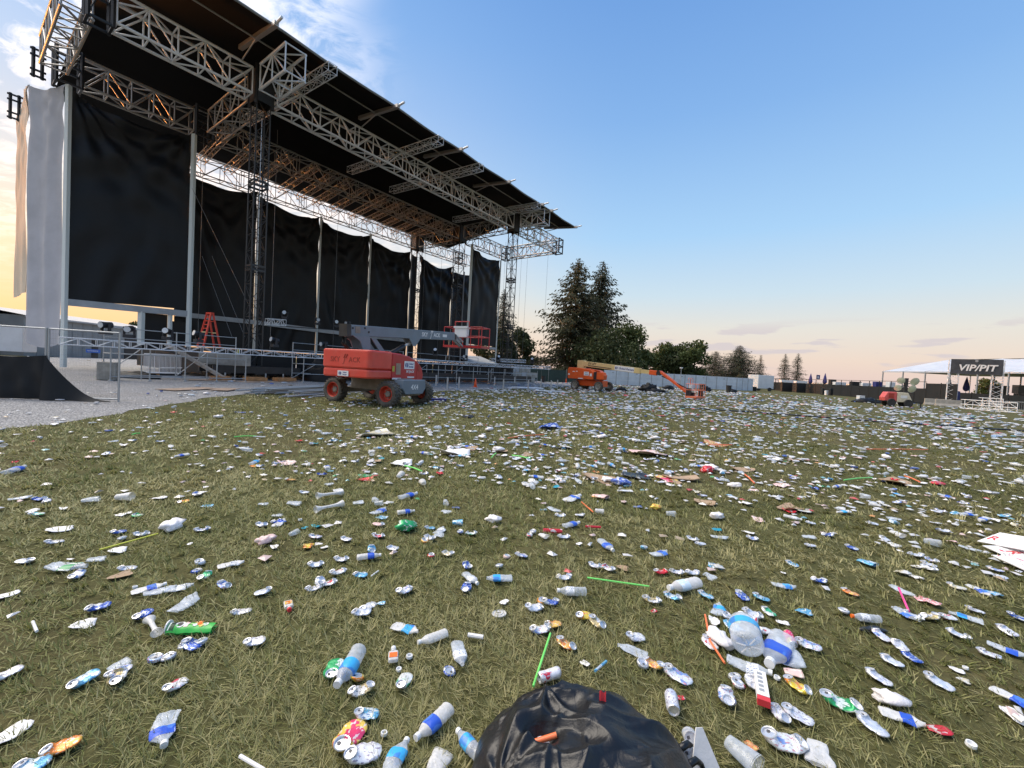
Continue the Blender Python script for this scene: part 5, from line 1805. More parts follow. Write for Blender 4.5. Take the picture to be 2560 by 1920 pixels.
lump('tarp_heap', 'black crumpled tarp heap on the grass before the white fence', 'tarp', gx(1622, 46), (.9, .6, .85), black_vinyl, 4, 'black tarps on the grass', amp=.45)
lump('tarp_heap', 'flat end of the black tarp trailing towards the low basket', 'tarp', gx(1642, 45.5), (1.2, .6, .35), black_vinyl, 14, 'black tarps on the grass', amp=.4)
lump('tarp_heap', 'low black tarp tent on the grass left of the light tower', 'tarp', G(2170, 1007), (1.6, .8, .55), black_vinyl, 24, 'black tarps on the grass', amp=.3)

# white trailer and table
tr = thing('white_trailer', 'white box trailer at the end of the white fence', 'trailer', gx(1905, 88))
p = gx(1903, 92)
mb = MB(); mb.box((p.x, p.y, 1.95), (4.6, 2.6, 2.9), rz=.35); mb.build('body', white_p, tr, bevel=.05)
for k in (-1, 1):
    q = p + Vector((k * 1.2, -1.5, .4)); rod('wheel', q, q + Vector((0, .25, 0)), .4, rubber_d, tr, n=12)
mb = MB(); mb.box((p.x - .2, p.y - 1.42, 1.5), (.9, .06, 1.9), rz=.35); mb.build('door', panel_w, tr)
tb = thing('black_table', 'low black draped table before the white trailer', 'table', gx(1876, 84))
q = gx(1876, 84)
mb = MB(); mb.box(q + ZV * .45, (2.4, .8, .85)); mb.build('table_cover', black_vinyl, tb)
for k in (-1.3, 1.3): rod('leg', q + Vector((k, -.3, 0)), q + Vector((k * .9, -.3, .8)), .04, rail_g, tb)

# black scrim fence: lower long run, then a taller run behind the light tower
bfz = [(1925, 113), (1990, 101), (2060, 90), (2130, 80.5), (2200, 72.5), (2262, 66), (2318, 61)]
bfn = thing('black_fence', 'long black scrim fence with an open rail on top, running away beyond the field', 'fence', gx(2100, 84))
for (p0, Z0), (p1, Z1) in zip(bfz, bfz[1:]):
    for p, q in along(gx(p0, Z0), gx(p1, Z1), 3.0):
        mb = MB()
        mb.grid(lambda u, v: p.lerp(q, u) + Vector((0, .06 * math.sin(u * 9 + p.x), 2.18 * v - .04 * math.sin(math.pi * u) * v)), 8, 4)
        mb.build('scrim_panel', scrim_m, bfn, smooth=True)
        rod('fence_post', p, p + ZV * 3.15, .04, black_st, bfn, square=True)
        rod('top_rail', p + ZV * 3.12, q + ZV * 3.12, .035, black_st, bfn, square=True)
tfn = thing('black_fence', 'taller black scrim fence between the light tower and the entrance gate', 'fence', gx(2350, 58))
for p, q in along(gx(2318, 61), gx(2396, 55), 3.0):
    mb = MB(); mb.grid(lambda u, v: p.lerp(q, u) + Vector((0, .05 * math.sin(u * 9 + p.x), 2.9 * v)), 8, 4)
    mb.build('scrim_panel', scrim_m, tfn, smooth=True)
    rod('fence_post', p, p + ZV * 3.0, .04, black_st, tfn, square=True)
rfn = thing('black_fence', 'lower black scrim fence behind the gate and the white lying truss', 'fence', gx(2480, 60))
for p, q in along(gx(2392, 66), gx(2640, 52), 3.0):
    mb = MB(); mb.grid(lambda u, v: p.lerp(q, u) + Vector((0, .05 * math.sin(u * 9 + p.x), 1.85 * v)), 8, 4)
    mb.build('scrim_panel', scrim_m, rfn, smooth=True)
    rod('fence_post', p, p + ZV * 2.0, .04, black_st, rfn, square=True)
gp = [gx(2398, 58), gx(2398, 60)]
mb = MB(); mb.bar(gx(2396, 56) + ZV * 1.0, gx(2402, 61) + ZV * 1.0, .2, 2.0)
tag(mb.build('dark_screen', navy_m, origin=gx(2398, 58)), 'dark navy screen standing behind the left gate leg', 'screen')


# closed umbrellas, banner, tables behind the black fence
def umbrella(label, p, h, blue=True):
    t = thing('closed_umbrella', label, 'umbrella', p, 0, 'closed blue umbrellas beyond the black fence')
    rod('pole', (0, 0, 0), (0, 0, h), .04, rail_g, t, local=True)
    mb = MB(); mb.lathe([(.16, h * .48), (.36, h * .53), (.42, h * .60), (.26, h * .8), (.10, h * .95), (.01, h * 1.02)], 10)
    mb.build('canopy', navy_m if blue else grey_cloth, t, local=True)


umbrella('closed blue umbrella beyond the black fence, nearest the two spruces', gx(2027, 100), 4.6)
umbrella('closed dark blue umbrella beyond the black fence, right of the banner', gx(2063, 96), 4.7)
umbrella('closed blue umbrella half hidden by the tent post left of the gate', gx(2374, 72), 4.6)
umbrella('closed blue umbrella seen under the entrance sign', gx(2418, 70), 4.5)
bn = thing('feather_banner', 'blue and white banner on a pole between the closed umbrellas', 'banner', gx(2043, 98))
rod('pole', (0, 0, 0), (0, 0, 4.4), .04, rail_g, bn, local=True)
mb = MB(); mb.box((.25, 0, 3.8), (.85, .03, 1.0)); mb.build('cloth', navy_m, bn, local=True)
mb = MB(); mb.box((.25, -.025, 3.75), (.3, .02, .5)); mb.build('emblem', white_pr, bn, local=True)
bl = thing('low_building', 'low pale building with orange lit roof edge beyond the black fence', 'building', gx(2090, 150))
q0, q1 = gx(2010, 160), gx(2230, 120)
mb = MB(); mb.bar(q0 + ZV * 1.3, q1 + ZV * 1.3, 6, 2.6); mb.build('wall', shed_w, bl)
mb = MB(); mb.bar(q0 + ZV * 2.8, q1 + ZV * 2.8, 7, .4); mb.build('roof', shed_r, bl)
for k, (px, Z, w, h, m, l) in enumerate(((1968, 98, 3.0, .55, white_p, 'white low table top left of the umbrellas'), (2003, 95, 2.6, .5, white_p, 'white table stack below the first blue umbrella'), (2100, 86, 2.2, .6, white_p, 'white cooler beyond the black fence right of the umbrellas'), (2165, 79, 1.6, .6, white_p, 'pale cooler beyond the black fence before the tent post'), (2082, 88, 1.1, 1.1, black_st, 'black speaker case right of the second umbrella'), (2140, 82, 1.8, .8, black_st, 'black case on the platform beyond the black fence'), (2195, 76, 1.1, .9, navy_m, 'navy draped stand beyond the black fence near the tent end'), (2228, 73, 1.0, .9, white_p, 'white cabinet beyond the black fence near the tent end'), (2500, 64, 2.3, 1.1, black_st, 'black board behind the right gate leg'), (2555, 60, 1.6, 1.2, black_st, 'black board at the right picture edge'))):
    p = gx(px, Z)
    mb = MB(); mb.box(p + ZV * (2.15 + h / 2), (w, .8, h)); mb.box(p + ZV * 1.07, (w * .8, .6, 2.14), mi=1)
    tag(mb.build('counter', [m, black_st], origin=p, bevel=.03), l, 'counter', 'counters and cases beyond the black fence')

# tent with long sloping roof
tA, tB = AT(2208, 926, 80), AT(2600, 930, 57.5)
ez = 5.2
ta, tb2 = Vector((tA.x, tA.y, 0)), Vector((tB.x, tB.y, 0))
td = (tb2 - ta).normalized()
tn = Vector((-td.y, td.x, 0))
if tn.y < 0: tn = -tn
tent = thing('event_tent', 'long white event tent with open sides beyond the entrance gate', 'tent', ta)
L = (tb2 - ta).length + 12
n = 9
rz_, dep = 7.8, 9.0
for i in range(n):
    p, q = ta + td * (L * i / n), ta + td * (L * (i + 1) / n)
    mb = MB()
    hip = 3.6 if i == 0 else 0.0
    mb.grid(lambda u, v: p.lerp(q, u) + tn * (dep * v) + td * (hip * v * (1 - u)) + ZV * (ez + (rz_ - ez) * v - .16 * math.sin(math.pi * u) * (1 - .3 * v)), 6, 5)
    if i == 0:
        mb.add([p + ZV * ez, p + tn * dep + td * hip + ZV * rz_, p + tn * dep * 2 + ZV * ez], [(0, 1, 2)])
    mb.build('roof_panel', tent_m, tent, smooth=True)
    mb = MB(); mb.grid(lambda u, v: p.lerp(q, u) + tn * (dep * (1 + v)) + td * (hip * (1 - v) * (1 - u)) + ZV * (rz_ - (rz_ - ez) * v), 2, 2)
    mb.build('roof_panel', tent_m, tent)
    mb = MB(); mb.bar(p + ZV * (ez - .12) - tn * .02, q + ZV * (ez - .12) - tn * .02, .04, .22); mb.build('valance', tent_m, tent)
    for k, f in ((0, 0), (1, 2 * dep)):
        rod('tent_post', p + tn * f, p + tn * f + ZV * ez, .075, rail_g, tent, square=True)
    rod('rafter', p + ZV * (ez - .05), p + tn * dep + td * hip + ZV * (rz_ - .15), .06, rail_g, tent, square=True)

# light tower trailer
def light_tower():
    t = thing('light_tower', 'towable light tower with red and cream body and four round lamps', 'light tower', (38.9, 42.6, 0), rad(-18))
    t.scale = (0.86, 0.86, 0.92)
    pr = [(-1.35, .55), (-1.42, .95), (-1.1, 1.55), (-.2, 1.58), (-.2, .55)]
    MB().prism(pr, -.6, .6).build('engine_cover', pm('faded_red_cover', (.58, .10, .09), .5), t, local=True, bevel=.06)
    pr = [(-.18, .5), (-.18, 1.58), (.85, 1.55), (1.25, .75), (1.2, .5)]
    MB().prism(pr, -.6, .6).build('cabinet', pm('cream_cabinet', (.62, .56, .42), .5), t, local=True, bevel=.05)
    MB().box((-.75, -.61, 1.15), (.5, .03, .5)).build('vent_grille', deb_red, t, local=True)
    MB().box((.45, -.61, 1.1), (.6, .02, .3)).build('cabinet_door', white_p, t, local=True)
    for x in (-.75, .85):
        for y in (-.72, .55):
            w = part('wheel', t, (x, y, .42))
            mb = MB(); mb.lathe([(.2, -.09), (.4, -.1), (.43, -.05), (.43, .05), (.4, .1), (.2, .09)], 18, Matrix.Rotation(math.pi / 2, 4, 'X')); mb.build('tyre', rubber_d, w, local=True)
    rod('drawbar', (1.1, 0, .55), (2.5, 0, .5), .06, black_st, t, local=True, square=True)
    rod('outrigger', (2.3, -.1, 0), (2.3, -.1, .6), .05, black_st, t, local=True, square=True)
    rod('outrigger', (-2.2, -.6, .55), (-1.2, -.6, .55), .05, black_st, t, local=True, square=True)
    rod('outrigger', (-2.2, -.6, 0), (-2.2, -.6, .7), .05, black_st, t, local=True, square=True)
    rod('mast', (.75, 0, .6), (.85, 0, 3.15), .13, black_st, t, local=True, square=True)
    lm = pm('lamp_glass', (.60, .62, .46), .15, 0, .1, 3, coat=1)
    for x, z, r in ((.2, 2.85, .38), (1.5, 2.8, .46), (-.05, 2.05, .36), (1.3, 2.0, .42)):
        lp = part('flood_lamp', t, (x, -.25, z))
        d = Vector((.1 if x > .8 else -.2, -.8, -.35)).normalized()
        Q = d.to_track_quat('Z', 'Y').to_matrix().to_4x4()
        mb = MB(); mb.lathe([(.08, -.32), (.2, -.25), (r * .9, -.04), (r, 0)], 18, Q, close=False); mb.build('reflector', white_p, lp, local=True, smooth=True)
        mb = MB(); mb.lathe([(r * .97, 0), (r * .7, .06), (.01, .09)], 18, Q, close=False); mb.build('lamp_glass', lm, lp, local=True, smooth=True)
        rod('lamp_arm', (0, .05, 0), (.85 - x, .25, 2.45 - z), .04, black_st, lp, local=True)


light_tower()


# concrete barriers, gate, lying trusses
def barrier(label, p, rz, L=2.4):
    mb = MB()
    pr = [(-.3, 0), (-.3, .1), (-.14, .35), (-.09, .84), (.09, .84), (.14, .35), (.3, .1), (.3, 0)]
    q = MB().prism(pr, -L / 2, L / 2)
    M = Matrix.Rotation(rz, 3, 'Z')
    mb.add([M @ Vector(v) + p for v in q.v], q.f)
    tag(mb.build('concrete_barrier', conc, origin=p, bevel=.02), label, 'barrier', 'concrete barriers at the gate')


bp = G(2362, 1016)
bq = gx(2362, 53)
barrier('pale concrete barrier before the left gate leg, nearer the light tower', gx(2348, 53.5), rad(65))
barrier('pale concrete barrier touching the left gate leg', gx(2377, 51.5), rad(65))

gL, gR = gx(2383, 56), gx(2494, 53.5)
gd = (gR - gL).normalized()
gn = Vector((-gd.y, gd.x, 0))
gate = thing('entrance_gate', 'entrance gate of two silver truss legs carrying the dark VIP/PIT sign', 'gate', gL)
for p in (gL, gR):
    w = .48
    cs = [gd * a + gn * b for a, b in ((-w, -w * .6), (w, -w * .6), (w, w * .6), (-w, w * .6))]
    for cc in cs:
        rod('leg_chord', p + cc, p + cc + ZV * 6.1, .035, alu, gate)
    for i in range(4):
        for k in range(10):
            a, b = (cs[i], cs[(i + 1) % 4]) if (k + i) % 2 else (cs[(i + 1) % 4], cs[i])
            rod('leg_brace', p + a + ZV * (.6 * k), p + b + ZV * (.6 * k + .6), .018, alu, gate, n=5)
rod('top_chord', gL + ZV * 6.0, gR + ZV * 6.0, .05, alu, gate)
rod('top_chord', gL + ZV * 4.5, gR + ZV * 4.5, .05, alu, gate)
sg_m = pm('sign_vinyl', (.045, .05, .06), .5, 0, .3, 1.5)
f = -gn * .36
def sgn(u, v):
    p = (gL - gd * .35).lerp(gR + gd * .35, u)
    return p + f - gn * (.04 * math.sin(u * 7) * (1 - v)) + ZV * (4.25 + .04 * math.sin(u * 11) * (1 - v) + 1.95 * v)
mb = MB(); mb.grid(sgn, 16, 6)
sign = mb.build('sign_banner', sg_m, gate, smooth=True)
cx = (gL + gR) / 2
txt('lettering', 'VIP/PIT', 1.12, white_pr, frame(cx + f - gn * .075 + ZV * 5.05 + gd * .05 - gate.location, gd, ZV), sign, shear=.18, offset=.03, extrude=.01)
mb = MB(); mb.cyl(cx + f - gn * .05 + ZV * 5.98, cx + f - gn * .07 + ZV * 5.98, .15, 16); mb.build('emblem', rail_g, sign)
sign.parent = gate


def flat_truss(label, p, q, h, mat=white_p, n=6):
    t = thing('lying_truss', label, 'truss', p, 0, 'white trusses lying by the gate')
    for dz in (.05, h * .5, h):
        rod('chord', p + ZV * dz, q + ZV * dz, .04, mat, t)
        rod('chord', p + ZV * dz + Vector((.1, .5, 0)), q + ZV * dz + Vector((.1, .5, 0)), .035, mat, t)
    for i in range(n + 1):
        a = p.lerp(q, i / n)
        rod('brace', a + ZV * .05, a + ZV * h, .035 if i in (0, n) else .02, mat, t)
        rod('brace', a + ZV * h, a + ZV * h + Vector((.1, .5, 0)), .02, mat, t)
        if i < n:
            b = p.lerp(q, (i + 1) / n)
            rod('brace', a + ZV * (.05 if i % 2 else h * .5), b + ZV * (h * .5 if i % 2 else .05), .02, mat, t)
            rod('brace', a + ZV * (h if i % 2 else h * .5), b + ZV * (h * .5 if i % 2 else h), .02, mat, t)
    return t


flat_truss('long white truss lying on the grass right of the gate', gx(2418, 46.5), gx(2551, 42), 1.02)
flat_truss('short white truss stacked behind the long lying one', gx(2462, 50), gx(2514, 48), 1.3, n=3)
br = thing('crowd_barrier', 'grey crowd barrier at the right picture edge', 'barrier', gx(2540, 44))
a, b = gx(2520, 46.5), gx(2600, 43.5)
for z in (.25, 1.1): rod('rail', a + ZV * z, b + ZV * z, .022, steel, br)
for i in range(16):
    p = a.lerp(b, i / 15); rod('bar', p + ZV * .25, p + ZV * 1.1, .009, steel, br, n=5)
wc = G(2158, 995)
mb = MB(); mb.box(gx(2156, 62) + ZV * .3, (.8, .6, .6)); tag(mb.build('white_crate', white_p, origin=gx(2156, 62), bevel=.03), 'white crate on the grass against the black fence', 'crate')
for k, (px, Z, h) in enumerate(((2060, 88, 1.3), (2070, 86.5, .9), (2080, 85, 1.4))):
    p = gx(px, Z - 3)
    mb = MB(); mb.box(p + ZV * h / 2, (.55, .55, h)); tag(mb.build('equipment_case', [grey_st, white_p, black_st][k], origin=p, bevel=.03), ['grey equipment case standing against the black fence', 'white equipment case between two dark ones at the black fence', 'black equipment case right of the white one at the black fence'][k], 'case', 'equipment cases at the black fence')

# cable run across the field
mb = MB()
pts = []
for px, py in ((1690, 1018), (1780, 1025), (1880, 1032), (2000, 1040), (2120, 1050), (2250, 1060), (2400, 1069), (2560, 1079), (2700, 1088)):
    p = G(px, py); pts.append(p + ZV * .04)
fine = []
for p, q in zip(pts, pts[1:]):
    for i in range(8):
        w = p.lerp(q, i / 8); w.y += .25 * noise.noise(w * .7); w.z = .035 + .015 * noise.noise(w * 3); fine.append(w)
mb.tube(fine, .035, 6)
mb.tube([w + Vector((.05, .14 + .08 * noise.noise(w), 0)) for w in fine], .03, 6)
tag(mb.build('ground_cable', pm('black_cable', (.02, .022, .03), .45), origin=pts[4]), 'long dark cable pair lying across the littered field', 'cable')

# ------------------------------------------------------------------ litter materials
def print_mat(name, base, c2, c3=None, metal=0.25, rough=0.32, s=26.0, th=0.52, trans=0.0):
    """can, carton or wrapper print: a ground colour, broad blotches of a second, fine marks of a third"""
    m = bpy.data.materials.new(name)
    m.use_nodes = True
    nt = m.node_tree
    N = NT(nt)
    b = nt.nodes['Principled BSDF']
    tc = nt.nodes.new('ShaderNodeTexCoord')
    oi = nt.nodes.new('ShaderNodeObjectInfo')
    P = nt.nodes.new('ShaderNodeVectorMath')
    P.operation = 'ADD'
    nt.links.new(tc.outputs['Object'], P.inputs[0])
    nt.links.new(N.combine(oi.outputs['Random'], N.math('MULTIPLY', oi.outputs['Random'], 7.3), N.math('MULTIPLY', oi.outputs['Random'], 3.1)), P.inputs[1])
    P = P.outputs[0]
    n = N.noise(N.mapping(P, (0.7, 1, 1)), s, 2, 0.4)
    c = N.mix(N.step(n, th, th + 0.03), base, c2)
    if c3:
        n2 = N.noise(N.mapping(P, (1.0, 2.2, 2.2)), s * 2.6, 1, 0.4)
        c = N.mix(N.math('MULTIPLY', N.step(n2, 0.60, 0.62), 0.9), c, c3)
    nt.links.new(c, b.inputs['Base Color'])
    b.inputs['Metallic'].default_value = metal
    b.inputs['Roughness'].default_value = rough
    bn = nt.nodes.new('ShaderNodeBump')
    bn.inputs['Strength'].default_value = 0.35
    bn.inputs['Distance'].default_value = 0.006
    nt.links.new(N.noise(P, 45, 3, 0.6), bn.inputs['Height'])
    nt.links.new(bn.outputs[0], b.inputs['Normal'])
    return m


def clear_mat(name, col, opac, rough=0.12, milky=0.5):
    m = bpy.data.materials.new(name)
    m.use_nodes = True
    nt = m.node_tree
    N = NT(nt)
    b = nt.nodes['Principled BSDF']
    b.inputs['Base Color'].default_value = (*col, 1)
    b.inputs['Roughness'].default_value = rough
    b.inputs['Specular IOR Level'].default_value = 0.8
    tr = nt.nodes.new('ShaderNodeBsdfTransparent')
    tr.inputs[0].default_value = (0.93, 0.95, 0.97, 1)
    lw = nt.nodes.new('ShaderNodeLayerWeight')
    lw.inputs[0].default_value = 0.35
    tc = nt.nodes.new('ShaderNodeTexCoord')
    n = N.noise(tc.outputs['Object'], 38, 4, 0.6)
    f = N.math('ADD', opac, N.math('MULTIPLY', lw.outputs['Facing'], 0.45))
    f = N.math('ADD', f, N.math('MULTIPLY', N.math('SUBTRACT', n, 0.5), 0.5), clamp=True)
    bn = nt.nodes.new('ShaderNodeBump')
    bn.inputs['Strength'].default_value = 0.5
    bn.inputs['Distance'].default_value = 0.006
    nt.links.new(N.noise(tc.outputs['Object'], 55, 3, 0.6), bn.inputs['Height'])
    nt.links.new(bn.outputs[0], b.inputs['Normal'])
    mx = nt.nodes.new('ShaderNodeMixShader')
    nt.links.new(f, mx.inputs[0])
    nt.links.new(tr.outputs[0], mx.inputs[1])
    nt.links.new(b.outputs[0], mx.inputs[2])
    nt.links.new(mx.outputs[0], nt.nodes['Material Output'].inputs['Surface'])
    return m


WH = (0.80, 0.80, 0.82)
pal = {
    's': ('silver', print_mat('can_silver', (0.70, 0.72, 0.76), (0.58, 0.64, 0.75), (0.42, 0.46, 0.62))),
    'S': ('silver-blue', print_mat('can_silver_blue', (0.72, 0.76, 0.82), (0.22, 0.34, 0.66), (0.55, 0.25, 0.30), th=0.56)),
    'b': ('blue', print_mat('can_blue', (0.03, 0.09, 0.44), (0.65, 0.69, 0.76), (0.6, 0.65, 0.7), th=0.56)),
    'w': ('white', print_mat('can_white', WH, (0.58, 0.62, 0.72), (0.30, 0.25, 0.35))),
    'W': ('white-red', print_mat('can_white_red', WH, (0.66, 0.05, 0.08), (0.45, 0.45, 0.55), th=0.58)),
    'r': ('red', print_mat('can_red', (0.62, 0.035, 0.05), (0.75, 0.6, 0.6), None, th=0.6)),
    'y': ('yellow', print_mat('can_yellow', (0.78, 0.58, 0.05), (0.75, 0.25, 0.04), (0.75, 0.7, 0.5))),
    'o': ('orange', print_mat('can_orange', (0.76, 0.24, 0.05), (0.80, 0.48, 0.10), (0.75, 0.7, 0.65))),
    'g': ('green', print_mat('can_green', (0.03, 0.36, 0.13), (0.72, 0.78, 0.74), (0.05, 0.25, 0.1), th=0.55)),
    'G': ('white-green', print_mat('can_white_green', (0.78, 0.80, 0.80), (0.05, 0.45, 0.22), (0.5, 0.6, 0.55), s=16)),
    'p': ('pink-yellow', print_mat('can_pink', (0.78, 0.06, 0.17), (0.85, 0.60, 0.12), (0.82, 0.7, 0.7), s=20)),
    'c': ('light blue', print_mat('can_cyan', (0.16, 0.45, 0.66), (0.70, 0.78, 0.82), (0.05, 0.15, 0.4))),
    'G2': ('gold-silver', print_mat('can_gold', (0.56, 0.46, 0.24), (0.68, 0.69, 0.72), (0.12, 0.1, 0.1))),
    'm': ('cream', print_mat('can_cream', (0.66, 0.60, 0.44), (0.75, 0.73, 0.68), None)),
    't': ('teal', print_mat('wrap_teal', (0.02, 0.30, 0.42), (0.05, 0.42, 0.52), None)),
    'k': ('black', print_mat('wrap_black', (0.016, 0.016, 0.018), (0.03, 0.03, 0.03), None, metal=0)),
    'd': ('brown', print_mat('carton_brown', (0.36, 0.25, 0.16), (0.42, 0.30, 0.20), None, metal=0, rough=0.8)),
    'P': ('pale pink', print_mat('paper_pink', (0.72, 0.50, 0.48), (0.78, 0.64, 0.60), None, metal=0, rough=0.6)),
}
lid_m = pm('can_lid_metal', (0.72, 0.73, 0.76), 0.28, 0.6, 0.08, 30, bump=0.1, bscale=120)
tab_m = pm('can_opening', (0.07, 0.07, 0.08), 0.5)
pet = clear_mat('clear_plastic', (0.76, 0.82, 0.90), 0.28)
pet_m = clear_mat('milky_plastic', (0.80, 0.80, 0.80), 0.50, 0.3)
bagw = clear_mat('white_bag_film', (0.86, 0.83, 0.84), 0.80, 0.35)
lblue = print_mat('label_blue', (0.03, 0.10, 0.55), (0.07, 0.20, 0.66), None, 0, 0.35, 14, th=.55)
lcyan = print_mat('label_cyan', (0.05, 0.40, 0.76), (0.05, 0.22, 0.60), None, 0, 0.35, 12, th=.58)
lwhite = print_mat('label_white', (0.78, 0.80, 0.82), (0.66, 0.70, 0.75), (0.1, 0.15, 0.3), 0, 0.35, 30)
lgreen = print_mat('label_green', (0.04, 0.30, 0.12), (0.7, 0.75, 0.7), None, 0, 0.35, 20)
lmix = print_mat('label_mixed', (0.55, 0.68, 0.78), (0.72, 0.22, 0.10), (0.8, 0.8, 0.8), 0, 0.35, 18)
capw = pm('cap_white', (0.78, 0.79, 0.80), 0.4)
capo = pm('cap_orange', (0.80, 0.16, 0.02), 0.4)
paper = pm('paper_white', (0.78, 0.77, 0.77), 0.7, 0, 0.05, 12, bump=0.1)
lime = pm('lime_plastic', (0.20, 0.72, 0.16), 0.3)
yel = pm('yellow_plastic', (0.66, 0.66, 0.05), 0.3)
opl = pm('orange_plastic', (0.85, 0.20, 0.07), 0.35)
pnk = pm('pink_plastic', (0.85, 0.07, 0.30), 0.35)
board_r = print_mat('board_red_print', (0.78, 0.77, 0.78), (0.62, 0.08, 0.10), None, 0, 0.5, 14, th=0.64)
check_m = bpy.data.materials.new('pink_checked_paper')
check_m.use_nodes = True
_ck = check_m.node_tree.nodes.new('ShaderNodeTexChecker')
_ck.inputs['Scale'].default_value = 55
_ck.inputs['Color1'].default_value = (0.74, 0.62, 0.62, 1)
_ck.inputs['Color2'].default_value = (0.70, 0.22, 0.24, 1)
_tc = check_m.node_tree.nodes.new('ShaderNodeTexCoord')
check_m.node_tree.links.new(_tc.outputs['Object'], _ck.inputs['Vector'])
check_m.node_tree.links.new(_ck.outputs[0], check_m.node_tree.nodes['Principled BSDF'].inputs['Base Color'])


# ------------------------------------------------------------------ litter shapes
def nz(x, y, z, s=0):
    return noise.noise(Vector((x + s * 3.7, y - s * 1.3, z + s * 2.1)))


def can_shape(seed, style, L=0.123, r=0.0325):
    rr = random.Random(seed)
    nr, na = 12, 16
    qs = [-1 + 2 * i / nr for i in range(nr + 1)]
    if style == 'intact':
        pa, pb, mid, end, ex = 0, 0, rr.uniform(0.7, 0.95), 1.0, 1.4
    elif style == 'flat':       # trodden flat, one end tucked in, the other lid looking up
        pa, pb, mid, end, ex = rr.uniform(1.1, 1.5), rr.uniform(-0.1, 0.3), rr.uniform(0.20, 0.32), 0.92, 3.2
    else:                       # both lids turned up
        pa, pb, mid, end, ex = rr.uniform(1.0, 1.5), rr.uniform(0.9, 1.45), rr.uniform(0.20, 0.32), 0.95, 2.4
    short = {'intact': 1.0, 'flat': 0.95, 'fold': 0.95}[style]
    ang = lambda q: (pb * max(0, q) ** ex) - (pa * max(0, -q) ** ex)
    xs = {0: (0.0, 0.0)}
    h = L * short / nr
    ctr = [None] * (nr + 1)
    ctr[nr // 2] = (0.0, 0.0)
    for i in range(nr // 2 + 1, nr + 1):
        a = ang((qs[i] + qs[i - 1]) / 2); ctr[i] = (ctr[i - 1][0] + h * math.cos(a), ctr[i - 1][1] + h * math.sin(a))
    for i in range(nr // 2 - 1, -1, -1):
        a = ang((qs[i] + qs[i + 1]) / 2); ctr[i] = (ctr[i + 1][0] - h * math.cos(a), ctr[i + 1][1] - h * math.sin(a))
    V, rings = [], []
    sk = rr.uniform(-0.25, 0.25)
    for i, q in enumerate(qs):
        a = ang(q)
        k = abs(q) ** 3
        th = mid + (end - mid) * k
        wd = (1.30 if style != 'intact' else 1.0) * (1 - k) + 1.0 * k
        tp = 0.84 if i in (0, nr) else 1.0
        if style == 'flat' and q > 0:
            th = mid * (1 - 0.55 * q ** 4)
            wd = 1.30 * math.sqrt(max(0.12, 1 - q ** 4 * 0.9))
        ring = []
        for j in range(na):
            t = 2 * math.pi * j / na
            yy = r * wd * math.cos(t) * tp
            nn = r * th * math.sin(t) * tp
            cr = 0.0 if i in (0, nr) else (0.22 if style != 'intact' else 0.05)
            d = cr * r * (nz(q * 3, math.cos(t) * 1.6, math.sin(t) * 1.6, seed) * (1 - k) + 0.4 * nz(q * 9, math.cos(t) * 4, math.sin(t) * 4, seed) * (1 - k))
            nn += d
            yy += d * 0.5 + sk * r * (1 - k) * q
            ring.append((ctr[i][0] - math.sin(a) * nn, yy, ctr[i][1] + math.cos(a) * nn))
        rings.append(ring)
    zmin = min(p[2] for g in rings for p in g)
    rings = [[(x, y, z - zmin) for x, y, z in g] for g in rings]
    mb = MB()
    mb.add([p for g in rings for p in g], [(i * na + j, i * na + (j + 1) % na, (i + 1) * na + (j + 1) % na, (i + 1) * na + j) for i in range(nr) for j in range(na)])
    lids = []
    if style == 'flat':
        mb.f.append(tuple(range(nr * na, nr * na + na)))
        mb.m.append(0)
    for i, sg in ((0, -1), (nr, 1)):
        if style == 'flat' and sg > 0:
            continue
        g = [Vector(p) for p in rings[i]]
        c = sum(g, Vector()) / na
        a = ang(qs[i])
        ax = Vector((math.cos(a), 0, math.sin(a))) * sg
        lb = MB()
        L1 = [c + (p - c) * 1.05 + ax * 0.001 for p in g]
        L2 = [c + (p - c) * 1.0 + ax * 0.004 for p in g]
        L3 = [c + (p - c) * 0.88 + ax * 0.003 for p in g]
        L4 = [c + (p - c) * 0.82 - ax * 0.004 for p in g]
        vs = L1 + L2 + L3 + L4 + [c - ax * 0.004]
        fs = [(k * na + j, k * na + (j + 1) % na, (k + 1) * na + (j + 1) % na, (k + 1) * na + j) for k in range(3) for j in range(na)] + [(3 * na + j, 3 * na + (j + 1) % na, 4 * na) for j in range(na)]
        if sg < 0:
            fs = [f[::-1] for f in fs]
        lb.add(vs, fs)
        if i == 0:      # mouth hole
            e = [c + (p - c) * 0.26 + (g[0] - c) * 0.42 - ax * 0.0025 for p in g[::2]]
            lb.add(e, [tuple(range(len(e)))[::-1]], 1)
        lids.append(lb)
    return mb, lids


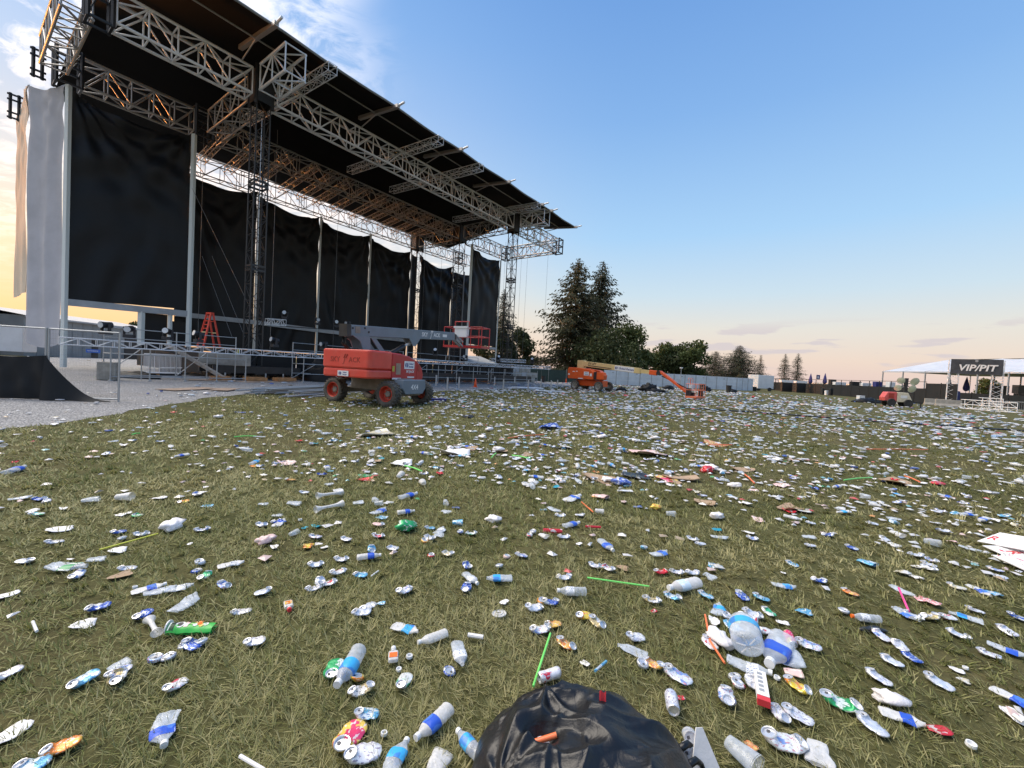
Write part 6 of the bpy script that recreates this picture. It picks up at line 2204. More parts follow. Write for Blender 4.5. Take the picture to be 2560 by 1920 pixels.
def puck_shape(seed, r=0.034):
    """can stamped down end on end"""
    rr = random.Random(seed)
    h = rr.uniform(0.018, 0.034)
    na = 16
    rows = [(0.86, 0.0), (1.0, 0.004), (1.15, h * 0.3), (1.0, h * 0.5), (1.18, h * 0.7), (1.0, h * 0.92), (0.9, h)]
    tx, ty = rr.uniform(-0.5, 0.5), rr.uniform(-0.5, 0.5)
    sx, sy = rr.uniform(-0.012, 0.012), rr.uniform(-0.012, 0.012)
    V = []
    for k, (f, z) in enumerate(rows):
        for j in range(na):
            t = 2 * math.pi * j / na
            d = 1 + 0.13 * nz(math.cos(t) * 2, math.sin(t) * 2, k * 0.8, seed) * (k not in (0, 6))
            x, y = r * f * d * math.cos(t), r * f * d * math.sin(t)
            u = z / h
            V.append((x + sx * u, y + sy * u, max(0, z + (x * tx + y * ty) * u * 0.5) + 0.002))
    mb = MB()
    mb.add(V, [(k * na + j, k * na + (j + 1) % na, (k + 1) * na + (j + 1) % na, (k + 1) * na + j) for k in range(6) for j in range(na)])
    g = [Vector(p) for p in V[6 * na:]]
    c = sum(g, Vector()) / na
    lb = MB()
    rings = [g, [c + (p - c) * 0.96 + ZV * 0.003 for p in g], [c + (p - c) * 0.86 + ZV * 0.002 for p in g], [c + (p - c) * 0.80 - ZV * 0.003 for p in g]]
    lb.add([p for q in rings for p in q] + [c - ZV * 0.003], [(k * na + j, k * na + (j + 1) % na, (k + 1) * na + (j + 1) % na, (k + 1) * na + j) for k in range(3) for j in range(na)] + [(3 * na + j, 3 * na + (j + 1) % na, 4 * na) for j in range(na)])
    e = [c + (p - c) * 0.26 + (g[0] - c) * 0.42 - ZV * 0.0015 for p in g[::2]]
    lb.add(e, [tuple(range(len(e)))], 1)
    return mb, [lb]


def bottle_shape(seed, flat=0.5, L=0.205, r=0.032, bend=0.0, twist=0.3):
    """crushed plastic bottle lying along x, neck at +x; returns body, label band, cap"""
    rr = random.Random(seed)
    prof = [(0.0, 0.55), (0.02, 0.92), (0.05, 1.0), (0.13, 0.93), (0.18, 1.0), (0.26, 0.93), (0.31, 1.0), (0.39, 0.95), (0.44, 1.0), (0.50, 1.0), (0.60, 1.0), (0.66, 1.0), (0.72, 0.92), (0.80, 0.72), (0.87, 0.48), (0.915, 0.36), (0.95, 0.36)]
    na = 16
    rings = []
    for k, (u, f) in enumerate(prof):
        t_end = max(0, (u - 0.72) / 0.2)
        fl = flat + (1 - flat) * min(1, t_end) ** 2
        wd = 1 + (1 - flat) * 0.55 * (1 - min(1, t_end))
        x = (u - 0.5) * L
        by = bend * math.sin(math.pi * u) * L
        g = []
        for j in range(na):
            a = 2 * math.pi * j / na
            cr = (1 - flat) * 0.55 * (1 - min(1, t_end))
            d = cr * (nz(u * 4, math.cos(a) * 1.2, math.sin(a) * 1.2, seed) + 0.35 * nz(u * 12, math.cos(a) * 3, math.sin(a) * 3, seed))
            y = r * f * (wd * math.cos(a) + d * 0.4)
            z = r * f * (fl * math.sin(a) + d * 0.8)
            tw = twist * (1 - flat) * (u - 0.5)
            g.append((x, y * math.cos(tw) - z * math.sin(tw) + by, y * math.sin(tw) + z * math.cos(tw)))
        rings.append(g)
    zm = min(p[2] for g in rings for p in g)
    rings = [[(x, y, z - zm) for x, y, z in g] for g in rings]
    n = len(rings)
    quadf = lambda k0, k1: [(i * na + j, (i + 1) * na + j, (i + 1) * na + (j + 1) % na, i * na + (j + 1) % na) for i in range(k0, k1) for j in range(na)]
    body = MB()
    body.add([p for g in rings for p in g], quadf(0, n - 1) + [tuple(range(na))])
    lab = MB()
    lr = []
    for g in rings[8:13]:
        c = sum((Vector(p) for p in g), Vector()) / na
        lr.append([tuple(c + (Vector(p) - c) * 1.025) for p in g])
    lab.add([p for g in lr for p in g], [(i * na + j, (i + 1) * na + j, (i + 1) * na + (j + 1) % na, i * na + (j + 1) % na) for i in range(len(lr) - 1) for j in range(na)])
    c = sum((Vector(p) for p in rings[-1]), Vector()) / na
    cap = MB()
    cap.cyl(c - Vector((0.006, 0, 0)), c + Vector((0.012, 0, 0)), r * 0.46, 14)
    return body, lab, cap


def cup_shape(seed, flat=0.4, L=0.12, r0=0.030, r1=0.046):
    na = 16
    mb = MB()
    rings = []
    for k in range(8):
        u = k / 7
        r = r0 + (r1 - r0) * u
        g = []
        for j in range(na):
            a = 2 * math.pi * j / na
            d = (1 - flat) * 0.35 * nz(u * 3, math.cos(a) * 1.4, math.sin(a) * 1.4, seed)
            g.append(((u - 0.5) * L + 0.012 * d, r * (math.cos(a) * (1 + 0.25 * (1 - flat)) + d), r * (flat * math.sin(a) + d)))
        rings.append(g)
    zm = min(p[2] for g in rings for p in g)
    mb.add([(x, y, z - zm) for g in rings for x, y, z in g], [(i * na + j, (i + 1) * na + j, (i + 1) * na + (j + 1) % na, i * na + (j + 1) % na) for i in range(7) for j in range(na)] + [tuple(range(na))])
    mb.add([(x * 1.0 + 0.002, y * 1.05, z - zm) for x, y, z in rings[-1]] + [(x + 0.006, y * 1.05, z - zm) for x, y, z in rings[-1]], [(j, na + j, na + (j + 1) % na, (j + 1) % na) for j in range(na)])
    return mb


def sheet_shape(seed, w, l, curl=0.25, crumple=0.2, nu=9, nv=7, th=0.0015):
    """crumpled sheet with a thickness"""
    rr = random.Random(seed)
    a0 = rr.uniform(0, 3)
    f = lambda u, v: Vector(((u - .5) * l * (1 + .12 * nz(v * 2, 3, 1, seed)), (v - .5) * w * (1 - .35 * (2 * u - 1) ** 4 + .22 * nz(u * 3, 1, 5, seed)), 0.004 + abs(curl * w * ((u - .5) * math.cos(a0) + (v - .5) * math.sin(a0)) ** 2 * 1.1 + crumple * w * (0.35 * nz(u * 2.6, v * 2.6, 0, seed) + .22 * nz(u * 6, v * 6, 2, seed) + .12))))
    mb = MB()
    mb.grid(f, nu, nv)
    mb.grid(lambda u, v: f(u, v) - ZV * th, nu, nv)
    k = (nu + 1) * (nv + 1)
    rim = [i for i in range(nu + 1)] + [j * (nu + 1) + nu for j in range(1, nv + 1)] + [nv * (nu + 1) + i for i in range(nu - 1, -1, -1)] + [j * (nu + 1) for j in range(nv - 1, 0, -1)]
    mb.f += [(rim[i], rim[i - 1], rim[i - 1] + k, rim[i] + k) for i in range(len(rim))]
    mb.m += [0] * len(rim)
    return mb


def blob_shape(seed, rx, ry, rz, amp=0.3, nu=18, nv=10):
    mb = MB()
    def f(u, v):
        a, e = 2 * math.pi * u, math.pi * (v - .5)
        d = Vector((math.cos(a) * math.cos(e), math.sin(a) * math.cos(e), math.sin(e)))
        k = 1 + amp * nz(d.x * 1.6, d.y * 1.6, d.z * 1.6, seed) + amp * .45 * nz(d.x * 4, d.y * 4, d.z * 4, seed)
        return Vector((d.x * rx * k, d.y * ry * k, max(-rz * .75, d.z * rz * k) + rz * .75))
    mb.grid(f, nu, nv)
    return mb


def bone_shape(seed, L=0.3, r=0.02):
    mb = MB()
    prof = [(0.047, -.5), (0.045, -.47), (0.030, -.36), (0.020, -.26), (0.018, 0), (0.019, .22), (0.026, .33), (0.044, .47), (0.046, .5)]
    Q = Matrix.Rotation(math.pi / 2, 4, 'Y')
    mb.lathe([(a * r / 0.02, z * L) for a, z in prof], 14, Q, close=False)
    zm = min(v[2] for v in mb.v)
    mb.v = [(x, y * 1.05, (z - zm) * 0.85) for x, y, z in mb.v]
    return mb


LIB = {}


def lib(kind, k):
    """(body mesh, {part name: mesh list}) from the shape library"""
    key = (kind, k)
    if key in LIB:
        return LIB[key]
    base = pal['s'][1]
    if kind in ('fold', 'flat', 'intact'):
        b, l = can_shape(k * 11 + len(kind), kind)
        LIB[key] = (b.mesh('crushed_can', base, True), [('lid', x.mesh('lid', [lid_m, tab_m])) for x in l])
    elif kind == 'tall':
        b, l = can_shape(k * 7 + 3, 'flat', 0.132, 0.031)
        LIB[key] = (b.mesh('crushed_can', base, True), [('lid', x.mesh('lid', [lid_m, tab_m])) for x in l])
    elif kind == 'puck':
        b, l = puck_shape(k * 5 + 1)
        LIB[key] = (b.mesh('crushed_can', base, True), [('lid', x.mesh('lid', [lid_m, tab_m])) for x in l])
    elif kind == 'bottle':
        b, l, c = bottle_shape(k * 3 + 2, (0.30, 0.50, 0.78, 0.22, 0.60, 0.92)[k % 6], bend=(0, .06, .02, -.08, .0, .03)[k % 6])
        LIB[key] = (b.mesh('plastic_bottle', pet, True), [('label_band', l.mesh('label_band', lblue, True)), ('cap', c.mesh('cap', capw))])
    elif kind == 'cup':
        LIB[key] = (cup_shape(k + 20, (0.3, 0.5, 0.85, 0.22)[k % 4]).mesh('plastic_cup', pet, True), [])
    elif kind == 'sheet':
        LIB[key] = (sheet_shape(k + 40, 0.11, 0.16, (.25, .5, .1)[k % 3], (.2, .35, .5)[k % 3]).mesh('paper_scrap', paper, True), [])
    elif kind == 'bag':
        LIB[key] = (blob_shape(k + 60, 0.13, 0.09, 0.055, 0.55).mesh('plastic_bag', bagw, True), [])
    elif kind == 'board':
        mb = sheet_shape(k + 70, 0.14, 0.22, .35, .06, 6, 4, 0.005)
        LIB[key] = (mb.mesh('cardboard_piece', pal['d'][1]), [])
    elif kind == 'bone':
        LIB[key] = (bone_shape(k).mesh('flared_cup', pet_m, True), [])
    elif kind == 'cap':
        mb = MB(); mb.lathe([(0.0165, 0), (0.0175, 0.004), (0.0165, 0.014), (0.012, 0.014), (0.011, 0.003), (.001, .003)], 14, close=False)
        LIB[key] = (mb.mesh('bottle_cap', capw), [])
    elif kind == 'disc':
        mb = MB(); mb.lathe([(0.046, 0), (0.047, 0.006), (0.043, 0.008), (0.040, 0.003), (0.024, 0.003), (0.022, 0.008), (0.012, 0.008), (0.010, 0.003), (.001, .003)], 20, close=False)
        LIB[key] = (mb.mesh('cup_lid', pet_m), [])
    return LIB[key]


def place(name, kind, k, loc, yaw, mat=None, sc=1.0, tilt=None, parts=True, partmats=None, drop=()):
    me, ps = lib(kind, k)
    o = bpy.data.objects.new(name, me)
    link(o)
    o.location = loc
    tx, ty = tilt if tilt else (R.uniform(-.10, .10), R.uniform(-.10, .10))
    o.rotation_euler = (tx, ty, yaw)
    o.scale = (sc, sc, sc) if not isinstance(sc, tuple) else sc
    if mat is not None:
        o.material_slots[0].link = 'OBJECT'
        o.material_slots[0].material = mat
    if parts:
        for pn, pme in ps:
            if pn in drop:
                continue
            c = bpy.data.objects.new(pn, pme)
            link(c, o)
            if partmats and pn in partmats:
                c.material_slots[0].link = 'OBJECT'
                c.material_slots[0].material = partmats[pn]
    return o


LIFT = 0.012          # trodden grass holds the litter up a little

# ------------------------------------------------------------------ authored litter of the near field
# landmarks that the descriptions lean on: photograph position and name
LMK = [((430, 1830), 'the wide blue labelled bottle'), ((470, 1588), 'the bright green snack tube'), ((382, 1576), 'the clear flared cup'), ((205, 1566), 'the flat white bag'),
       ((428, 1321), 'the white balloon shaped bag'), ((300, 1440), 'the folded brown cardboard'), ((1013, 1324), 'the crumpled green camouflage bag'), ((663, 1356), 'the tan tinted plastic bag'),
       ((1233, 1304), 'the upturned white bag'), ((1381, 1327), 'the red paper tube'), ((1545, 1455), 'the long lime straw'), ((1429, 1488), 'the black labelled bottle'),
       ((876, 1844), 'the large pink and yellow can'), ((869, 1680), 'the bottle across the green can'), ((1083, 1818), 'the long blue banded bottle'), ((983, 1647), 'the small liquor bottle'),
       ((1355, 1650), 'the upright lime straw'), ((1480, 1800), 'the black rubbish bag'), ((1868, 1623), 'the big clear jug'), ((1905, 1747), 'the white and red carton'),
       ((1639, 1272), 'the yellow snack bag'), ((1895, 1300), 'the pinkish plastic sheet'), ((2321, 1506), 'the pink checked paper'), ((2163, 1553), 'the orange capped bottle'),
       ((2520, 1375), 'the white printed boards'), ((2101, 1764), 'the crushed green can'), ((2257, 1800), 'the bottle by the red strip'), ((1709, 1473), 'the striped label bottle'), ((2045, 1888), 'the clear cup at the picture foot'), ((735, 1516), 'the red capped little bottle')]
FIELD = []            # rows waiting for a label: (object, description, pixel)
NEAR_G = 'litter scattered over the near grass'


def at_px(x, y, z=LIFT):
    return G(x, y, z)


def yaw_of(x, y, ang, span=20):
    a = rad(ang)
    p, q = G(x - span * math.cos(a), y + span * math.sin(a)), G(x + span * math.cos(a), y - span * math.sin(a))
    d = q - p
    return math.atan2(d.y, d.x)


def queue(o, desc, cat, x, y, group=NEAR_G):
    o['category'] = cat
    FIELD.append([o, desc, (x, y), group])


SHAPE = {'f': 'fold', 'l': 'flat', 'i': 'intact', 'k': 'puck', 't': 'tall'}
WORDS = {'f': 'folded', 'l': 'flattened', 'i': 'whole', 'k': 'stamped flat', 't': 'tall crushed'}
cnt = [0]
USED = []


def can(spec):
    """'x,y,colour,shape[,angle]' """
    for s in spec.split():
        q = s.split(',')
        x, y, c, sh = float(q[0]), float(q[1]), q[2], q[3]
        cnt[0] += 1
        yaw = yaw_of(x, y, float(q[4])) if len(q) > 4 else R.uniform(0, 6.28)
        sc = float(q[5]) if len(q) > 5 else R.uniform(0.95, 1.08)
        sc *= .80
        o = place('crushed_can', SHAPE[sh], cnt[0] % 9, at_px(x, y), yaw, pal[c][1], sc)
        queue(o, f'{WORDS[sh]} {pal[c][0]} can', 'can', x, y)
        USED.append((o.location.x, o.location.y))


can('''876,1844,p,t,58,1.55 460,1256,y,t,15 493,1238,S,f 98,1250,b,f 116,1257,S,f 93,1288,G,l,10 344,1291,g,l 298,1332,b,l,15 305,1348,s,k 353,1339,s,f 505,1327,S,f 192,1441,S,f,30 321,1424,s,l,10
502,1410,s,k 489,1431,b,k 512,1443,G,f,35 360,1538,b,l,30 463,1617,s,k 480,1618,b,l 503,1609,s,k 389,1651,S,k 422,1646,w,k 606,1533,w,t,12 301,1682,S,l,25 23,1687,w,t,25
213,1702,c,t,32 294,1697,G2,f,70 440,1715,W,t,35 160,1870,o,t,20 86,1918,c,l,10 922,1520,s,l,30 907,1535,s,l,5 836,1676,g,l,70,1.3 897,1697,y,k 904,1730,G2,f,15 1011,1705,G,t,62 920,1791,c,l,8
912,1890,w,t,18,1.25 1335,1523,s,f,5 1353,1505,y,k 1376,1510,b,f 1123,1680,b,k 1351,1578,S,f,5 1385,1564,o,l,5 1462,1543,y,l,20,1.15 1492,1561,G2,f,-35 1414,1615,o,f,-30 1591,1597,w,l,0
1373,1700,W,i,16,1.1 1609,1664,s,k 1633,1665,o,f 1819,1544,s,k 1869,1557,W,i,-20,1.1 1881,1538,s,f,-20 1923,1534,G,t,-38 1910,1581,W,l,15,1.2 1775,1613,W,l,-50 1974,1607,p,i,-60,1.05 2024,1618,S,t,-18,1.2
1835,1696,s,k 1849,1716,W,k 1881,1711,s,f,-70 1992,1719,y,f,-30 1697,1695,S,t,-28,1.35 1817,1748,S,f,-80,1.15 1679,1769,w,i,-80,1.15
1950,1790,w,f,-50 1998,1796,w,t,-25,1.15 2101,1764,g,f,-20,1.4 1960,1862,S,f,-15,1.45 2127,1485,o,l,-20 2281,1542,s,f,-20 2326,1546,G2,f 2371,1546,W,l,-5 2394,1470,m,t,-15 2204,1593,S,t,-35
2520,1583,w,l,-25 2546,1547,b,l,-15 2233,1659,s,l,-30 2281,1650,b,t,-32 2199,1700,w,t,-32,1.1 2351,1711,s,t,-25,1.1 2183,1822,s,t,-35,1.15 692,1308,b,f,20 654,1314,w,f 944,1314,P,l 1074,1347,w,f 1064,1355,o,k
1152,1332,b,k 1178,1336,G,f 790,1345,S,l,-5 866,1350,w,l,-15 945,1342,W,f,0 929,1376,c,f 984,1374,s,l,-10 853,1401,w,f,0 789,1414,s,f,5 845,1434,W,f,15 903,1440,c,l,0 800,1459,s,f 821,1461,W,f,10
786,1474,w,f,10 1077,1391,r,k 1120,1388,m,f,-15 1168,1417,b,f 1165,1473,b,f 1266,1394,P,k 1401,1291,s,f,0 1448,1290,w,l 1332,1332,s,k 1323,1340,W,k 1410,1345,s,f,0 1608,1371,c,k 1731,1350,s,f,-15 1752,1362,s,l,5
1880,1348,S,f,-5 1305,1391,S,l,0 1488,1418,w,f,-20 1520,1423,W,f 1653,1433,r,f,0 1692,1433,S,f,-10 1731,1436,s,f 1410,1447,s,f 1681,1495,c,f,-20 1629,1504,G2,f,-10 1766,1492,c,l,-20 1857,1495,b,l,-35 1905,1498,c,l,-20
2070,1340,b,f 2131,1372,b,l,-15 2290,1391,s,f,-10 2328,1403,S,f,-20 2324,1414,w,l,-15 2322,1423,s,f,-20 1982,1413,c,l,-20 2047,1455,b,f 2491,1427,S,l,-15 2503,1446,s,l,-5 2183,1311,s,l,-5 2027,1310,s,l,0
2212,1350,s,l,-25 2027,1366,w,l,-3 1951,1245,s,f 1076,1322,c,l,0 762,1233,s,l,0 60,1405,s,l 138,1358,w,l,10 560,1466,S,f 250,1521,b,l,15 640,1607,w,l,12 655,1483,s,l 1010,1480,S,f 1248,1417,s,k 2440,1530,w,l,-15
2478,1640,S,l,-20 2395,1590,s,f 2110,1530,s,k 2250,1620,w,l''')


BL = {'b': (lblue, 'blue'), 'c': (lcyan, 'cyan'), 'w': (lwhite, 'white'), 'g': (lgreen, 'green'), 'm': (lmix, 'striped'), 'n': (None, 'no')}


def bottle(spec):
    """'x0,y0,x1,y1,label,variant,cap' from base to neck"""
    for s in spec.split():
        q = s.split(',')
        x0, y0, x1, y1 = map(float, q[:4])
        a, b = G(x0, y0), G(x1, y1)
        L = (b - a).length
        lm, lw = BL[q[4]]
        k = int(q[5])
        drop = set()
        if lm is None: drop.add('label_band')
        if len(q) > 6 and q[6] == '0': drop.add('cap')
        yaw = math.atan2(b.y - a.y, b.x - a.x)
        pmats = {'label_band': lm or lblue}
        if len(q) > 6 and q[6] == 'o': pmats['cap'] = capo
        sc = min(1.75, max(0.85, L / 0.205))
        mid = at_px((x0 + x1) / 2, (y0 + y1) / 2)
        o = place('plastic_bottle', 'bottle', k, mid, yaw, pet_m if k in (0, 2) else pet, sc, partmats=pmats, drop=drop, tilt=(0, 0))
        USED.append((mid.x, mid.y))
        yield o, lw, ((x0 + x1) / 2, (y0 + y1) / 2)


bl = '''128,1417,222,1420,g,3,0 435,1533,492,1486,n,3,0 345,1482,399,1468,b,0,1 385,1482,420,1474,n,3,0 426,1475,470,1467,w,3,0 425,1785,412,1868,b,3,1 983,1568,1046,1584,c,0,0 1114,1591,1049,1614,n,2,1 899,1637,843,1728,c,5,1
1141,1614,1156,1672,w,4,0 1125,1780,1041,1857,b,2,1 1209,1913,1143,1839,c,5,1 988,1919,1000,1895,c,1,1 1788,1538,1797,1512,c,3,0 1815,1650,1927,1688,w,3,1 1960,1600,1922,1676,b,4,1 1990,1644,1907,1610,b,0,0 1985,1672,1940,1600,n,3,0
2201,1782,2313,1819,b,0,0 2196,1557,2131,1549,w,5,o 2239,1522,2300,1556,b,3,0 2452,1559,2372,1535,c,3,0 2480,1614,2560,1642,b,3,0 2500,1735,2575,1772,b,0,0 999,1249,1042,1238,b,4,1 993,1287,1036,1282,b,2,1 930,1287,965,1272,b,3,0
892,1401,952,1394,b,2,1 1165,1442,1190,1462,w,4,1 1280,1452,1213,1452,c,4,0 1415,1256,1450,1243,b,0,1 1410,1320,1448,1311,b,4,1 1500,1356,1532,1382,b,4,1 1630,1390,1668,1380,b,3,0 1465,1489,1393,1486,w,5,1 1746,1466,1672,1481,m,2,1
1934,1463,1988,1470,c,3,0 2239,1471,2280,1490,n,3,0 15,1187,62,1172,b,4,1 1090,1336,1108,1320,w,3,0 688,1319,712,1300,b,0,0 1372,1270,1404,1282,n,3,0 1782,1343,1818,1346,n,3,0 2430,1470,2470,1490,b,0,0 1595,1640,1560,1625,n,3,0 30,1250,75,1243,w,3,0
2405,1368,2450,1380,n,3,0 560,1418,598,1410,w,0,0'''
for o, lw, xy in bottle(bl):
    queue(o, 'clear bottle without a label' if lw == 'no' else f'clear bottle with {lw} label', 'bottle', *xy)


def bits(spec):
    """'kind,x,y,angle,scale,material,description'"""
    M = {'pet': pet, 'milk': pet_m, 'bag': bagw, 'pap': paper, 'd': pal['d'][1], 'y': pal['y'][1], 'g': pal['g'][1], 't': pal['t'][1], 'P': pal['P'][1], 'r': pal['r'][1], 'o': pal['o'][1], 'b': pal['b'][1], 'k': pal['k'][1], 'w': capw, 'c': pal['c'][1], 'W': board_r, 'chk': check_m, 'm': pal['m'][1], 'lime': lime}
    N = {'cup': ('plastic_cup', 'cup'), 'sheet': ('paper_scrap', 'paper'), 'bag': ('plastic_bag', 'plastic bag'), 'board': ('cardboard_piece', 'cardboard'), 'bone': ('flared_cup', 'cup'), 'cap': ('bottle_cap', 'cap'), 'disc': ('cup_lid', 'lid')}
    for line in spec.strip().split('\n'):
        kind, x, y, ang, sc, m, desc = [t.strip() for t in line.split(',')]
        x, y = float(x), float(y)
        cnt[0] += 1
        nm, cat = N[kind]
        s = float(sc) * {'sheet': .66, 'cap': .66, 'cup': .78, 'board': .78, 'bag': .85}.get(kind, 1.0)
        o = place(nm, kind, cnt[0] % 4, at_px(x, y), yaw_of(x, y, float(ang)), M[m], s)
        queue(o, desc, cat, x, y)
        USED.append((o.location.x, o.location.y))


bits('''sheet,396,1246,15,1.3,pap,flat white wrapper
sheet,518,1266,0,1.0,c,pale blue wrapper
cup,226,1255,5,1.3,pet,flattened clear cup
cup,310,1252,0,1.4,milk,flattened milky cup
sheet,80,1278,20,.9,pap,white wrapper
sheet,84,1284,0,.6,t,teal wrapper scrap
sheet,158,1272,-20,.7,pap,small white wrapper
sheet,310,1287,12,1.1,pap,narrow white wrapper
sheet,149,1324,8,1.5,pap,long white wrapper
bag,428,1321,30,.95,bag,white balloon shaped plastic bag
sheet,292,1379,8,1.0,pap,white napkin
sheet,475,1360,40,.45,pap,white paper scrap
sheet,176,1398,0,.4,pap,white paper scrap
cup,239,1402,8,1.0,pet,flattened clear cup
board,300,1440,15,.72,d,folded brown cardboard
cap,337,1470,0,1.3,w,white bottle cap
sheet,12,1490,15,1.1,pap,white wrapper
bone,382,1576,-62,.62,milk,clear flared cup with two trumpet ends
sheet,205,1566,12,1.0,pap,flat white paper bag
sheet,492,1565,45,.7,o,orange and white carton end
sheet,25,1837,35,1.1,pap,white wrapper
cup,296,1667,25,.8,pet,torn clear plastic piece
sheet,952,1510,0,.5,c,light blue wrapper scrap
cap,997,1676,0,1.25,w,white bottle cap
cap,960,1837,40,1.25,w,white bottle cap
cup,1092,1915,60,1.0,milk,milky cup
disc,1248,1535,0,1.0,milk,round clear cup lid
sheet,1261,1506,30,.6,pap,torn white paper strip
sheet,1837,1553,-10,.6,lime,small green wrapper
sheet,1957,1558,-10,.7,pap,white paper scrap
sheet,1785,1554,-60,.8,pap,crumpled silver wrapper
bag,1799,1605,-50,.75,bag,clear plastic wrap
sheet,1833,1567,-40,1.2,c,clear blue plastic sheet
cup,1982,1685,-15,.85,P,crushed pale pink cup
cap,1942,1697,-30,1.4,w,white bottle cap
cup,1852,1904,-40,1.25,pet,big clear cup
cup,2045,1888,-80,1.2,milk,clear printed cup
sheet,1878,1865,-40,.5,o,orange leaf like scrap
sheet,2010,1533,-10,.9,c,crumpled pale wrapper
sheet,2483,1485,-5,1.0,c,light blue foil wrapper
sheet,2391,1675,-15,.6,pap,short white paper tube
cap,2414,1672,0,1.2,w,white bottle cap
sheet,2408,1703,-15,.5,m,cream paper scrap
bag,2225,1755,-15,.62,bag,clear crumpled plastic bag
sheet,2345,1826,-5,.9,r,red paper strip
sheet,2540,1792,-35,1.0,pap,white plastic stick wrapper
cap,2427,1865,-30,1.7,w,oval white cap
sheet,2321,1506,-22,1.35,chk,pink checked paper tray
cup,657,1262,0,.9,pet,flattened clear cup
cup,734,1261,0,1.3,pet,crumpled clear plastic
bone,824,1243,10,.95,milk,clear flared cup lying above its twin
bone,823,1275,12,.95,milk,clear flared cup lying below its twin
cup,821,1212,-10,1.0,pet,flattened clear cup
cup,895,1259,5,1.1,pet,crumpled clear cup
cup,937,1252,-60,1.0,pet,standing clear cup
cup,947,1264,0,.9,pet,clear cup end
cup,970,1259,20,1.0,milk,milky cup
sheet,955,1295,-15,1.1,c,light blue wrapper
cap,750,1301,0,1.6,w,white lid ring
sheet,762,1320,20,.55,t,teal wrapper scrap
sheet,790,1315,-10,.8,t,teal wrapper
cup,692,1291,0,.9,pet,flattened clear cup
bag,1013,1324,5,.95,g,crumpled green camouflage plastic bag
cup,1114,1261,-70,.9,pet,clear cup
cup,1114,1281,-20,1.0,pet,clear cup
sheet,1140,1270,5,.8,b,blue wrapper
bag,1233,1304,-10,.72,bag,upturned white plastic bag
cup,1143,1314,0,1.0,c,light blue cup
cup,1097,1340,0,.9,pet,clear cup
bag,663,1356,20,.70,P,tan tinted plastic bag
sheet,686,1368,-35,.7,pap,white napkin
cup,735,1339,20,.8,pet,clear cup end
cup,770,1368,60,.95,y,yellow paper cup
sheet,812,1369,20,.6,pap,white paper scrap
sheet,1248,1448,-20,.5,pap,white paper scrap
cup,1497,1284,-5,.95,milk,flattened milky cup
cup,1558,1256,80,.9,P,round pinkish cup
sheet,1595,1268,0,1.0,b,blue wrapper
bag,1639,1272,-8,.62,y,yellow snack bag
cup,1676,1290,-5,1.0,pet,flattened clear cup
bag,1792,1295,8,.78,bag,clear plastic bag with a blue print
sheet,1895,1300,-50,1.5,P,pinkish plastic sheet
cup,1358,1343,-25,.9,milk,clear plastic pouch
sheet,1448,1360,15,.55,pap,white paper scrap
sheet,1791,1324,-8,.9,t,light teal strip
sheet,1870,1332,-20,1.1,pap,flat white card
sheet,1555,1422,-10,.9,d,brown paper piece
sheet,1789,1418,-12,1.1,c,pale blue crumpled paper
cup,1773,1443,-25,.9,pet,flattened clear cup
cup,2021,1345,-8,1.1,pet,flattened clear cup
cup,2241,1339,-20,1.2,milk,flattened milky cup
cup,2329,1364,-10,1.2,pet,crumpled clear cup
sheet,2290,1417,0,.8,pap,white wrapper
cup,2167,1410,-20,1.3,c,light blue flattened cup
sheet,2256,1434,-8,1.0,m,cream paper wrapper
sheet,2290,1444,-8,.9,pap,white wrapper
sheet,2429,1405,-15,.8,m,pale paper scrap
sheet,1358,1275,0,.8,c,pale blue wrapper
sheet,2128,1485,-20,.6,o,orange paper scrap
sheet,1463,1660,-35,.5,pap,white paper scrap
sheet,1700,1745,0,.4,r,red scrap
sheet,1635,1528,20,.4,r,dark red scrap
cap,1023,1644,0,1.5,w,reddish round cap''')


# straws and single pieces ------------------------------------------------------------
def straw(x0, y0, x1, y1, r, mat, desc, cat='straw', name='drinking_straw', mid=None, z0=0.035, z1=0.035):
    a, b = G(x0, y0, z0), G(x1, y1, z1)
    mb = MB()
    path = [a, G(*mid, z0), b] if mid else [a, a.lerp(b, .5), b]
    mb.tube(path, r, 8)
    o = mb.build(name, mat, origin=(a + b) / 2)
    queue(o, desc, cat, (x0 + x1) / 2, (y0 + y1) / 2)


straw(249, 1374, 395, 1334, .006, yel, 'long yellow balloon stick')
straw(1468, 1444, 1623, 1466, .0065, lime, 'long lime straw')
straw(1376, 1584, 1333, 1716, .0065, lime, 'upright lime straw')
straw(1763, 1537, 1812, 1658, .006, opl, 'bent orange straw', mid=(1775, 1602))
straw(2247, 1470, 2272, 1528, .007, pnk, 'bright pink straw', z0=.06)
straw(1454, 1255, 1483, 1280, .007, opl, 'short orange straw')
straw(600, 1890, 660, 1925, .007, paper, 'white stick at the picture foot')
straw(82, 1554, 92, 1578, .007, capw, 'short white stick')
straw(928, 1440, 946, 1427, .005, capw, 'thin white straw')
straw(1170, 1587, 1208, 1593, .012, paper, 'thick white paper roll')
straw(1487, 1678, 1516, 1653, .007, pal['c'][1], 'light blue plastic strip')
straw(1358, 1326, 1405, 1328, .021, pal['r'][1], 'red paper tube', 'tube', 'paper_tube')
straw(1464, 1316, 1502, 1318, .012, pal['r'][1], 'red candy wrapper', 'wrapper', 'candy_wrapper')
straw(2535, 1788, 2560, 1806, .010, paper, 'white plastic stick')


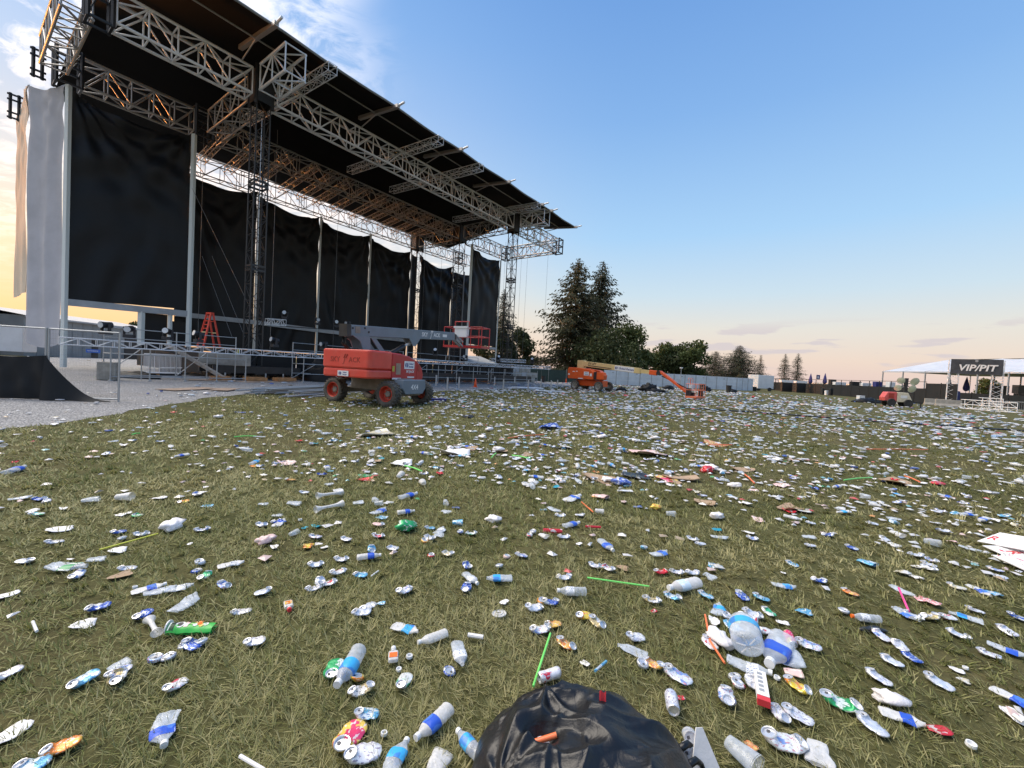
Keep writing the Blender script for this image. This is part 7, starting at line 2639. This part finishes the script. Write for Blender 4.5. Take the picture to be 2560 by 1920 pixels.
def snack_tube():
    a, b = G(420, 1586), G(538, 1583)
    c = (a + b) / 2 + ZV * .018
    yaw = math.atan2(b.y - a.y, b.x - a.x)
    L, w = (b - a).length * .95, .078
    t = thing('snack_tube', 'bright green crushed snack tube with pictured label lying beside the clear flared cup', 'snack tube', c, yaw)
    gm_ = pm('tube_green', (.035, .42, .06), .4)
    mb = MB()
    f = lambda u, v: Vector(((u - .5) * L, (v - .5) * w * (1 - .25 * max(0, u - .82) * 5 * abs(v - .5)), .012 + .030 * math.sin(math.pi * v) ** .6 * (1 - .35 * u) + .006 * nz(u * 5, v * 3, 0)))
    mb.grid(f, 16, 8); mb.grid(lambda u, v: Vector((f(u, v).x, f(u, v).y, 0.002)), 2, 2)
    mb.build('tube_wall', gm_, t, smooth=True, local=True)
    mb = MB(); mb.cyl((-L / 2 - .006, 0, .022), (-L / 2, 0, .022), .037, 14); mb.build('tube_rim', capw, t, local=True)
    for u, v0, v1, m in ((.03, .05, .95, capw), (.075, .05, .95, black_pr), (.12, .05, .95, black_pr)):
        mb = MB(); mb.grid(lambda p, q: f(u + .03 * p, v0 + (v1 - v0) * q) + ZV * .0015, 1, 8); mb.build('print_stripe', m, t, local=True)
    for u, v, r0, m in ((.25, .5, .022, white_pr), (.25, .5, .013, black_pr), (.58, .45, .012, white_pr), (.66, .6, .014, capo), (.72, .42, .012, pm('chip_yellow', (.7, .5, .1), .5)), (.80, .55, .015, white_pr), (.50, .55, .010, pm('leaf_print', (.5, .7, .3), .5))):
        n = 10
        mb = MB()
        p0 = f(u, v)
        dz = .002 if m is not black_pr else .0032
        mb.add([f(u + r0 * math.cos(6.283 * i / n) / L, v + r0 * math.sin(6.283 * i / n) / w) + ZV * dz for i in range(n)], [tuple(range(n))])
        mb.build('print_spot', m, t, local=True)
    mb = MB(); mb.grid(lambda p, q: f(.345 + .09 * p, .25 + .5 * q) + ZV * .002, 3, 4); mb.build('print_panel', pal['P'][1], t, local=True)


snack_tube()


def mini_bottle(x, y, yaw, label, capm):
    t = thing('liquor_bottle', label, 'bottle', at_px(x, y, .025), yaw)
    mb = MB(); mb.box((0, 0, .012), (.075, .05, .022)); mb.build('glass', pet_m, t, local=True, bevel=.008)
    mb = MB(); mb.box((-.003, 0, .0245), (.036, .04, .002)); mb.build('label', pal['y'][1] if capm is red_pr else capo, t, local=True)
    mb = MB(); mb.cyl((.037, 0, .012), (.052, 0, .012), .011, 10); mb.cyl((.052, 0, .012), (.07, 0, .012), .013, 10, mi=1); mb.build('neck', [pet_m, capm], t, local=True)


mini_bottle(721, 1516, yaw_of(721, 1516, -80), 'little liquor bottle with a yellow label and red cap lying alone on the grass', red_pr)
mini_bottle(983, 1647, yaw_of(983, 1647, 88), 'little clear liquor bottle with an orange label near the long white label bottle', capw)


def jug():
    # large clear jug lying with its ribbed base towards the camera
    a, b = G(1868, 1655), G(1852, 1580)
    d = (b - a).normalized()
    t = thing('water_jug', 'big clear plastic jug with a blue label lying on the litter heap', 'jug', (a + b) / 2 + ZV * .02, math.atan2(d.y, d.x))
    Q = Matrix.Translation((0, 0, .072)) @ Matrix.Rotation(math.pi / 2, 4, 'Y')
    mb = MB()
    prof = [(.02, -.145), (.055, -.150), (.074, -.140), (.080, -.115), (.076, -.10), (.080, -.085), (.076, -.06), (.080, -.04), (.079, .06), (.070, .10), (.045, .135), (.024, .15), (.022, .17)]
    mb.lathe(prof, 24, Q, close=False)
    mb.v = [(x, y * 1.05, max(.0, (z - .072) * .88 + .07)) for x, y, z in mb.v]
    mb.build('jug_wall', pet, t, smooth=True, local=True)
    mb = MB(); mb.lathe([(.0815, -.02), (.0815, .045)], 24, Q, close=False)
    mb.v = [(x, y * 1.05, (z - .072) * .88 + .07) for x, y, z in mb.v]
    mb.build('label_band', lcyan, t, smooth=True, local=True)
    mb = MB()
    for i in range(6):
        a_ = i * math.pi / 3
        mb.tube([(-.152, .012 * math.cos(a_), .07 + .012 * math.sin(a_)), (-.150, .06 * math.cos(a_), .07 + .053 * math.sin(a_))], .004, 5)
    mb.build('base_rib', pet_m, t, local=True)
    mb = MB(); mb.cyl((.165, 0, .07), (.185, 0, .07), .026, 14); mb.build('cap', capw, t, local=True)


jug()
# white carton with red end
a, b = G(1897, 1708), G(1908, 1785)
d = b - a
ct = thing('flat_carton', 'long white carton with a red end standing out between the cans', 'carton', (a + b) / 2 + ZV * .03, math.atan2(d.y, d.x))
mb = MB(); mb.box((-.02, 0, .02), (d.length * .86, .052, .03)); mb.build('carton_wall', paper, ct, local=True)
mb = MB(); mb.box((d.length * .43, 0, .02), (d.length * .14, .053, .031)); mb.build('carton_end', red_pr, ct, local=True)
for k in range(5):
    mb = MB(); mb.box((-.09 + k * .032, -.004, .0362), (.018, .022, .001)); mb.build('print_block', rail_g, ct, local=True)
# printed boards at the right edge
for k, (x, y, rz, tx, l) in enumerate(((2500, 1352, -18, .30, 'white printed board propped up at the right picture edge'), (2520, 1385, -22, .08, 'white printed board lying before the propped one'), (2548, 1412, -24, .04, 'pale board lowest of three at the right picture edge'))):
    p = at_px(x + 25, y, .05 + .06 * (k == 0))
    t = thing('printed_board', l, 'board', p, yaw_of(x, y, rz))
    t.rotation_euler.x = tx
    t.rotation_euler.y = (-.18, .03, 0)[k]
    mb = MB(); mb.box((.1, 0, 0), (.55, .30, .008)); mb.build('board_sheet', board_r if k else paper, t, local=True)
    txt('lettering', 'R', .14, red_pr, Matrix.Translation((-.12 + .1 * k, -.02, .0055)), t)
# bread roll and tube by the bag
lump('bread_piece', 'orange bread piece pressed against the black rubbish bag', 'bread', G(1221, 1872, .03), (.022, .055, .03), pal['o'][1], 3, rz=-.5)
lump('dark_glove', 'black flat rag below the orange capped bottle', 'rag', at_px(2182, 1575), (.09, .03, .02), pal['k'][1], 9)


# ------------------------------------------------------------------ black rubbish bag in front
def rubbish_bag():
    cx, cy, rx, ry, h = 0.345, 1.46, 0.41, 0.43, 0.305
    t = thing('rubbish_bag', 'large shiny black rubbish bag, torn and spilling cans at the picture foot', 'rubbish bag', (cx, cy, 0))
    m = bpy.data.materials.new('black_bag_film')
    m.use_nodes = True
    nt = m.node_tree
    N = NT(nt)
    b = nt.nodes['Principled BSDF']
    b.inputs['Base Color'].default_value = (.006, .007, .009, 1)
    b.inputs['Roughness'].default_value = .33
    tc = nt.nodes.new('ShaderNodeTexCoord')
    w1 = N.noise(N.mapping(tc.outputs['Object'], (3, 9, 6)), 2.4, 5, .6, 1.2)
    w2 = N.noise(N.mapping(tc.outputs['Object'], (10, 4, 6)), 3.5, 4, .6, .8)
    bn = nt.nodes.new('ShaderNodeBump')
    bn.inputs['Strength'].default_value = .22
    bn.inputs['Distance'].default_value = .02
    nt.links.new(N.math('ADD', w1, N.math('MULTIPLY', w2, .6)), bn.inputs['Height'])
    nt.links.new(bn.outputs[0], b.inputs['Normal'])
    nt.links.new(N.math('ADD', .27, N.math('MULTIPLY', w2, .22)), b.inputs['Roughness'])

    def f(u, v):
        a = 2 * math.pi * u
        rho = v
        ca, sa = math.cos(a), math.sin(a)
        out = 1 + .10 * nz(ca * 1.5, sa * 1.5, 0, 3) + .05 * nz(ca * 5, sa * 5, 1, 4) + .12 * max(0, ca * .8 - sa * .2) ** 6
        x, y = rx * out * rho * ca, ry * out * rho * sa
        z = h * max(0, 1 - rho ** 2.8) ** .55
        z *= 1 + .16 * nz(x * 4, y * 4, 0, 7) + .10 * nz(x * 8, y * 8, 3, 7)
        # the film is pulled into creases that run out from the knot and from the lumps inside
        fade = (1 - rho ** 5) * (.35 + .65 * rho)
        for ax, ay, kf, am, sd in ((.44, .12, 13, .017, 1), (-.14, .20, 7, .014, 2), (-.32, -.10, 9, .016, 3), (.12, -.30, 9, .010, 4)):
            kx, ky = x - ax, y - ay
            kr = math.hypot(kx, ky)
            q = math.atan2(ky, kx) * kf + 2.6 * nz(x * 5, y * 5, sd, sd)
            z += am * (1 - abs(math.sin(q * .5)) * 2) * math.exp(-kr * 3.0) * min(1, kr / .06) * fade * 1.6
        cr1 = 1 - abs(nz(x * 4 + 2 * y, y * 7, 1, 2)) * 4
        cr2 = (1 - abs(nz(x * 11, y * 8 - 4 * x, 4, 5)) * 5) * max(.12, .3 - x * 1.6)
        z += (.018 * max(0, cr1) + .016 * max(0, cr2)) * (1 - rho ** 6)
        # torn hollow
        hx, hy = x + .165, y - .02
        hole = math.exp(-((hx / .055) ** 2 + (hy / .045) ** 2))
        z -= .11 * hole * (z / h)
        return Vector((x, y, max(z, .006)))
    mb = MB(); mb.grid(f, 200, 90)
    mb.build('bag_skin', m, t, smooth=True, local=True)
    # tie ends
    for s, y0 in ((1, .05), (1, .12)):
        mb = MB(); mb.tube([(.37, y0, .12), (.42, y0 + .02, .13), (.455, y0 + .05, .09), (.475, y0 + .03, .04)], lambda q: .016 * (1 - q * .6), 6)
        mb.build('tie_end', m, t, smooth=True, local=True)
    mb = MB(); mb.grid(lambda u, v: Vector((.06 + .026 * u, .13 + .01 * v, .275 + .045 * v + .006 * math.sin(u * 7))), 4, 4)
    mb.build('red_tie', red_pr, t, local=True)
    # what shows in the tear
    p = Vector((cx - .165, cy + .02, f(0, 0).z - .10))
    o = rod('orange_tube', p + Vector((-.06, -.02, .03)), p + Vector((.05, .0, .055)), .010, opl)
    tag(o, 'orange plastic tube sticking out of the tear in the black bag', 'tube')
    o = place('crushed_can', 'intact', 2, p + Vector((-.0, .03, -.02)), 1.9, pal['s'][1], .9)
    tag(o, 'dull can just visible inside the tear of the black bag', 'can', NEAR_G)
    return t


rubbish_bag()
for x, y, z, c, k, l in ((1722, 1882, .075, 'W', 4, 'upright white and red can lid towards the camera beside the black bag'), (1726, 1843, .06, 's', 6, 'silver can end standing on edge beside the black bag'), (1672, 1866, .07, 'b', 5, 'dark blue can squeezed out of the black bag side')):
    p = G(x, y, z)
    o = place('crushed_can', 'intact', k, p - ZV * .03, math.atan2(p.y, p.x) + (.5 if c == 'b' else .1), pal[c][1], .92, tilt=(0, .55))
    tag(o, l, 'can', NEAR_G)
ps = thing('paper_sheet', 'white folded card leaning on the spilled cans at the picture foot', 'card', G(1757, 1942, .02), .12)
mb = MB()
mb.add([(-.075, -.04, .0), (.075, -.04, .0), (.005, .03, .17), (-.022, .03, .17), (-.075, -.035, -.003), (.075, -.035, -.003), (.005, .035, .167), (-.022, .035, .167)], [(0, 1, 2, 3), (7, 6, 5, 4), (0, 4, 5, 1), (1, 5, 6, 2), (2, 6, 7, 3), (3, 7, 4, 0)])
mb.build('card_sheet', paper, ps, local=True)

# ------------------------------------------------------------------ litter of the middle field
rng = random.Random(11)
ZONES = [((v.x, v.y), n) for v, n in [(G(*p), n) for p, n in (((60, 1130), 'nearest the gravel edge'), ((250, 1200), 'left of the white balloon shaped bag'), ((640, 1165), 'around the yellow disc'), ((913, 1196), 'around the red carton'), ((960, 1090), 'around the pale grey board'), ((1138, 1138), 'around the spread white sheet'), ((1375, 1073), 'around the crumpled blue cloth'), ((1590, 1193), 'around the black cloth heap'), ((1230, 1215), 'behind the upturned white bag'), ((1400, 1190), 'between the white bag and the black cloth'), ((1620, 1130), 'around the large pale sheet'),
    ((1768, 1180), 'around the bright red bag'), ((1800, 1245), 'behind the yellow snack bag'), ((1975, 1270), 'right of the pinkish plastic sheet'), ((2240, 1206), 'around the long tan cardboard'), ((2450, 1240), 'behind the white printed boards'), ((2000, 1130), 'before the long field cable'), ((2300, 1110), 'before the far end of the field cable'), ((860, 1240), 'between the flared cups and the red carton'), ((480, 1170), 'left of the yellow disc'), ((1650, 1060), 'before the low orange basket'), ((700, 1090), 'before the red lift wheels'))]]
special = '''1590,1193,sheet,2.6,k,black cloth heap among the middle litter,black_cloth
1375,1073,sheet,4.2,b,crumpled dark blue cloth far out in the litter,blue_cloth
1407,1121,sheet,2.2,k,black checked strip below the crumpled blue cloth,checked_strip
1138,1138,sheet,3.2,pap,white plastic sheet spread left of the checked strip,plastic_sheet
1003,1163,sheet,2.0,pap,white folded sheet left of the spread plastic sheet,plastic_sheet
1620,1136,sheet,4.6,P,large pale plastic sheet beyond the black cloth heap,plastic_sheet
914,1190,board,.9,g,green carton standing on the red one in the middle litter,drink_carton
913,1200,board,.9,r,red carton under the green one in the middle litter,drink_carton
1768,1180,bag,1.0,r,bright red bag right of the black cloth heap,plastic_bag
1854,1175,board,2.2,d,brown cardboard sheet right of the bright red bag,cardboard_piece
1495,1198,board,2.2,d,brown cardboard sheet left of the black cloth heap,cardboard_piece
1700,1196,board,2.4,d,brown cardboard sheet between the black cloth and the red bag,cardboard_piece
1665,1200,sheet,2.0,p,bright pink cloth strip beside the black cloth heap,pink_cloth
1172,1043,sheet,2.6,k,black cloth scrap on the grass before the red lift,black_cloth
940,1088,board,3.4,m,pale grey board lying before the red lift,grey_board
1790,1112,board,2.6,o,orange board strip far out past the pale sheet,orange_strip
1975,1272,board,1.6,d,brown cardboard piece right of the pinkish plastic sheet,cardboard_piece
2240,1206,board,2.6,d,long tan cardboard right of the middle litter,cardboard_piece
2340,1211,cup,1.6,r,red cup right of the long tan cardboard,red_cup
640,1165,disc,1.7,y,yellow disc lying far left of the red carton,yellow_disc
715,1160,sheet,1.6,P,pink bag scrap right of the yellow disc,plastic_bag
1552,1213,bag,1.0,b,bright blue pouch left of the black cloth heap,plastic_bag
1955,1215,sheet,1.4,P,pale pink sheet far right of the bright red bag,plastic_sheet
1500,1245,cup,1.5,P,pinkish cup below the brown cardboard sheet,plastic_cup
1650,1040,sheet,2.5,r,red sheet far out before the orange lift,red_sheet
1563,989,sheet,3.6,r,red cloth on the grass left of the low orange basket,red_cloth
1884,994,bag,2.0,r,red bag on the grass before the white trailer,plastic_bag
1865,985,sheet,5,c,blue sheet on the grass before the white trailer,blue_sheet
600,1032,sheet,1.6,b,blue bag scrap on the grass left of the red lift,plastic_bag'''
MM = {'pap': paper, 'd': pal['d'][1], 'm': pal['m'][1]}
for line in special.split('\n'):
    x, y, kind, sc, m, label, nm = line.split(',')
    x, y = float(x), float(y)
    o = place(nm, kind, int(x) % 3, G(x, y, .01), yaw_of(x, y, rng.uniform(-15, 15), 12), MM.get(m) or pal[m][1], float(sc))
    tag(o, label, nm.split('_')[-1] if nm not in ('plastic_bag', 'cardboard_piece') else nm.replace('_piece', '').replace('_', ' '), 'larger rubbish lying out in the field')
for x0, y0, x1, y1, m, l in ((1270, 1095, 1360, 1086, opl, 'orange strip far out in the middle litter'), (1280, 1138, 1322, 1146, lime, 'lime straw beyond the white plastic sheet'), (1012, 1164, 1055, 1178, lime, 'lime straw beside the white folded sheet'), (1228, 1145, 1240, 1133, lime, 'crooked lime straw right of the spread sheet'), (1862, 1186, 1886, 1208, opl, 'orange straw by the brown cardboard sheet'), (2262, 1190, 2300, 1205, opl, 'orange straw on the long tan cardboard'), (2110, 1200, 2180, 1194, lime, 'pale green straw left of the long tan cardboard'), (1770, 1113, 1830, 1112, opl, 'orange stick right of the orange board strip'), (2160, 1123, 2320, 1124, opl, 'long orange tube far out on the right'), (585, 1092, 640, 1090, lime, 'yellow green straw far left of the red carton'), (330, 1086, 350, 1083, lime, 'lime straw near the gravel edge')):
    a, b = G(x0, y0, .04), G(x1, y1, .04)
    mb = MB(); mb.tube([a, a.lerp(b, .5) + ZV * .01, b], .011, 6)
    tag(mb.build('drinking_straw', m, origin=(a + b) / 2), l, 'straw', 'larger rubbish lying out in the field')


def dens(x, y):
    """pieces per square metre"""
    d = math.hypot(x, y)
    a = math.atan2(x, y)
    if on_gravel(x, y):
        return 1.1 if not on_gravel(x + 2.5, y - 1.5) else (.35 if not on_gravel(x + 6, y - 4) else .02)
    n = noise.noise(Vector((x * .22, y * .22, 1.7))) + .95 * noise.noise(Vector((x * .8, y * .8, 4))) - .12
    k = 9.0 * math.exp(n * 1.25)
    k *= .13 + .87 * max(0, min(1, (a + .58) / .5))
    if d < 4.8: k *= .08
    elif d < 6.5: k *= .1 + .85 * (d - 4.8) / 1.7
    if d > 12: k *= .8
    if d > 45: k *= .75
    if a > .5 and d > 50: k *= .35
    if y > 68: k *= .2
    return k


near_xy = {}
for x, y in USED:
    near_xy.setdefault((int(x / .3), int(y / .3)), []).append((x, y))
clear = lambda x, y: not any((x - p) ** 2 + (y - q) ** 2 < .016 for i in (-1, 0, 1) for j in (-1, 0, 1) for p, q in near_xy.get((int(x / .3) + i, int(y / .3) + j), ()))
cands = []
# far part thinned: beyond 22 m pieces are grouped a little larger
for r0, r1 in ((1.4, 5.2), (5.2, 9), (9, 14), (14, 22), (22, 34), (34, 52), (52, 78)):
    area = .5 * (r1 * r1 - r0 * r0) * 1.96
    thin = 1.0 if r0 < 14 else (.8 if r0 < 22 else (.5 if r0 < 34 else .3))
    n = int(area * 24 * thin)
    for _ in range(n):
        d = math.sqrt(rng.uniform(r0 * r0, r1 * r1)); a = rng.uniform(-.98, .98)
        x, y = d * math.sin(a), d * math.cos(a)
        if rng.random() < dens(x, y) / 24 and clear(x, y) and not (abs(x - .37) < .5 and abs(y - 1.46) < .48) and not (x - .37) ** 2 + (y - 1.46) ** 2 < .3:
            cands.append((d, x, y, 1.0 / math.sqrt(thin)))
cands.sort()
# shares of kinds
KINDS = [('can', .36), ('bottle', .20), ('cup', .20), ('sheet', .17), ('bag', .025), ('board', .015), ('cap', .03)]
caps = {'can': 300 - 3 - sum(1 for r in FIELD if r[0].name.startswith('crushed_can')), 'bottle': 230, 'cup': 215, 'sheet': 200, 'bag': 40, 'board': 25, 'cap': 40}
ccol = [('s', .34), ('S', .22), ('w', .12), ('c', .09), ('b', .08), ('W', .05), ('G', .02), ('g', .015), ('r', .015), ('y', .012), ('o', .012), ('m', .02), ('P', .02)]


def pick(tab):
    q = rng.random() * sum(w for _, w in tab)
    for k, w in tab:
        q -= w
        if q <= 0:
            return k
    return tab[-1][0]


rest = []
NMX = {'can': 'crushed_can', 'bottle': 'plastic_bottle', 'cup': 'plastic_cup', 'sheet': 'paper_scrap', 'bag': 'plastic_bag', 'board': 'cardboard_piece', 'cap': 'bottle_cap'}
CATX = {'can': 'can', 'bottle': 'bottle', 'cup': 'cup', 'sheet': 'paper', 'bag': 'plastic bag', 'board': 'cardboard', 'cap': 'cap'}
used_n = {k: 0 for k in caps}
for d, x, y, s in cands:
    k = pick(KINDS)
    if d < 5.2:
        k = pick([('sheet', .5), ('cap', .3), ('can', .2)])
    small = .45 if d < 5.2 and k == 'sheet' else 1.0
    if used_n[k] >= caps[k]:
        rest.append((d, x, y, s, k))
        continue
    used_n[k] += 1
    yaw = rng.uniform(0, 6.28)
    loc = (x, y, LIFT + .012 * min(1, d / 10))
    if k == 'can':
        c = pick(ccol); sh = pick([('fold', .45), ('flat', .3), ('puck', .12), ('tall', .13)])
        o = place(NMX[k], sh, rng.randrange(9), loc, yaw, pal[c][1], rng.uniform(.82, 1.0), parts=d < 6)
        desc = f'small crushed {pal[c][0]} can'
    elif k == 'bottle':
        lb = pick([('b', .4), ('c', .2), ('n', .25), ('w', .15)])
        o = place(NMX[k], 'bottle', rng.randrange(6), loc, yaw, pet_m if rng.random() < .5 else pet, rng.uniform(.8, 1.05), parts=d < 9, partmats={'label_band': BL[lb][0] or lwhite}, drop=('label_band',) if lb == 'n' else ())
        desc = 'crushed clear bottle' if lb == 'n' or d >= 9 else f'crushed {BL[lb][1]}-labelled bottle'
    elif k == 'cup':
        milky = rng.random() < .5
        o = place(NMX[k], 'cup', rng.randrange(4), loc, yaw, pet_m if milky else pet, rng.uniform(.75, 1.05))
        desc = f'flattened {"milky" if milky else "clear"} cup'
    elif k == 'sheet':
        m, w = rng.choice([(paper, 'white')] * 5 + [(pal['c'][1], 'pale blue'), (pal['m'][1], 'cream'), (pal['P'][1], 'pinkish'), (pal['r'][1], 'red'), (pal['t'][1], 'teal')])
        o = place(NMX[k], 'sheet', rng.randrange(4), loc, yaw, m, rng.uniform(.4, 1.0) * small)
        desc = f'crumpled {w} paper scrap'
    elif k == 'bag':
        o = place(NMX[k], 'bag', rng.randrange(4), loc, yaw, bagw, rng.uniform(.5, .9))
        desc = 'small white plastic bag'
    elif k == 'board':
        o = place(NMX[k], 'board', rng.randrange(4), loc, yaw, None, rng.uniform(.7, 1.5))
        desc = 'torn brown cardboard piece'
    else:
        o = place(NMX[k], 'cap', 0, loc, yaw, None, rng.uniform(.75, 1.0))
        desc = 'stray white bottle cap'
    o['category'] = CATX[k]
    if d < 5.2:
        q = None
        FIELD.append([o, desc, (x, y), NEAR_G, True])
    else:
        z = min(ZONES, key=lambda z: (z[0][0] - x) ** 2 + (z[0][1] - y) ** 2)[1]
        tag(o, f'{desc} in the litter {z}', None, f'{desc.split()[-1] if k != "bottle" else "bottle"} litter {z}')


def finish_labels():
    """each near piece is told by the landmark next to it, and by its order among its like"""
    world_lm = [(G(*p), p, n) for p, n in LMK]
    inv = lambda v: v
    def px_of(o):
        v = Vector(o.location) - Vector((0, 0, EYE))
        dd = v.dot(cF)
        return 1280 + FOC * v.dot(cR) / dd, 960 - FOC * v.dot(cU) / dd
    rows = {}
    for r in FIELD:
        o, desc = r[0], r[1]
        x, y = px_of(o)
        best = None
        for P, p, n in world_lm:
            dx, dy = x - p[0], (y - p[1]) * 1.25
            dist = math.hypot(dx, dy)
            if dist < 9:
                best = (0, 'is', n, dist); break
            w = dist
            if best is None or w < best[0]:
                rel = ('right of' if dx > 0 else 'left of') if abs(dx) > abs(dy) else ('in front of' if dy > 0 else 'behind')
                best = (w, rel, n, dist)
        rows.setdefault((desc, best[1], best[2]), []).append((best[3], o, r[3]))
    ORD = ['', ', second from it', ', third from it', ', fourth from it', ', fifth from it', ', sixth from it', ', seventh from it', ', eighth from it']
    for (desc, rel, n), lst in rows.items():
        lst.sort(key=lambda q: q[0])
        for i, (dist, o, g) in enumerate(lst):
            if rel == 'is':
                lab = n.replace('the ', '', 1) + ' on the near grass'
                if i: lab += ', second piece'
            else:
                lab = f'{desc} {rel} {n}{ORD[min(i, 7)]}'
            w = lab.split()
            while len(w) > 16:
                w.remove('the') if 'the' in w[3:] else w.pop(3)
            o['label'] = ' '.join(w)
            o['group'] = g


finish_labels()


# ------------------------------------------------------------------ the uncounted rest of the litter, one mass
def mass():
    r2 = np.random.default_rng(5)
    shapes = []
    for kind, ks in (('can', 5), ('bottle', 5), ('cup', 4), ('sheet', 4)):
        for k in range(ks):
            if kind == 'can':
                n, L, w, h = 7, .125, .075, .045
            elif kind == 'bottle':
                n, L, w, h = 7, .20, .068, .05
            elif kind == 'cup':
                n, L, w, h = 7, .12, .09, .05
            else:
                n, L, w, h = 6, .16, .11, .035
            V, F = [], []
            for i in range(4):
                u = i / 3
                for j in range(n):
                    a = 2 * math.pi * j / n
                    pr = (.62, 1, 1, .55)[i] if kind != 'cup' else (.6, .8, .95, 1.1)[i]
                    jit = r2.uniform(.75, 1.25)
                    V.append(((u - .5) * L + r2.uniform(-.008, .008), w / 2 * pr * math.cos(a) * jit, max(0, h / 2 * (1 + pr * math.sin(a) * jit))))
            F = [(i * n + j, i * n + (j + 1) % n, (i + 1) * n + (j + 1) % n, (i + 1) * n + j) for i in range(3) for j in range(n)]
            F += [tuple(range(n)), tuple(range(3 * n, 4 * n))]
            shapes.append((kind, np.array(V), F))
    by = {k: [s for s in shapes if s[0] == k] for k in ('can', 'bottle', 'cup', 'sheet')}
    cols = {'can': [(.60, .62, .66), (.64, .66, .70), (.68, .70, .74), (.10, .16, .46), (.30, .42, .62), (.66, .2, .2)], 'bottle': [(.62, .68, .74), (.56, .64, .72), (.66, .70, .74), (.35, .5, .7)], 'cup': [(.66, .69, .72), (.70, .70, .71), (.60, .66, .70)],
            'sheet': [(.76, .76, .77), (.72, .72, .74), (.74, .73, .70), (.72, .56, .54), (.45, .36, .26), (.25, .5, .55), (.62, .12, .12), (.12, .42, .18), (.74, .36, .12)]}
    Vs, Fs, Cs = [], [], []
    base = 0
    # tiny flat scraps between the larger pieces
    for _ in range(15000):
        d = math.exp(r2.uniform(math.log(3.2), math.log(40)))
        a = r2.uniform(-.98, .98)
        x, y = d * math.sin(a), d * math.cos(a)
        if d < 5.5 and r2.random() < .75 or r2.random() > dens(x, y) / 24 + .03:
            continue
        L, w, t = r2.uniform(.012, .04) * (1 + d / 40), r2.uniform(.01, .035) * (1 + d / 40), r2.uniform(0, 6.283)
        c, s_ = math.cos(t), math.sin(t)
        j = r2.uniform(.7, 1.2, 4)
        q = [(-L * j[0], -w, .004), (L * j[1], -w * j[2], .010), (L * j[3], w * j[0], .006), (-L * j[2], w * j[1], .012), (0, 0, r2.uniform(.012, .03))]
        Vs.append(np.array([(p[0] * c - p[1] * s_ + x, p[0] * s_ + p[1] * c + y, p[2] + .02) for p in q]))
        Fs += [tuple(i + base for i in f) for f in ((0, 1, 4), (1, 2, 4), (2, 3, 4), (3, 0, 4))]
        cc = np.array(cols['sheet'][min(8, int(abs(r2.normal(0, .33)) * 9))]) * .8
        Cs.append(np.tile(np.array([*cc, 1]), (5, 1)))
        base += 5
    for d, x, y, s, k in rest:
        k2 = k if k in by else 'sheet'
        sh = by[k2][r2.integers(len(by[k2]))]
        c = cols[k2][min(len(cols[k2]) - 1, int(abs(r2.normal(0, .42)) * len(cols[k2])))]
        a = r2.uniform(0, 6.283)
        sc = s * r2.uniform(.7, 1.15)
        v = sh[1] * sc
        v = np.stack([v[:, 0] * math.cos(a) - v[:, 1] * math.sin(a) + x, v[:, 0] * math.sin(a) + v[:, 1] * math.cos(a) + y, v[:, 2] + .025], 1)
        Vs.append(v)
        Fs += [tuple(i + base for i in f) for f in sh[2]]
        Cs.append(np.tile(np.array([*c, 1]) * np.array([*(r2.uniform(.55, .98),) * 3, 1]), (len(v), 1)))
        base += len(v)
    me = bpy.data.meshes.new('litter')
    me.from_pydata(np.concatenate(Vs).tolist(), [], Fs)
    at = me.color_attributes.new('tint', 'FLOAT_COLOR', 'POINT')
    at.data.foreach_set('color', np.concatenate(Cs).astype(np.float32).reshape(-1))
    m = bpy.data.materials.new('far_litter')
    m.use_nodes = True
    b = m.node_tree.nodes['Principled BSDF']
    an = m.node_tree.nodes.new('ShaderNodeAttribute')
    an.attribute_name = 'tint'
    m.node_tree.links.new(an.outputs['Color'], b.inputs['Base Color'])
    b.inputs['Roughness'].default_value = .32
    b.inputs['Metallic'].default_value = .1
    me.materials.append(m)
    o = bpy.data.objects.new('litter', me)
    link(o)
    tag(o, 'uncounted bottles, cans and cups strewn over the far field', kind='stuff')
    print('litter pieces', len(rest), 'individual', used_n)


mass()
